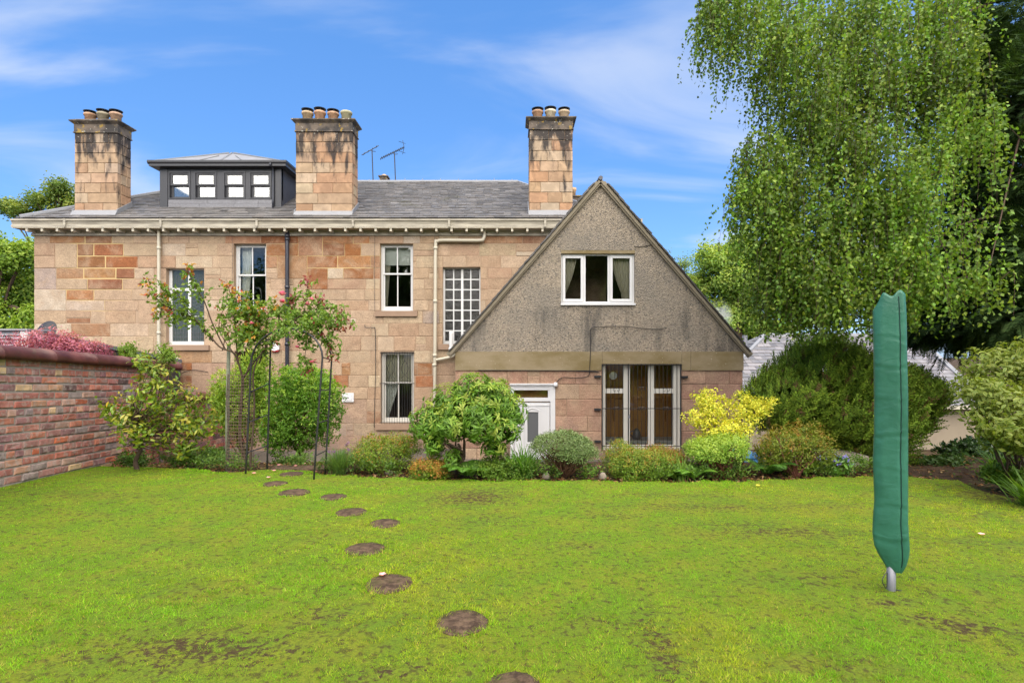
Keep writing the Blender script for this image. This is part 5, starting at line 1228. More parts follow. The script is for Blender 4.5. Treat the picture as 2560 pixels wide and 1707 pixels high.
# the large rhododendron
E = []
for (a, b, c, d, yy) in ((950, 925, 1040, 1005, 7.2), (985, 885, 1085, 970, 7.4), (1040, 855, 1140, 935, 7.3), (1105, 870, 1180, 950, 7.4), (1140, 900, 1205, 985, 7.2), (1060, 915, 1150, 1000, 6.95), (1010, 940, 1080, 1000, 6.95), (1110, 950, 1190, 1010, 7.0), (985, 985, 1025, 1035, 7.05), (1110, 1000, 1160, 1035, 7.0), (1030, 1020, 1060, 1055, 6.95), (1020, 900, 1130, 990, 7.1), (1075, 880, 1170, 975, 7.1), (1000, 925, 1070, 985, 7.2)):
    E.append(ell(D(a), D(b), D(c), D(d), yy, 0.26))
shrub('rhododendron', 'tall spreading rhododendron with bright rosettes of long leaves left of the white door', E, (X(D(1062), 7.1), 7.1), 1900, 8, 0.074, 0.021, [(0.10, 0.20, 0.02), (0.13, 0.24, 0.025), (0.07, 0.14, 0.014)], [(0.25, 0.31, 0.05), (0.19, 0.28, 0.03)], 0.55, 'leaf', 40, 0.022, 'bark', fork=0.22, inner=0.7, lump=0.10, long=True, scatter=0.012, up=0.1, outw=0.25, droop=0.35)
# azalea at the foot of the door
E = lobes(ell(D(1095), D(1043), D(1205), D(1096), 6.9, 0.35), 7, 0.5, 12)
shrub('azalea', 'low plain green azalea in front of the strap leaved clump', E, (X(D(1145), 6.85), 6.85), 950, 7, 0.026, 0.012, [(0.11, 0.20, 0.02), (0.14, 0.24, 0.025), (0.08, 0.15, 0.015)], [(0.15, 0.22, 0.03)], 0.5, 'leaf', 18, 0.008, inner=0.5, lump=0.13, freq=4)
# clipped dome with bare brown underside
E = [ell(D(1224), D(985), D(1350), D(1068), 7.0, 0.36), ell(D(1262), D(1000), D(1360), D(1078), 6.95, 0.33)]
dome = shrub('clipped_shrub', 'rounded clipped shrub with grey green cap and bare brown stems', E, (X(D(1295), 6.9), 6.9), 3000, 5, 0.022, 0.011, [(0.11, 0.165, 0.05), (0.14, 0.20, 0.065), (0.07, 0.115, 0.03)], [(0.16, 0.21, 0.09)], 0.5, 'leaf_matte', 110, 0.009, 'twig_brown', 0.22, 0.05, freq=4, low=0.10, outw=0.8, twigs=220)
# rust tipped pair
E = lobes(ell(D(1470), D(1003), D(1562), D(1095), 7.3, 0.40), 7, 0.5, 16)
shrub('azalea', 'tall rusty brown tipped azalea under the triple window', E, (X(D(1515), 7.3), 7.3), 1300, 7, 0.026, 0.011, AZ, [(0.26, 0.10, 0.03), (0.30, 0.15, 0.035), (0.20, 0.19, 0.03)], 1.1, 'leaf', 30, 0.009, inner=0.45, lump=0.12, freq=4, twigs=50)
E = lobes(ell(D(1365), D(1006), D(1475), D(1096), 7.1, 0.40), 7, 0.5, 15) + lobes(ell(D(1395), D(1018), D(1532), D(1104), 6.85, 0.34), 7, 0.5, 17)
shrub('azalea', 'broad green azalea with orange shoulder right of the clipped dome', E, (X(D(1450), 6.85), 6.85), 2600, 7, 0.025, 0.011, [(0.13, 0.22, 0.022), (0.16, 0.26, 0.026), (0.09, 0.15, 0.016)], [(0.24, 0.25, 0.03), (0.28, 0.18, 0.03), (0.17, 0.23, 0.03)], 0.7, 'leaf', 44, 0.009, inner=0.45, lump=0.12, freq=4, twigs=80)
# yellow leaved shrub
E = []
for (a, b, c, d, yy) in ((1575, 890, 1640, 935, 7.5), (1600, 905, 1690, 960, 7.4), (1560, 935, 1625, 965, 7.4), (1580, 955, 1660, 995, 7.3), (1650, 935, 1720, 985, 7.4), (1690, 915, 1745, 950, 7.5), (1720, 907, 1766, 932, 7.5), (1625, 960, 1700, 1000, 7.2), (1590, 985, 1650, 1010, 7.3), (1672, 895, 1705, 930, 7.5)):
    E.append(ell(D(a), D(b), D(c), D(d), yy, 0.20))
shrub('golden_shrub', 'bright yellow leaved shrub beside the triple window', E, (X(D(1682), 7.4), 7.4), 820, 7, 0.040, 0.019, [(0.57, 0.53, 0.06), (0.62, 0.58, 0.07), (0.47, 0.47, 0.045), (0.34, 0.39, 0.035)], None, 0.5, 'leaf', 26, 0.010, 'bark', 0.75, 0.1, up=0.1, outw=0.5)
# light green azalea with brown stems
E = lobes(ell(D(1562), D(985), D(1705), D(1070), 7.0, 0.40), 8, 0.5, 21, lowz=-0.1)
shrub('azalea', 'light green azalea on a fan of bare russet stems below the golden shrub', E, (X(D(1630), 6.9), 6.9), 2100, 7, 0.030, 0.012, [(0.16, 0.28, 0.028), (0.20, 0.33, 0.034), (0.11, 0.20, 0.02)], [(0.30, 0.40, 0.06)], 0.7, 'leaf', 120, 0.008, 'twig_red', 0.38, 0.13, freq=4, low=-0.25, twigs=90)
E = lobes(ell(D(1725), D(965), D(1888), D(1092), 7.1, 0.42), 9, 0.48, 23, lowz=-0.3)
shrub('azalea', 'olive azalea with bronze tips at the foot of the dark yew', E, (X(D(1805), 6.95), 6.95), 1900, 7, 0.030, 0.013, [(0.15, 0.20, 0.022), (0.19, 0.24, 0.026), (0.10, 0.14, 0.016)], [(0.23, 0.20, 0.03), (0.27, 0.16, 0.03), (0.20, 0.22, 0.03)], 0.8, 'leaf', 46, 0.009, 'twig_red', 0.55, 0.15, freq=4, twigs=60)
# the yew: close sprays of needles sweeping up to the right
yb = (X(D(1960), 8.9), 8.9); yo = thing('yew', (*yb, Hf(*yb)), 'large dark green sweeping yew bush in front of the bungalow', 'shrub', SHRUBS)
E = lobes(ell(D(1735), D(788), D(2120), D(1075), 8.9, 1.4), 10, 0.5, 31) + [ell(D(1722), D(860), D(1890), D(1010), 8.4, 0.7), ell(D(1800), D(795), D(1960), D(950), 8.6, 0.8), ell(D(2010), D(860), D(2125), D(965), 8.6, 0.7), ell(D(1890), D(900), D(2070), D(1070), 8.2, 0.8)]
pt, out, dep = shell(E, 24000, 0.22, 0.13, 6.0)
n = len(pt); k = 9; sp = nrm(out * 0.55 + np.array([0.35, -0.1, 0.75]) + RG.normal(size=(n, 3)) * 0.22)
base = np.repeat(pt, k, 0) + np.repeat(sp, k, 0) * (np.tile(np.arange(k), n)[:, None] * 0.016); s2 = nrm(np.cross(np.repeat(sp, k, 0), np.repeat(out, k, 0))) * np.where(np.tile(np.arange(k), n) % 2, 1, -1)[:, None]
a = nrm(np.repeat(sp, k, 0) * 0.8 + s2 * 0.8 + RG.normal(size=(n * k, 3)) * 0.15)
col = palette([(0.10, 0.16, 0.018), (0.13, 0.20, 0.02), (0.07, 0.115, 0.013)], n * k); tp = np.repeat((RG.uniform(0, 1, n) < 0.5 * np.clip(1.3 - (pt[:, 0] - X(D(1720), 8.8)) / 2.0, 0.25, 1)) & (dep < 0.1), k); col[tp] = palette([(0.20, 0.28, 0.03), (0.16, 0.24, 0.025)], tp.sum())
rs = np.repeat(RG.uniform(0, 1, n) < 0.06, k); col[rs] = palette([(0.11, 0.07, 0.03)], rs.sum())
v, f, c = leaf_geo(base, a, nrm(np.repeat(out, k, 0) + RG.normal(size=(n * k, 3)) * 0.3), 0.048, 0.021, col); mesh_np('foliage', v, f, M['leaf_matte'], yo, c)
mb = MB(); branches(mb, (*yb, Hf(*yb)), [tuple(q) for q in pt[RG.choice(n, 50, False)]], 0.035, sides=5); mb.build('stems', M['bark'], yo)
# ferns and broad-leaved plants
def fern(label, base, nf, L, pal, spread=1.0, face=None):
    bx, by = base; by -= 0.2; bz_ = Hf(bx, by); o = thing('fern', (bx, by, bz_), label, 'fern', 'ferns in the planting bed'); V, F_, C_ = [], [], []; off = 0
    for i in range(nf):
        an = rnd.uniform(0, 6.28) if face is None else rnd.gauss(face, 1.0); l = L * rnd.uniform(0.7, 1.15); d = Vector((math.cos(an), math.sin(an), 0)); m = 30; t = np.linspace(0.06, 1, m)[:, None]
        sp = np.array([bx, by, bz_]) + np.array(d) * (t * l * 0.75 * spread) + np.array([0, 0, 1.0]) * (l * (1.05 * t - 0.75 * t * t)); tg = nrm(np.gradient(sp, axis=0)); sd = nrm(np.cross(tg, np.array([0, 0, 1.0]))); ln = l * 0.22 * np.sin(np.pi * (0.12 + 0.88 * t[:, 0])) ** 0.8 + 0.01
        for s in (-1, 1):
            col = palette(pal, m); v, f, c = leaf_geo(sp, nrm(sd * s + tg * 0.35), nrm(np.cross(sd, tg)) + 0 * sd, ln, 0.015, col, 0.05, 0.2, wide=0.3); V.append(v); F_.append(f + off); C_.append(c); off += len(v)
    mesh_np('fronds', np.concatenate(V), np.concatenate(F_), M['leaf'], o, np.concatenate(C_)); return o
FP = [(0.08, 0.18, 0.02), (0.11, 0.23, 0.03), (0.06, 0.14, 0.015)]
fern('bright green fern between the copper azalea and the strap leaved clump', (X(D(1080), 6.8), 6.8), 13, 0.42, FP)
fern('fern at the left foot of the azalea with russet stems', (X(D(1580), 6.75), 6.75), 9, 0.36, [(0.12, 0.25, 0.03), (0.15, 0.29, 0.04)])
fern('dark fern between the two azaleas below the yew', (X(D(1745), 6.95), 6.95), 13, 0.42, [(0.045, 0.11, 0.015), (0.06, 0.14, 0.02)])
fern('low fern at the right of the broad green azalea', (X(D(1535), 6.75), 6.75), 7, 0.22, FP)
def strap(name, label, base, nb_, L, W, pal, lean=0.5, cat='plant', flowers=None, up=1.0):
    bx, by = base; by -= 0.2; bz_ = Hf(bx, by); o = thing(name, (bx, by, bz_), label, cat, 'strap leaved clumps'); V, F_, C_ = [], [], []; off = 0; m = 7
    for i in range(nb_):
        an = rnd.uniform(0, 6.28); l = L * rnd.uniform(0.55, 1.1); ln = rnd.uniform(0.15, 1.0) * lean; d = np.array([math.cos(an), math.sin(an), 0]); sd = np.array([-math.sin(an), math.cos(an), 0]); t = np.linspace(0, 1, m)[:, None]
        b = np.array([bx + rnd.gauss(0, L * 0.10), by + rnd.gauss(0, L * 0.08), bz_ - 0.02]); sp = b + d * l * (ln * t + 0.45 * ln * t * t) + np.array([0, 0, up]) * l * (t - 0.45 * ln * t ** 2.2)
        w = W * (1 - t ** 3) * 0.5 + 0.001; v = np.stack([sp - sd * w, sp + sd * w], 1).reshape(-1, 3); q = np.arange(m - 1)[:, None] * 2; V.append(v); F_.append((q + [0, 1, 3, 2]) + off); off += len(v); C_.append(np.repeat(palette(pal, 1), len(v), 0))
    mesh_np('leaves', np.concatenate(V), np.concatenate(F_), M['leaf'], o, np.concatenate(C_))
    for i in range(flowers or 0):
        q = Vector((bx + rnd.gauss(0, 0.13), by + rnd.gauss(0, 0.1), bz_ + L * rnd.uniform(0.75, 1.15))); pts = []; 
        n_ = 26; dd = rvec(n_); v, f, c = leaf_geo(np.array(q) + dd * 0.004, dd, rvec(n_), 0.02, 0.008, palette([(0.30, 0.16, 0.33), (0.24, 0.13, 0.28)], n_)); mesh_np('flower_head', v, f, M['petal'], o, c); MB().tube([q, (q.x * 0.6 + bx * 0.4, q.y, bz_)], 0.002, 3).build('flower_stalk', M['twig_brown'], o)
    return o
strap('chive_clump', 'thin grassy chive clump with mauve heads beside the arch', (X(D(790), 7.05), 7.05), 420, 0.34, 0.006, [(0.12, 0.20, 0.05), (0.09, 0.17, 0.04)], 0.7, flowers=5)
strap('daylily', 'clump of arching strap leaves in front of the white door', (X(D(1200), 6.8), 6.8), 130, 0.46, 0.013, [(0.09, 0.20, 0.03), (0.12, 0.25, 0.035), (0.07, 0.16, 0.02)], 0.8)
strap('daylily', 'thin tuft of upright leaves right of the rusty azalea', (X(D(1552), 6.72), 6.72), 26, 0.34, 0.012, [(0.14, 0.23, 0.035)], 0.35)
strap('daylily', 'strap leaved clump at the right edge of the lawn', (X(D(2330), 5.5), 5.5), 170, 0.42, 0.016, [(0.085, 0.17, 0.02), (0.12, 0.22, 0.025)], 0.9)
strap('daylily', 'dark strap leaved clump under the variegated shrub', (X(D(2270), 6.6), 6.6), 120, 0.45, 0.012, [(0.05, 0.10, 0.02), (0.07, 0.13, 0.025)], 1.0)
# small rhododendron under the yew, dark ground plants on the right
E = [ell(D(2040), D(1035), D(2085), D(1075), 6.95, 0.12)]
shrub('rhododendron', 'young rhododendron seedling under the yew', [ell(D(1870), D(1040), D(1915), D(1080), 7.0, 0.13)], (X(D(1893), 7.0), 7.0), 36, 8, 0.085, 0.024, [(0.075, 0.16, 0.02), (0.10, 0.20, 0.03)], None, 0, 'leaf_glossy', 6, 0.006, long=True, outw=0.3, up=0.1)
E = lobes(ell(D(2170), D(1005), D(2330), D(1070), 8.0, 0.5), 6, 0.5, 41)
shrub('laurel', 'low dark evergreen plant in shade beside the bungalow wall', E, (X(D(2250), 7.8), 7.8), 700, 6, 0.07, 0.03, [(0.03, 0.065, 0.015), (0.045, 0.085, 0.02)], None, 0, 'leaf_glossy', 12, 0.008, long=True, inner=0.8)
E = lobes(ell(D(2120), D(1050), D(2260), D(1090), 7.3, 0.4), 5, 0.5, 44)
shrub('ivy', 'dark ivy spreading over the shaded soil right of the covered dryer', E, (X(D(2190), 7.3), 7.3), 330, 6, 0.05, 0.03, [(0.035, 0.07, 0.016), (0.05, 0.09, 0.02)], None, 0, 'leaf', 10, 0.005, inner=0.9, group='low plants by the wall')
E = lobes(ell(D(2280), D(1060), D(2370), D(1130), 5.9, 0.35), 5, 0.5, 43)
shrub('laurel', 'leafy green groundcover at the right lawn edge', E, (X(D(2330), 5.9), 5.9), 260, 6, 0.06, 0.028, [(0.09, 0.17, 0.02), (0.12, 0.21, 0.025)], [(0.3, 0.3, 0.03)], 0.15, 'leaf', 12, 0.006, inner=0.8)
# variegated shrub, large leaves with cream margins
E = []
for (a, b, c, d, yy) in ((2225, 800, 2330, 900, 5.9), (2205, 860, 2290, 950, 5.7), (2260, 880, 2370, 990, 5.5), (2290, 780, 2400, 880, 5.8), (2235, 930, 2330, 1010, 5.5), (2310, 960, 2400, 1045, 5.4), (2330, 860, 2430, 980, 5.6), (2275, 970, 2340, 1030, 5.5)):
    E.append(ell(D(a), D(b), D(c), D(d), yy, 0.30))
shrub('variegated_dogwood', 'variegated shrub with cream edged leaves at the right edge', E, (5.35, 5.9), 900, 7, 0.058, 0.027, [(0.085, 0.14, 0.022), (0.10, 0.16, 0.026), (0.07, 0.115, 0.02)], None, 0, 'leaf', 22, 0.014, 'bark', 0.6, 0.1, long=True, edge=[(0.29, 0.31, 0.06), (0.24, 0.28, 0.05)], outw=0.6, up=0.0, droop=0.3, scatter=0.03)
# ground plants at the foot of the brick wall
for i, (a, b, w, lab) in enumerate(((300, 1058, 60, 'low green weeds at the foot of the brick wall'), (420, 1050, 55, 'dark green groundcover right of the camellia trunk'), (480, 1045, 50, 'upright weeds behind the wooden stake'), (650, 1068, 60, 'low leafy plants between the arch legs'))):
    yy = 7.6 + 0.15 * i; E = [ell(D(a - w / 2 + j * w / 3), D(b - 18), D(a - w / 2 + j * w / 3 + 40), D(b + 14), yy, 0.16) for j in range(3)]
    shrub('groundcover', lab, E, (X(D(a), yy), yy), 190, 6, 0.04, 0.018, [(0.07, 0.14, 0.02), (0.10, 0.19, 0.025), (0.05, 0.10, 0.015)], None, 0, 'leaf', 8, 0.004, inner=0.9, lump=0.2, group='low plants by the wall')
# low mixed weeds and seedlings along the bed edge: nobody could count them
n_ = 2600; x = RG.uniform(-4.6, 4.9, n_); y = edge_y(x) + 0.06 + RG.uniform(0, 1, n_) ** 1.6 * 0.75; dn = fbm0(x, y); kq = dn > -0.15; x, y = x[kq], y[kq]; n_ = len(x)
hh = RG.uniform(0.02, 0.13, n_) * (0.6 + 0.8 * np.clip(dn[kq] + 0.4, 0, 1)); pt = np.stack([x, y, H(x, y) + hh], 1); out = nrm(rvec(n_) * 0.6 + np.array([0, -0.3, 1.0]))
v, f, cc_ = rosettes(pt, out, np.zeros(n_), 6, 0.042, 0.017, [(0.075, 0.15, 0.02), (0.11, 0.20, 0.025), (0.05, 0.10, 0.015), (0.13, 0.20, 0.03)], None, 0, 0.4, 0.4, 1.0, 0.02)
mesh_np('undergrowth', v, f, M['leaf'], None, cc_, label='low green seedlings and weeds along the edge of the bed', cat='undergrowth', kind='stuff')
# pink barberry and green climbers above the wall
E = []
for (a, b, c, d) in ((-40, 766, 60, 830), (40, 776, 120, 835), (95, 756, 165, 830), (130, 768, 205, 835), (180, 780, 248, 840), (70, 762, 110, 800)): E.append(ell(D(a), D(b), D(c), D(d), 8.2, 0.35))
shrub('barberry', 'pink and purple leaved barberry showing above the brick wall', E, (X(D(110), 8.2), 8.2), 1500, 6, 0.030, 0.017, [(0.28, 0.07, 0.12), (0.36, 0.11, 0.17), (0.16, 0.035, 0.06)], [(0.48, 0.19, 0.25), (0.44, 0.15, 0.20)], 0.7, 'leaf', 16, 0.008, 'twig_red', 0.6, 0.14, group='plants above the wall')
mbx = MB()
for (a, b, c, d, lab, sd) in ((268, 778, 318, 850, 'pale green shoots rising over the coping', 51), (350, 790, 410, 845, 'thin green climber between the wall coping and the downpipe', 52), (300, 835, 400, 870, 'leafy green creeper lying over the wall coping', 53)):
    E = lobes(ell(D(a), D(b), D(c), D(d), 8.8, 0.2), 4, 0.5, sd)
    shrub('climber', lab, E, (X(D((a + c) / 2), 8.8), 8.8), 170, 6, 0.045, 0.02, [(0.16, 0.25, 0.035), (0.20, 0.28, 0.04), (0.10, 0.17, 0.02)], None, 0, 'leaf', 10, 0.005, inner=1.0, lump=0.2, group='plants above the wall')

# ------------------------------------------------------------------ rose arch, roses, stake, netting
arch = thing('rose_arch', (-2.75, 6.7, 0), 'black metal garden arch with rungs carrying pink roses', 'arch')
hoops = []
for (l, r_, lk, rk, ap, top) in (((613, 1187, 6.72), (783, 1199, 6.46), (628, 905, 6.72), (806, 893, 6.46), (735, 822, 6.6), 0.1), ((667, 1172, 7.07), (812, 1180, 6.88), (676, 880, 7.07), (829, 900, 6.88), (760, 815, 6.98), 0.1)):
    pl, pr_ = P(*l), P(*r_); kl, kr = P(*lk), P(*rk); a = P(*ap); pl.z = Hf(pl.x, pl.y) - 0.1; pr_.z = Hf(pr_.x, pr_.y) - 0.1
    path = [pl + (kl - pl) * t for t in (0, 0.25, 0.5, 0.75, 1.0)]
    for k in range(1, 16):
        an = math.pi * (1 - k / 16); mid = (kl + kr) / 2; hx = (kr - kl) / 2; path.append(mid + hx * math.cos(an) + Vector((0, 0, (a.z - mid.z) * math.sin(an))))
    path += [kr + (pr_ - kr) * t for t in (0, 0.25, 0.5, 0.75, 1.0)]
    hoops.append(path); MB().tube(path, 0.011, 7).build('hoop', M['black_metal'], arch, True)
for i in (1, 2, 3, 4, 7, 10, 13, 16, 20, 21, 22, 23): MB().tube([hoops[0][i], hoops[1][i]], 0.007, 5).build('rung', M['black_metal'], arch)
def rose_bloom(c, r_, parent, pal):
    n_ = 34; d = rvec(n_); d[:, 2] = np.abs(d[:, 2]) * 0.8 - 0.1; d = nrm(d); cc = np.array(c); s = nrm(np.cross(d, rvec(n_))); v, f, col = leaf_long(cc + d * r_ * 0.15, nrm(d + np.array([0, 0, 0.35])), nrm(-d + np.array([0, 0, 0.8])), r_ * RG.uniform(0.7, 1.1, n_), r_ * 1.0, palette(pal, n_, None, 0.15), None, -0.35, 0.25)
    return mesh_np('bloom', v, f, M['petal'], parent, col)
PK = [(0.66, 0.20, 0.36), (0.74, 0.32, 0.46), (0.56, 0.10, 0.24)]
def crop2(a, b): return 280 + a / 2.613, 640 + b / 2.613
def rose(label, stems, leaf_n, blobs, pal, tips, blooms, base):
    o = thing('climbing_rose', (base.x, base.y, Hf(base.x, base.y)), label, 'rose', 'climbing roses'); mb = MB(); pos_ = []; dirs = []
    for pts, r0, r1, y0, y1, leaf0 in stems:
        n_ = len(pts); w = [P(*crop2(*q), y0 + (y1 - y0) * i / max(1, n_ - 1) + rnd.uniform(-0.03, 0.03)) for i, q in enumerate(pts)]; path = smoothpath(w, 6); k = len(path)
        mb.tube(path, [r0 + (r1 - r0) * i / (k - 1) for i in range(k)], 6, False)
        for i in range(int(k * leaf0), k):
            for _ in range(leaf_n): pos_.append(tuple(path[i] + Vector((rnd.gauss(0, 0.04), rnd.gauss(0, 0.04), rnd.gauss(0, 0.04))))); dirs.append(i / k)
    mb.build('stems', M['bark'], o)
    p_ = np.array(pos_); fr = np.array(dirs); 
    if blobs:
        b, bo, bd = shell(blobs, 300, 1.0, 0.3); p_ = np.concatenate([p_, b]); fr = np.concatenate([fr, np.zeros(len(b))])
    n_ = len(p_); k = 4; ax = rvec(n_); ax[:, 2] -= 0.2; B = np.repeat(p_, k, 0) + np.repeat(ax, k, 0) * np.tile(np.arange(k) * 0.016, n_)[:, None]; A = nrm(np.repeat(ax, k, 0) + RG.normal(size=(n_ * k, 3)) * 0.7); col = palette(pal, n_ * k); ch = np.repeat(RG.uniform(0, 1, n_) < np.where(fr > 0.82, tips[1], 0.03), k); col[ch] = palette(tips[0], ch.sum())
    nn = rvec(n_ * k) + np.array([0, -0.5, 0.7]); v, f, c = leaf_geo(B, A, nrm(nn), 0.050 * RG.uniform(0.7, 1.3, n_ * k), 0.031, col, 0.15, 0.2); mesh_np('foliage', v, f, M['leaf'], o, c)
    for a_, b_, yy, rr in blooms: rose_bloom(P(*crop2(a_, b_), yy), rr, o, PK)
    return o
RP = [(0.14, 0.22, 0.03), (0.18, 0.26, 0.035), (0.10, 0.17, 0.025)]; RT = ([(0.42, 0.18, 0.03), (0.32, 0.07, 0.05), (0.46, 0.27, 0.04)], 0.5)
b0 = P(*crop2(870, 1320), 6.95)
rose('leggy climbing rose on the stake reaching across the leaded window with bronze young leaves', [
    ([(870, 1330), (835, 1180), (845, 950), (855, 800)], 0.020, 0.016, 6.95, 6.95, 2.0), ([(855, 800), (800, 640), (700, 590), (560, 430), (420, 355), (300, 290), (235, 150)], 0.014, 0.004, 6.95, 6.7, 0.42), ([(740, 610), (660, 450), (600, 290), (530, 180), (490, 75)], 0.009, 0.004, 6.95, 6.8, 0.5),
    ([(820, 660), (800, 430), (790, 310), (755, 190)], 0.010, 0.004, 6.95, 7.0, 0.35), ([(855, 800), (930, 690), (1000, 600), (1010, 430), (1080, 310)], 0.013, 0.004, 6.95, 6.85, 0.4), ([(880, 760), (950, 560), (960, 430), (890, 300)], 0.009, 0.004, 6.95, 6.9, 0.4), ([(660, 560), (520, 400), (380, 400), (310, 360)], 0.006, 0.003, 6.9, 6.7, 0.4), ([(720, 620), (760, 500), (860, 520), (900, 400)], 0.006, 0.003, 6.9, 6.9, 0.3),
    ([(560, 430), (480, 340), (420, 240), (330, 210)], 0.006, 0.003, 6.8, 6.7, 0.25), ([(800, 640), (700, 480), (740, 330), (840, 260)], 0.006, 0.003, 6.9, 6.9, 0.35), ([(930, 690), (850, 560), (900, 470), (960, 330)], 0.006, 0.003, 6.9, 6.8, 0.3)], 4,
    [ell(*crop2(760, 250), *crop2(1010, 480), 6.9, 0.22), ell(*crop2(800, 420), *crop2(1020, 620), 6.85, 0.2)], RP, RT, [(912, 447, 6.75, 0.035)], b0)
b1 = P(*crop2(930, 1300), 6.9)
rose('climbing rose tangled over the top of the black arch with pink blooms', [
    ([(900, 1380), (930, 1000), (925, 760), (1000, 600), (1150, 440), (1300, 420), (1400, 540), (1450, 660)], 0.012, 0.004, 6.9, 6.7, 0.4), ([(960, 700), (1060, 500), (1200, 400), (1340, 400), (1500, 460)], 0.010, 0.004, 6.9, 6.8, 0.3), ([(1150, 440), (1250, 370), (1262, 270), (1285, 160)], 0.006, 0.003, 6.7, 6.7, 0.5),
    ([(1300, 410), (1400, 340), (1480, 360), (1540, 440)], 0.006, 0.003, 6.7, 6.7, 0.1), ([(1350, 450), (1280, 560), (1260, 690), (1300, 740)], 0.005, 0.003, 6.65, 6.6, 0.3), ([(1100, 470), (1090, 350), (1170, 290), (1230, 250)], 0.005, 0.003, 6.75, 6.75, 0.2), ([(1180, 440), (1330, 330), (1370, 290)], 0.005, 0.003, 6.75, 6.7, 0.3)], 3,
    [ell(*crop2(1060, 290), *crop2(1300, 470), 6.75, 0.2), ell(*crop2(1230, 330), *crop2(1530, 520), 6.75, 0.22), ell(*crop2(1020, 380), *crop2(1240, 560), 6.55, 0.16), ell(*crop2(1150, 340), *crop2(1420, 500), 6.5, 0.16), ell(*crop2(1330, 420), *crop2(1490, 650), 6.7, 0.14), ell(*crop2(1150, 420), *crop2(1330, 600), 6.7, 0.12)], [(0.15, 0.24, 0.04), (0.19, 0.28, 0.05), (0.10, 0.17, 0.025)], ([(0.22, 0.04, 0.05), (0.30, 0.08, 0.06)], 0.5), [(1112, 258, 6.65, 0.05), (1112, 306, 6.65, 0.042), (1272, 322, 6.65, 0.04), (1305, 290, 6.65, 0.034), (1305, 700, 6.55, 0.034), (1210, 600, 6.6, 0.028)], b1)
st = P(570, 1140, 7.0); MB().tube([(st.x, 7.0, Hf(st.x, 7.0) - 0.2), (st.x - 0.01, 7.0, 0.5), (st.x + 0.01, 7.0, Z(860, 7.0))], [0.026, 0.024, 0.022], 8).build('wooden_stake', M['grey_stake'], None, True, 'weathered grey green wooden stake beside the rose trunk', 'stake', origin=(st.x, 7.0, 0))
nt = MB(); cxn, cyn = X(602, 7.0), 7.02
def npt(u, h): an = -0.3 - u * 2.6; return (cxn + 0.17 * math.cos(an) * (1 + 0.05 * math.sin(h * 9)), cyn + 0.13 * math.sin(an), Hf(cxn, cyn) + h)
for i in range(15): nt.tube([npt(i / 14, h * 0.1) for h in range(0, 13)], 0.0028, 3, False)
for j in range(30): nt.tube([npt(i / 14, j * 0.041) for i in range(15)], 0.0028, 3, False)
nt.build('wire_netting', M['rusty_wire'], None, label='rusty square wire netting curled round the rose stems', cat='netting', origin=(cxn, cyn, 0))

# ------------------------------------------------------------------ stepping stones
STEPS = [(729, 1187, 27, 'farthest stepping stone, just inside the arch'), (687.7, 1211.8, 28, 'second stepping stone from the arch, set to its left'), (735.5, 1232.5, 35, 'third stepping stone from the arch'), (832.8, 1242, 31, 'fourth stepping stone from the arch'), (878.4, 1280.3, 36, 'fifth stepping stone from the arch'), (961.3, 1310, 36, 'sixth stepping stone from the arch'), (912.5, 1377.6, 46, 'third nearest stepping stone, grey brown'), (971.5, 1463.7, 56, 'second nearest stepping stone with a pale petal on it'), (1155, 1557.8, 62, 'nearest complete stepping stone, edges overgrown'), (1284, 1722, 66, 'stepping stone cut by the bottom edge of the picture')]
STC = []
for px, py, rx, lab in STEPS:
    Yq = EYE * FPX / (py - HY); x = X(px, Yq); r_ = rx / FPX * Yq * 1.06; STC.append((x, Yq, r_)); h = Hf(x, Yq); mb = MB(); n_ = 30; rr = [r_ * (1 + rnd.uniform(-0.05, 0.05)) for _ in range(n_)]; v = []
    for s, z in ((1.0, -0.05), (1.0, 0.006), (0.97, 0.011), (0.5, 0.013)):
        for k in range(n_): an = 2 * math.pi * k / n_; v.append((x + rr[k] * s * math.cos(an), Yq + rr[k] * s * math.sin(an), h + z))
    v.append((x, Yq, h + 0.014)); f = [(j * n_ + k, j * n_ + (k + 1) % n_, (j + 1) * n_ + (k + 1) % n_, (j + 1) * n_ + k) for j in range(3) for k in range(n_)] + [(3 * n_ + k, 3 * n_ + (k + 1) % n_, 4 * n_) for k in range(n_)]
    mb.add(v, f); mb.build('stepping_stone', M['stepping_stone'], None, True, 'round brown ' + lab, 'stepping stone', None, (x, Yq, h), 'stepping stones across the lawn')
c = P(748, 1172, 7.1); mb = MB(); mb.box(c.x - 0.33, c.x + 0.4, 6.98, 7.25, Hf(c.x, 7.1) - 0.06, Hf(c.x, 7.1) + 0.015); mb.build('threshold_slab', M['stepping_stone'], None, label='dark flat slab under the rose arch', cat='slab', origin=(c.x, 7.1, 0))

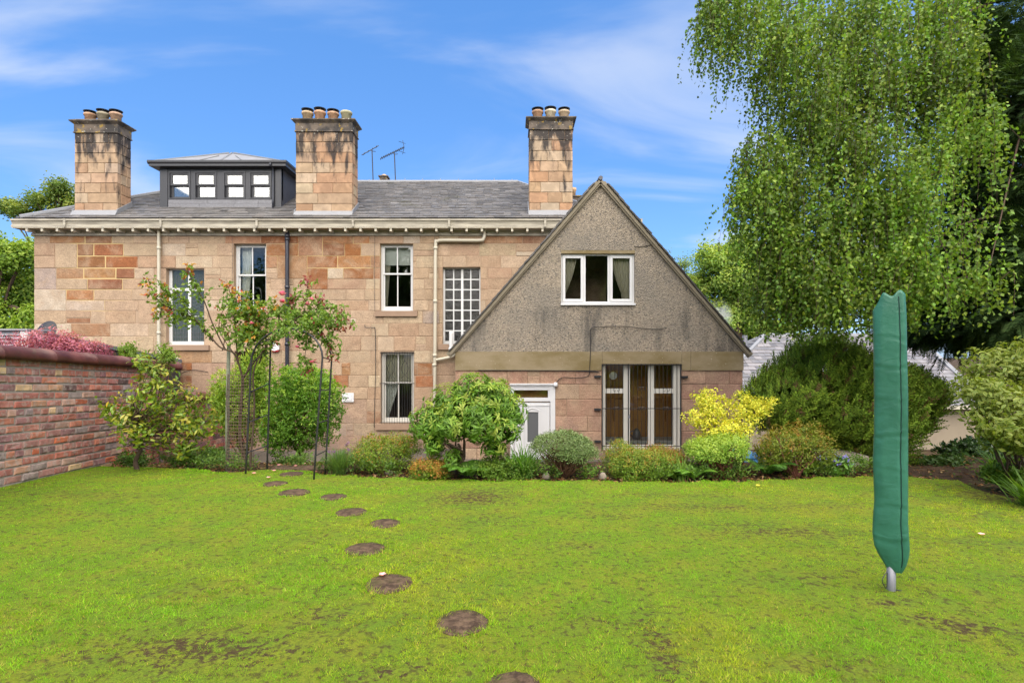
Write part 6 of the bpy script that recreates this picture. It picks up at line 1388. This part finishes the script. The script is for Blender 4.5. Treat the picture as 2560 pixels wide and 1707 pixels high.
# ------------------------------------------------------------------ grass
def fbm(x, y, s, seed):
    r_ = np.random.default_rng(seed); o = np.zeros_like(x)
    for k in range(5):
        for _ in range(3): a = r_.uniform(0, 6.28); w = s * 1.9 ** k; o += np.sin((x * math.cos(a) + y * math.sin(a)) * w + r_.uniform(0, 6.28)) * 0.6 ** k
    return o / 4.0
def grass_band(y0, y1, dens, hgt, wid):
    n = int(dens * (y1 - y0) * 2.05 * (y0 + y1) / 2 * 1.0); y = RG.uniform(y0, y1, n); x = RG.uniform(-1, 1, n) * 0.99 * y; k = on_lawn(x, y); 
    for sx, sy, r_ in STC: k &= ((x - sx) ** 2 + (y - sy) ** 2) > (r_ * (0.90 + 0.06 * np.sin(9 * np.arctan2(y - sy, x - sx) + sx * 40) + 0.10 * RG.normal(size=n))) ** 2
    bare = worn_at(x, y)
    nz = 0.6 * fbm(x, y, 7.0, 3) + 0.9 * fbm(x, y, 26.0, 8) + 0.6 * fbm(x, y, 55.0, 12)
    moss = np.clip(bare * 1.7 + nz * 0.85 - 0.25, 0, 1) * (bare > 0.06) + np.clip(0.8 * fbm(x, y, 3.0, 21) + 0.8 * fbm(x, y, 19, 22) + 0.5 * fbm(x, y, 45, 23) - 0.62, 0, 1) * 1.1
    k &= RG.uniform(0, 1, n) > moss * 1.05
    x, y, moss = x[k], y[k], np.clip(moss[k], 0, 1); n = len(x); z = H(x, y)
    yel = np.clip(fbm(x, y, 1.1, 5) * 0.8 + fbm(x, y, 4.5, 6) * 0.55 + 0.14 + 0.075 * x - 0.03 * (y - 4) - 0.2 * np.exp(-((x - 0.75) ** 2 / 0.3 + (y - 3.7) ** 2 / 0.35)) * 3, 0, 1); lush = np.clip(fbm(x, y, 1.6, 9) + 0.1, 0, 1)
    gr = np.array([0.165, 0.35, 0.014]); ye = np.array([0.33, 0.375, 0.02]); st_ = np.array([0.46, 0.36, 0.08]); dk = np.array([0.10, 0.20, 0.012])
    yr = np.clip(yel + RG.normal(size=n) * 0.25, 0, 1)[:, None]; col = gr * (1 - yr) + ye * yr; dr = (RG.uniform(0, 1, n) < 0.05 + 0.10 * yel + 0.2 * moss)[:, None]; col = np.where(dr, st_, col); col = np.where((RG.uniform(0, 1, n) < 0.08)[:, None], dk, col); col *= (1 + RG.normal(size=(n, 1)) * 0.09) * (1 + 0.20 * fbm(x, y, 38, 31) + 0.15 * fbm(x, y, 11, 32))[:, None]; mz = np.clip(moss * 1.6, 0, 0.85)[:, None]; col = col * (1 - mz) + np.array([0.15, 0.125, 0.025]) * mz
    col = np.clip(col, 0.004, 0.5)
    near = np.zeros(n)
    for sx, sy, r_ in STC: near = np.maximum(near, np.exp(-((np.hypot(x - sx, y - sy) - r_) / 0.035) ** 2))
    h = hgt * RG.uniform(0.5, 1.25, n) * (0.75 + 0.5 * lush) * (1 - 0.5 * moss) * (1 + 0.9 * near) * (1 + 0.5 * fbm(x, y, 30, 33)); an = RG.uniform(0, 2 * math.pi, n); ln = h * RG.uniform(0.3, 1.7, n); la = RG.uniform(0, 2 * math.pi, n)
    w = wid * RG.uniform(0.7, 1.3, n); b = np.stack([x, y, z - 0.004], 1); s = np.stack([np.cos(an), np.sin(an), 0 * an], 1) * w[:, None] * 0.5
    tip = b + np.stack([np.cos(la) * ln, np.sin(la) * ln, h + 0.004], 1)
    v = np.stack([b - s, b + s, tip], 1).reshape(-1, 3); return v, np.repeat(col, 3, 0)
V, C_ = [], []
for y0, y1, d, h, w in ((2.2, 2.9, 22000, 0.017, 0.0042), (2.9, 3.7, 18000, 0.016, 0.0048), (3.7, 4.7, 13000, 0.015, 0.0058), (4.7, 5.8, 9500, 0.014, 0.0072), (5.8, 7.45, 7000, 0.014, 0.009)):
    v, c = grass_band(y0, y1, d, h, w); V.append(v); C_.append(c)
v = np.concatenate(V); print('grass blades', len(v) // 3)
mesh_np('grass', v, np.arange(len(v)).reshape(-1, 3), M['grass_blade'], None, np.concatenate(C_), label='short mossy grass blades of the lawn', cat='grass', kind='stuff')

# ------------------------------------------------------------------ covered rotary dryer
YR = 3.41; rb = P(2228, 1480, YR); dry = thing('rotary_dryer', (rb.x, YR, 0), 'folded rotary clothes dryer in a green zipped cover standing on the lawn', 'clothes dryer')
MB().tube([(rb.x, YR, -0.15), (rb.x, YR, Z(1400, YR))], 0.024, 16).build('pole', M['galvanised'], dry, True)
ctrl = [(746, 2181, 2263, 0.8), (790, 2181, 2266, 1), (850, 2182, 2267, 1), (909, 2183, 2268, 1), (990, 2184, 2270, 1), (1081, 2184, 2270, 1), (1150, 2181, 2270, 1), (1255, 2185, 2270, 1), (1300, 2181, 2270, 1), (1335, 2180, 2272, 1), (1365, 2184, 2274, 1), (1385, 2193, 2272, 0.95), (1405, 2206, 2267, 0.85), (1420, 2216, 2260, 0.7), (1427, 2224, 2256, 0.6)]
STH, CTH = math.sin(math.atan2(rb.x, YR)), math.cos(math.atan2(rb.x, YR))     # the cover's broad side is turned to the house's left
cy = [c[0] for c in ctrl]; m = 120; n_ = 56; v = []; 
CREASE = [(838, .004), (909, .008), (995, .004), (1081, .008), (1165, .004), (1258, .008), (1337, .008)]
for j in range(m + 1):
    py = 746 + (1427 - 746) * j / m; l = np.interp(py, cy, [c[1] for c in ctrl]); r_ = np.interp(py, cy, [c[2] for c in ctrl]); dp = np.interp(py, cy, [c[3] for c in ctrl]); cx = X((l + r_) / 2, YR); hw = (X(r_, YR) - X(l, YR)) / 2
    for k in range(n_):
        an = 2 * math.pi * k / n_; ca, sa = math.cos(an), math.sin(an); e = 0.62; q = (abs(ca) ** (2 / e) + abs(sa) ** (2 / e)) ** (-e / 2)
        px_ = hw * ca * q; py_ = 0.052 * dp * sa * q
        fold = 0.0
        for cyy, amp in CREASE: dd = (py - cyy - 5 * math.sin(an * 2 + cyy)) / 3.6; fold += amp * (math.exp(-dd * dd) - 0.8 * math.exp(-((dd - 2.2) ** 2) / 2))
        wr = 0.004 * math.exp(-((px_ / hw + 0.35 + 0.0006 * (py - 1000)) / 0.12) ** 2) * math.cos(py * 0.011) + 0.003 * math.sin(px_ / hw * 6 + py * 0.02) * math.exp(-((py - 800) / 90) ** 2) + 0.0012 * math.sin(py * 0.035 + 3 * an) + 0.0010 * math.sin(py * 0.08 - 2 * an) + 0.0016 * math.sin(py * 0.02 + 5 * an); s = 1 + (fold * 0.6 + wr) / 0.09 * max(0.0, 1 - abs(px_ / hw) ** 5)
        seam = 0.008 * math.exp(-((px_ / hw - 0.62) / 0.05) ** 2) * (sa < 0)
        z = Z(py, YR)
        if j < 10: uu = px_ / hw; z += (1 - j / 10) * (0.046 * math.exp(-((uu - 0.68) / 0.34) ** 2) + 0.034 * math.exp(-((uu + 0.30) / 0.34) ** 2) - 0.075 * max(0, -uu - 0.40) / 0.60)
        dd_ = py_ * s + seam; v.append((cx + px_ * s * CTH * CTH + dd_ * STH, YR - px_ * s * CTH * STH + dd_ * CTH, z))
f = [(j * n_ + k, j * n_ + (k + 1) % n_, (j + 1) * n_ + (k + 1) % n_, (j + 1) * n_ + k) for j in range(m) for k in range(n_)]
top = len(v); v.append((X(2222, YR), YR, Z(770, YR))); f += [((k + 1) % n_, k, top) for k in range(n_)]
mb = MB(); mb.v = v; mb.f = f; mb.build('cover', M['green_cover'], dry, True)
def cross_u(k): ca, sa = math.cos(2 * math.pi * k / n_), math.sin(2 * math.pi * k / n_); return ca * (abs(ca) ** (2 / 0.62) + abs(sa) ** (2 / 0.62)) ** -0.31
ks = min(range(n_), key=lambda k: abs(cross_u(k) - 0.62) + (10 if math.sin(2 * math.pi * k / n_) > 0 else 0))
MB().tube([Vector(v[j * n_ + ks]) + Vector((-0.001, -0.0015, 0)) for j in range(2, m - 2)], 0.0032, 5).build('seam', M['green_seam'], dry)
c = P(2215, 1440, YR - 0.03); mb = MB(); mb.tube(smoothpath([P(2219, 1425, YR - 0.03), P(2206, 1448, YR - 0.04), P(2210, 1462, YR - 0.04), P(2217, 1468, YR - 0.03), P(2218, 1430, YR - 0.03)], 6), 0.0025, 4)
mb.tube(smoothpath([P(2241, 1474, YR - 0.02), P(2262, 1478, 3.40), P(2285, 1486, 3.36), P(2310, 1489, 3.35)], 6), 0.003, 4); mb.build('tie_cord', M['black_metal'], dry)

# ------------------------------------------------------------------ small things about the garden
def petal(px, py, label, pal, size=0.03, n_=5, lift=0.018):
    Yq = EYE * FPX / (py - HY); x = X(px, Yq); b = np.array([[x, Yq, Hf(x, Yq) + lift]] * n_); an = np.linspace(0, 6.28, n_, False); a = np.stack([np.cos(an), np.sin(an), 0.35 + 0 * an], 1); v, f, c = leaf_long(b, nrm(a), nrm(np.stack([-np.cos(an) * .3, -np.sin(an) * .3, 1 + 0 * an], 1)), size, size * 0.9, palette(pal, n_, None, 0.1), None, -0.1, 0.2)
    o = mesh_np('fallen_petals', v - np.array([x, Yq, 0]), f, M['petal'], None, c); o.location = (x, Yq, 0); return tag(o, label, 'petals', 'fallen rose petals')
PKP = [(0.75, 0.34, 0.38), (0.78, 0.48, 0.48)]
for px, py, lab in ((635, 1189, 'fallen pink rose left of the arch path'), (739, 1168, 'fallen pink petals on the slab under the arch'), (685, 1182, 'pale pink petals on the grass between the arch legs'), (671, 1200, 'pale petals beside the second stepping stone'), (956, 1448, 'pale petal lying on a near stepping stone'), (2454, 1341, 'pale pink petal on the lawn right of the covered dryer'), (1895, 1216, 'small yellow petal on the lawn edge below the yew'), (760, 1160, 'pink petals behind the arch slab'), (697, 1165, 'pink petals at the foot of the dense bush')):
    petal(px, py, lab, PKP if 'yellow' not in lab else [(0.75, 0.6, 0.1)], 0.028)
def rock(px, py, r_, label, Yq):
    x = X(px, Yq); mb = MB(); z0 = Hf(x, Yq); n_ = 10; v = [(x, Yq, z0 + r_ * 1.1)]
    for j in range(1, 5):
        for k in range(n_): an = 2 * math.pi * k / n_; q = math.sin(j * 0.5) * r_ * rnd.uniform(0.85, 1.15); v.append((x + q * math.cos(an), Yq + q * math.sin(an) * 0.8, z0 + r_ * math.cos(j * 0.5) * rnd.uniform(0.9, 1.1)))
    f = [(0, 1 + k, 1 + (k + 1) % n_) for k in range(n_)] + [(1 + (j - 1) * n_ + k, 1 + j * n_ + k, 1 + j * n_ + (k + 1) % n_, 1 + (j - 1) * n_ + (k + 1) % n_) for j in range(1, 4) for k in range(n_)]
    mb.add(v, f); mb.build('pale_stone', M['pale_rubble'], None, True, label, 'stone', None, (x, Yq, z0), 'stones in the bed')
rock(1365, 1192, 0.05, 'small pale stone below the clipped dome shrub', 6.6); rock(1507, 1190, 0.05, 'small pale stone below the broad azalea', 6.6); rock(972, 1180, 0.05, 'grey stone under the domed azalea', 6.9)
mb = MB(); mb.box(X(2000, 7.6), X(2160, 7.6), 7.5, 8.1, Hf(3.9, 7.6) - 0.2, Hf(3.9, 7.6) + 0.12); mb.build('stone_step', M['pale_rubble'], None, label='pale stone slab in shade under the yew', cat='slab', origin=(4.2, 7.7, 0))
mb = MB(); cx0, cx1 = X(2045, 7.2), X(2130, 7.2); nn_ = 12; v = []; 
for i in range(nn_ + 1):
    for j in range(5): v.append((cx0 + (cx1 - cx0) * i / nn_, 7.05 + 0.07 * j, Hf(3.9, 7.2) + 0.05 + 0.025 * math.sin(i * 1.3 + j) + 0.02 * j))
mb.add(v, [(i * 5 + j, i * 5 + j + 1, i * 5 + j + 6, i * 5 + j + 5) for i in range(nn_) for j in range(4)]); mb.build('plastic_sheet', M['lavender_plastic'], None, True, 'crumpled lavender plastic sheet under the yew', 'sheet', origin=(cx0, 7.2, 0))
bn = thing('storage_tub', P(1857, 1180, 8.6), 'pale blue lidded tub half hidden between two azaleas', 'tub'); c = P(1857, 1135, 8.6)
MB().box(c.x - 0.2, c.x + 0.2, 8.45, 8.8, c.z - 0.45, c.z - 0.03).build('body', M['blue_plastic'], bn); mb = MB(); mb.prism([(c.x - 0.22, 8.42, c.z - 0.03), (c.x + 0.22, 8.42, c.z - 0.03), (c.x + 0.18, 8.42, c.z + 0.03), (c.x - 0.1, 8.42, c.z + 0.06)], (0, 0.4, 0)); mb.build('lid', M['blue_plastic'], bn)
# yellow poppies under the rhododendron
for (px, py, lab) in ((1268, 1078, 'yellow poppy beside the white door'), (1212, 1113, 'yellow poppy at the foot of the rhododendron')):
    q = P(px, py, 6.95); o = thing('poppy', (q.x, 6.95, Hf(q.x, 6.95)), lab, 'flower', 'yellow poppies'); an = np.linspace(0, 6.28, 5, False); a = nrm(np.stack([np.cos(an), np.sin(an) - 0.3, 0.4 + 0 * an], 1)); v, f, c = leaf_long(np.array([list(q)] * 5), a, nrm(a * -0.3 + np.array([0, -.4, 1])), 0.035, 0.035, palette([(0.80, 0.62, 0.03)], 5), None, -0.2, 0.2); mesh_np('bloom', v, f, M['petal'], o, c); MB().tube([q, (q.x + 0.03, 6.97, Hf(q.x, 6.95))], 0.003, 4).build('stalk', M['twig_brown'], o)
# leaf litter on the bed
n_ = 5000; x = RG.uniform(-5.5, 6.3, n_); y = edge_y(np.clip(x, -7, 5)) + 0.02 + RG.uniform(0, 1, n_) ** 2 * 1.3; y = np.where(x > 5.0, RG.uniform(4.6, 8.0, n_), y); k = ~on_lawn(x, y); x, y = x[k], y[k]; n_ = len(x); b = np.stack([x, y, H(x, y) - 0.02], 1); a = rvec(n_); a[:, 2] = np.abs(a[:, 2]) * 0.3
v, f, c = leaf_geo(b, nrm(a), nrm(rvec(n_) * 0.5 + np.array([0, 0, 1])), 0.05, 0.025, palette([(0.14, 0.06, 0.025), (0.20, 0.11, 0.045), (0.09, 0.045, 0.02), (0.26, 0.17, 0.08), (0.06, 0.10, 0.02)], n_)); mesh_np('leaf_litter', v, f, M['leaf_matte'], None, c, label='brown fallen leaves on the soil of the bed', cat='leaf litter', kind='stuff')

# ------------------------------------------------------------------ trees
def limb_tree(o, base, top, r0, targets, r_l, mat, sides=7):
    mb = MB(); b, t = Vector(base), Vector(top); path = smoothpath([b, b + (t - b) * 0.4 + Vector((0.05, 0.03, 0)), t], 6); n = len(path); mb.tube(path, [r0 * (1 - 0.75 * i / (n - 1)) for i in range(n)], sides)
    mb.build('trunk', M[mat], o, True); mb = MB()
    for tg in targets:
        tg = Vector(tg); s = rnd.uniform(0.25, 0.95); p0 = path[int(s * (n - 1))]; d = tg - p0; mb.tube(smoothpath([p0, p0 + d * 0.5 + Vector((0, 0, 0.15 * d.length)), tg], 5), [r_l * (1 - 0.85 * i / 10) for i in range(11)], 5, False)
    mb.build('limbs', M[mat], o)
def far_tree(label, base, h0, ells, n, k, L, W, pal, tips, trunk_r, group='background trees', mat='leaf', inner=0.55, lump=0.18, name='broadleaf_tree'):
    o = thing(name, (base[0], base[1], h0), label, 'tree', group); pt, out, dep = shell(ells, n, inner, lump, 3.5)
    v, f, c = rosettes(pt, out, dep, k, L, W, pal, tips, 0.6, 0.1, 0.5, 1.0, L * 0.8, droop=0.25, tip_up=0.0); mesh_np('crown', v, f, M[mat], o, c)
    limb_tree(o, (base[0], base[1], h0), (base[0] + 0.2, base[1], max(e[2] for e in ells)), trunk_r, [e[:3] for e in ells], trunk_r * 0.35, 'bark'); return o
TG = [(0.13, 0.22, 0.022), (0.16, 0.26, 0.028), (0.09, 0.16, 0.018)]
# left of the house
YT = 27.0
E = []
for (a, b, c, d) in ((-70, 540, 40, 650), (10, 545, 100, 640), (-40, 620, 90, 720), (30, 600, 110, 760), (-90, 680, 70, 820), (20, 700, 130, 840)): E += lobes(ell(D(a), D(b), D(c), D(d), YT + rnd.uniform(-1, 1), 1.4), 3, 0.5, a)
far_tree('full green tree standing left of the house wall', (X(-20, YT), YT), -1.2, E, 5200, 6, 0.17, 0.09, TG, [(0.24, 0.33, 0.04)], 0.25)
YT = 32.0; E = []
for (a, b, c, d) in ((118, 405, 175, 470), (60, 430, 140, 490), (-20, 450, 50, 500), (90, 460, 180, 530), (20, 470, 100, 520), (130, 430, 200, 520)): E += lobes(ell(D(a), D(b), D(c), D(d), YT, 1.2), 3, 0.55, c)
far_tree('loose open tree rising behind the left chimney', (X(D(130), YT), YT), -1.2, E, 1500, 6, 0.17, 0.085, [(0.10, 0.16, 0.025), (0.13, 0.19, 0.03), (0.07, 0.12, 0.02)], [(0.20, 0.24, 0.04)], 0.22, inner=0.95, lump=0.25)
# right of the gable
YT = 34.0; E = []
for (a, b, c, d) in ((1590, 560, 1680, 650), (1640, 545, 1740, 640), (1570, 620, 1660, 710), (1620, 640, 1740, 740), (1700, 560, 1800, 700), (1660, 690, 1760, 800), (1760, 600, 1880, 760), (1590, 690, 1700, 790), (1640, 600, 1720, 700), (1700, 720, 1830, 830)): E += lobes(ell(D(a), D(b), D(c), D(d), YT + rnd.uniform(-1, 1), 1.6), 4, 0.5, a)
far_tree('bright green tree behind the slope of the gable roof', (X(D(1690), YT), YT), -2, E, 9000, 6, 0.19, 0.10, [(0.17, 0.27, 0.04), (0.21, 0.31, 0.05), (0.12, 0.20, 0.03)], [(0.30, 0.37, 0.07)], 0.3)
YT = 40.0; E = [ell(D(1525), D(585), D(1565), D(650), YT, 0.9), ell(D(1545), D(580), D(1600), D(640), YT, 0.9), ell(D(1560), D(630), D(1600), D(690), YT, 1.0)]
far_tree('thin wispy tree just above the gable roof slope', (X(D(1560), YT), YT), -2, E, 260, 6, 0.15, 0.08, [(0.14, 0.21, 0.05), (0.18, 0.25, 0.06)], None, 0.12, inner=1.0, lump=0.3)
# the far side of the garden, behind the camera: seen only as reflections in the windows
for i, (tx, ty, th, lab) in enumerate(((-17, -15, 8.5, 'broad tree at the far left behind the camera'), (-9, -17, 9.5, 'tall tree left of centre behind the camera'), (-1, -16, 8.0, 'round tree straight behind the camera'), (7, -17, 9.5, 'tall tree right of centre behind the camera'), (15, -15, 8.5, 'broad tree at the far right behind the camera'))):
    E = lobes((tx, ty, th * 0.62, 4.8, 3.0, th * 0.62), 6, 0.5, 70 + i)
    far_tree(lab, (tx, ty), 0, E, 1300, 5, 0.42, 0.24, [(0.05, 0.10, 0.015), (0.07, 0.13, 0.02)], None, 0.25, 'trees behind the camera')
# weeping birch
bc = (8.8, 8.8); birch = thing('weeping_birch', (*bc, Hf(*bc)), 'weeping birch with long hanging leafy twigs on the right', 'tree')
CL = [(1600, -60, 1700, 40, 7.8), (1640, -40, 1790, 90, 7.9), (1720, -80, 1880, 120, 8.2), (1740, 40, 1860, 230, 7.8), (1780, 160, 1930, 330, 7.6), (1700, 300, 1790, 400, 7.6), (1730, 330, 1880, 480, 7.6), (1680, 400, 1780, 470, 7.6), (1770, 440, 1920, 600, 7.4), (1880, -60, 2060, 120, 8.3), (1900, 90, 2040, 280, 8.0), (1880, 240, 2040, 420, 7.5), (1900, 400, 2060, 560, 7.3), (2050, -60, 2240, 120, 8.0), (2080, 80, 2230, 240, 7.6), (2120, 220, 2260, 380, 7.2), (2040, 330, 2180, 500, 7.0), (2100, 450, 2250, 600, 6.6), (2020, 520, 2140, 640, 6.8), (1760, 560, 1870, 660, 7.4), (1860, 560, 2010, 680, 7.2), (2240, 590, 2300, 660, 6.4), (1735, 610, 1860, 710, 7.5), (1850, 630, 1990, 730, 7.3), (1990, 610, 2110, 700, 7.0), (1720, 470, 1820, 620, 7.8), (1760, 640, 1900, 740, 8.2), (2100, 590, 2240, 690, 6.8)]
strings = []; limbt = []; shade = []
for a, b, c, d, yy in CL:
    e = ell(D(a), D(b), D(c), D(d), yy, 0.75); limbt.append(e[:3]); ns = int(110 + 260 * e[3] * e[5])
    q = rvec(ns) * (RG.uniform(0, 1, (ns, 1)) ** 0.45) * np.array(e[3:6]) + np.array(e[:3]); strings += [tuple(s) for s in q]; shade += [rnd.uniform(0.68, 1.2)] * ns
for e in (ell(D(1750), D(-40), D(2240), D(330), 8.0, 1.0), ell(D(1720), D(280), D(2220), D(690), 7.5, 0.9)):
    q = rvec(420) * (RG.uniform(0, 1, (420, 1)) ** 0.4) * np.array(e[3:6]) + np.array(e[:3]); strings += [tuple(s) for s in q]; shade += list(RG.uniform(0.7, 1.15, 420))
S = np.array(strings); shade = np.array(shade)
spx, spy = CX + S[:, 0] / S[:, 1] * FPX, HY - (S[:, 2] - EYE) / S[:, 1] * FPX
thin = ((spx > D(2130)) & (spy > D(330)) & (RG.uniform(0, 1, len(S)) < 0.72)) | ((spx < D(1850)) & (RG.uniform(0, 1, len(S)) < 0.22))      # the crown thins to the right, where the cypress stands, and at its left fringe
S = S[~thin]; shade = shade[~thin]; ns = len(S); V, F_, C_ = [], [], []; off = 0; tw = MB()
lens = RG.uniform(0.35, 1.05, ns); mx = 26
cb = palette([(0.12, 0.205, 0.026), (0.15, 0.245, 0.03), (0.09, 0.155, 0.02)], ns, None, 0.25) * np.array(shade)[:, None]
for i in range(ns):
    l = lens[i]; m = int(l / 0.027); t = np.linspace(0, 1, m); an = RG.uniform(0, 6.28); sw = RG.uniform(0.05, 0.35) * l
    px_ = S[i, 0] + np.cos(an) * sw * (1 - (1 - t) ** 2) - 0.05 * t; py_ = S[i, 1] + np.sin(an) * sw * (1 - (1 - t) ** 2); pz_ = S[i, 2] - l * t ** 1.3 + 0.1 * np.sin(t * 3.1) * l
    ok = pz_ > Z(D(785 - 110 * RG.uniform() ** 2), S[i, 1]) if S[i, 0] < X(D(2010), S[i, 1]) else pz_ > Z(D(775 - 110 * RG.uniform()), S[i, 1])
    p_ = np.stack([px_, py_, pz_], 1)[ok]; m = len(p_)
    if m < 3: continue
    if i % 3 == 0: tw.tube([tuple(p_[0]), tuple(p_[m // 2]), tuple(p_[-1])], [0.004, 0.003, 0.0015], 3, False)
    a = rvec(m); a[:, 2] = -np.abs(a[:, 2]) - 0.35; a = nrm(a); nn = rvec(m) + np.array([0, -0.35, 0.35]); col = palette([cb[i]], m, None, 0.22); y_ = RG.uniform(0, 1, m) < 0.12; col[y_] = palette([(0.22, 0.29, 0.04)], y_.sum())
    v, f, c = leaf_geo(p_ + RG.normal(size=(m, 3)) * 0.018, a, nrm(nn), 0.050 * RG.uniform(0.65, 1.3, m), 0.040, col, 0.1, 0.1, wide=0.4); V.append(v); F_.append(f + off); C_.append(c); off += len(v)
mesh_np('crown', np.concatenate(V), np.concatenate(F_), M['leaf'], birch, np.concatenate(C_)); tw.build('twigs', M['bark'], birch, kind='stuff')
limb_tree(birch, (*bc, Hf(*bc)), (8.9, 8.9, 7.6), 0.19, limbt, 0.03, 'bark', 10)
print('birch leaves', off // 4)
# dark cypress at the right edge: flat feathery sprays
cyb = (9.9, 9.8); cyp = thing('cypress', (*cyb, Hf(*cyb)), 'tall dark cypress hedge tree at the right edge behind the birch', 'tree')
E = []
for (a, b, c, d, yy) in ((2250, -150, 2560, 160, 9.6), (2230, 80, 2560, 330, 9.4), (2200, 250, 2540, 480, 9.2), (2180, 400, 2520, 620, 9.0), (2140, 520, 2500, 740, 8.8), (2110, 620, 2460, 790, 8.6), (2250, 330, 2420, 480, 7.6), (2290, 480, 2450, 640, 7.2), (2290, 120, 2450, 330, 7.4), (2120, 640, 2330, 800, 8.4), (2240, 620, 2420, 770, 7.4), (2060, 690, 2200, 790, 9.0), (2320, -160, 2480, 220, 7.8), (2280, 60, 2420, 300, 8.2)): E.append(ell(D(a), D(b), D(c), D(d), yy, 1.1))
pt, out, dep = shell(E, 13000, 0.5, 0.16, 3.5); keep = pt[:, 0] < 9.5; pt, out, dep = pt[keep], out[keep], dep[keep]; n = len(pt); k = 14
sp = nrm(out * 0.9 + np.array([-0.25, -0.25, -0.25]) + RG.normal(size=(n, 3)) * 0.3); st2 = nrm(np.cross(sp, rvec(n) * 0.5 + np.array([0, 0, 1.0]))); j = np.tile(np.arange(k), n); SP, S2 = np.repeat(sp, k, 0), np.repeat(st2, k, 0)
base = np.repeat(pt, k, 0) + SP * ((j // 2)[:, None] * 0.035); a = nrm(SP * 0.9 + S2 * np.where(j % 2, 1, -1)[:, None] * 0.75 + np.array([0, 0, -0.1])); col = palette([(0.035, 0.065, 0.02), (0.05, 0.09, 0.026), (0.026, 0.05, 0.015)], n * k); tp = np.repeat(RG.uniform(0, 1, n) < 0.10, k); col[tp] = palette([(0.085, 0.145, 0.045)], tp.sum())
v, f, c = leaf_geo(base, a, nrm(np.cross(SP, S2) + RG.normal(size=(n * k, 3)) * 0.25), 0.12 * (1 - 0.06 * (j // 2)), 0.022, col, 0.1, 0.2, wide=0.35); mesh_np('crown', v, f, M['leaf_matte'], cyp, c)
limb_tree(cyp, (*cyb, Hf(*cyb)), (9.9, 9.8, 8.5), 0.22, [e[:3] for e in E], 0.05, 'bark')

# ------------------------------------------------------------------ boiler steam beyond the gable
c = P(1800, 795, 17.0); g = G('steam'); g.n.remove(g.b); pv = g.n.new('ShaderNodeVolumePrincipled'); pv.inputs['Color'].default_value = (0.95, 0.95, 0.95, 1)
tc = g.n.new('ShaderNodeTexCoord').outputs['Object']; ln = g.n.new('ShaderNodeVectorMath'); ln.operation = 'LENGTH'; g.l.new(g.mapping(tc, (1 / 0.42, 1 / 0.42, 1 / 0.62)), ln.inputs[0])
den = g.math('MULTIPLY', g.rng(ln.outputs['Value'], 1.0, 0.1), g.rng(g.noise(tc, 3.5, 4, 0.6), 0.40, 0.62)); g.l.new(g.math('MULTIPLY', den, 5.0), pv.inputs['Density']); g.l.new(pv.outputs[0], g.out.inputs['Volume'])
mb = MB(); mb.lathe((c.x, c.y, c.z), [(0.05, -0.66), (0.3, -0.55), (0.45, -0.2), (0.45, 0.2), (0.3, 0.55), (0.05, 0.66)], 12); mb.build('steam', M['steam'], None, True, 'thin white plume of boiler steam beside the gable roof', 'steam', 'stuff', origin=tuple(c))
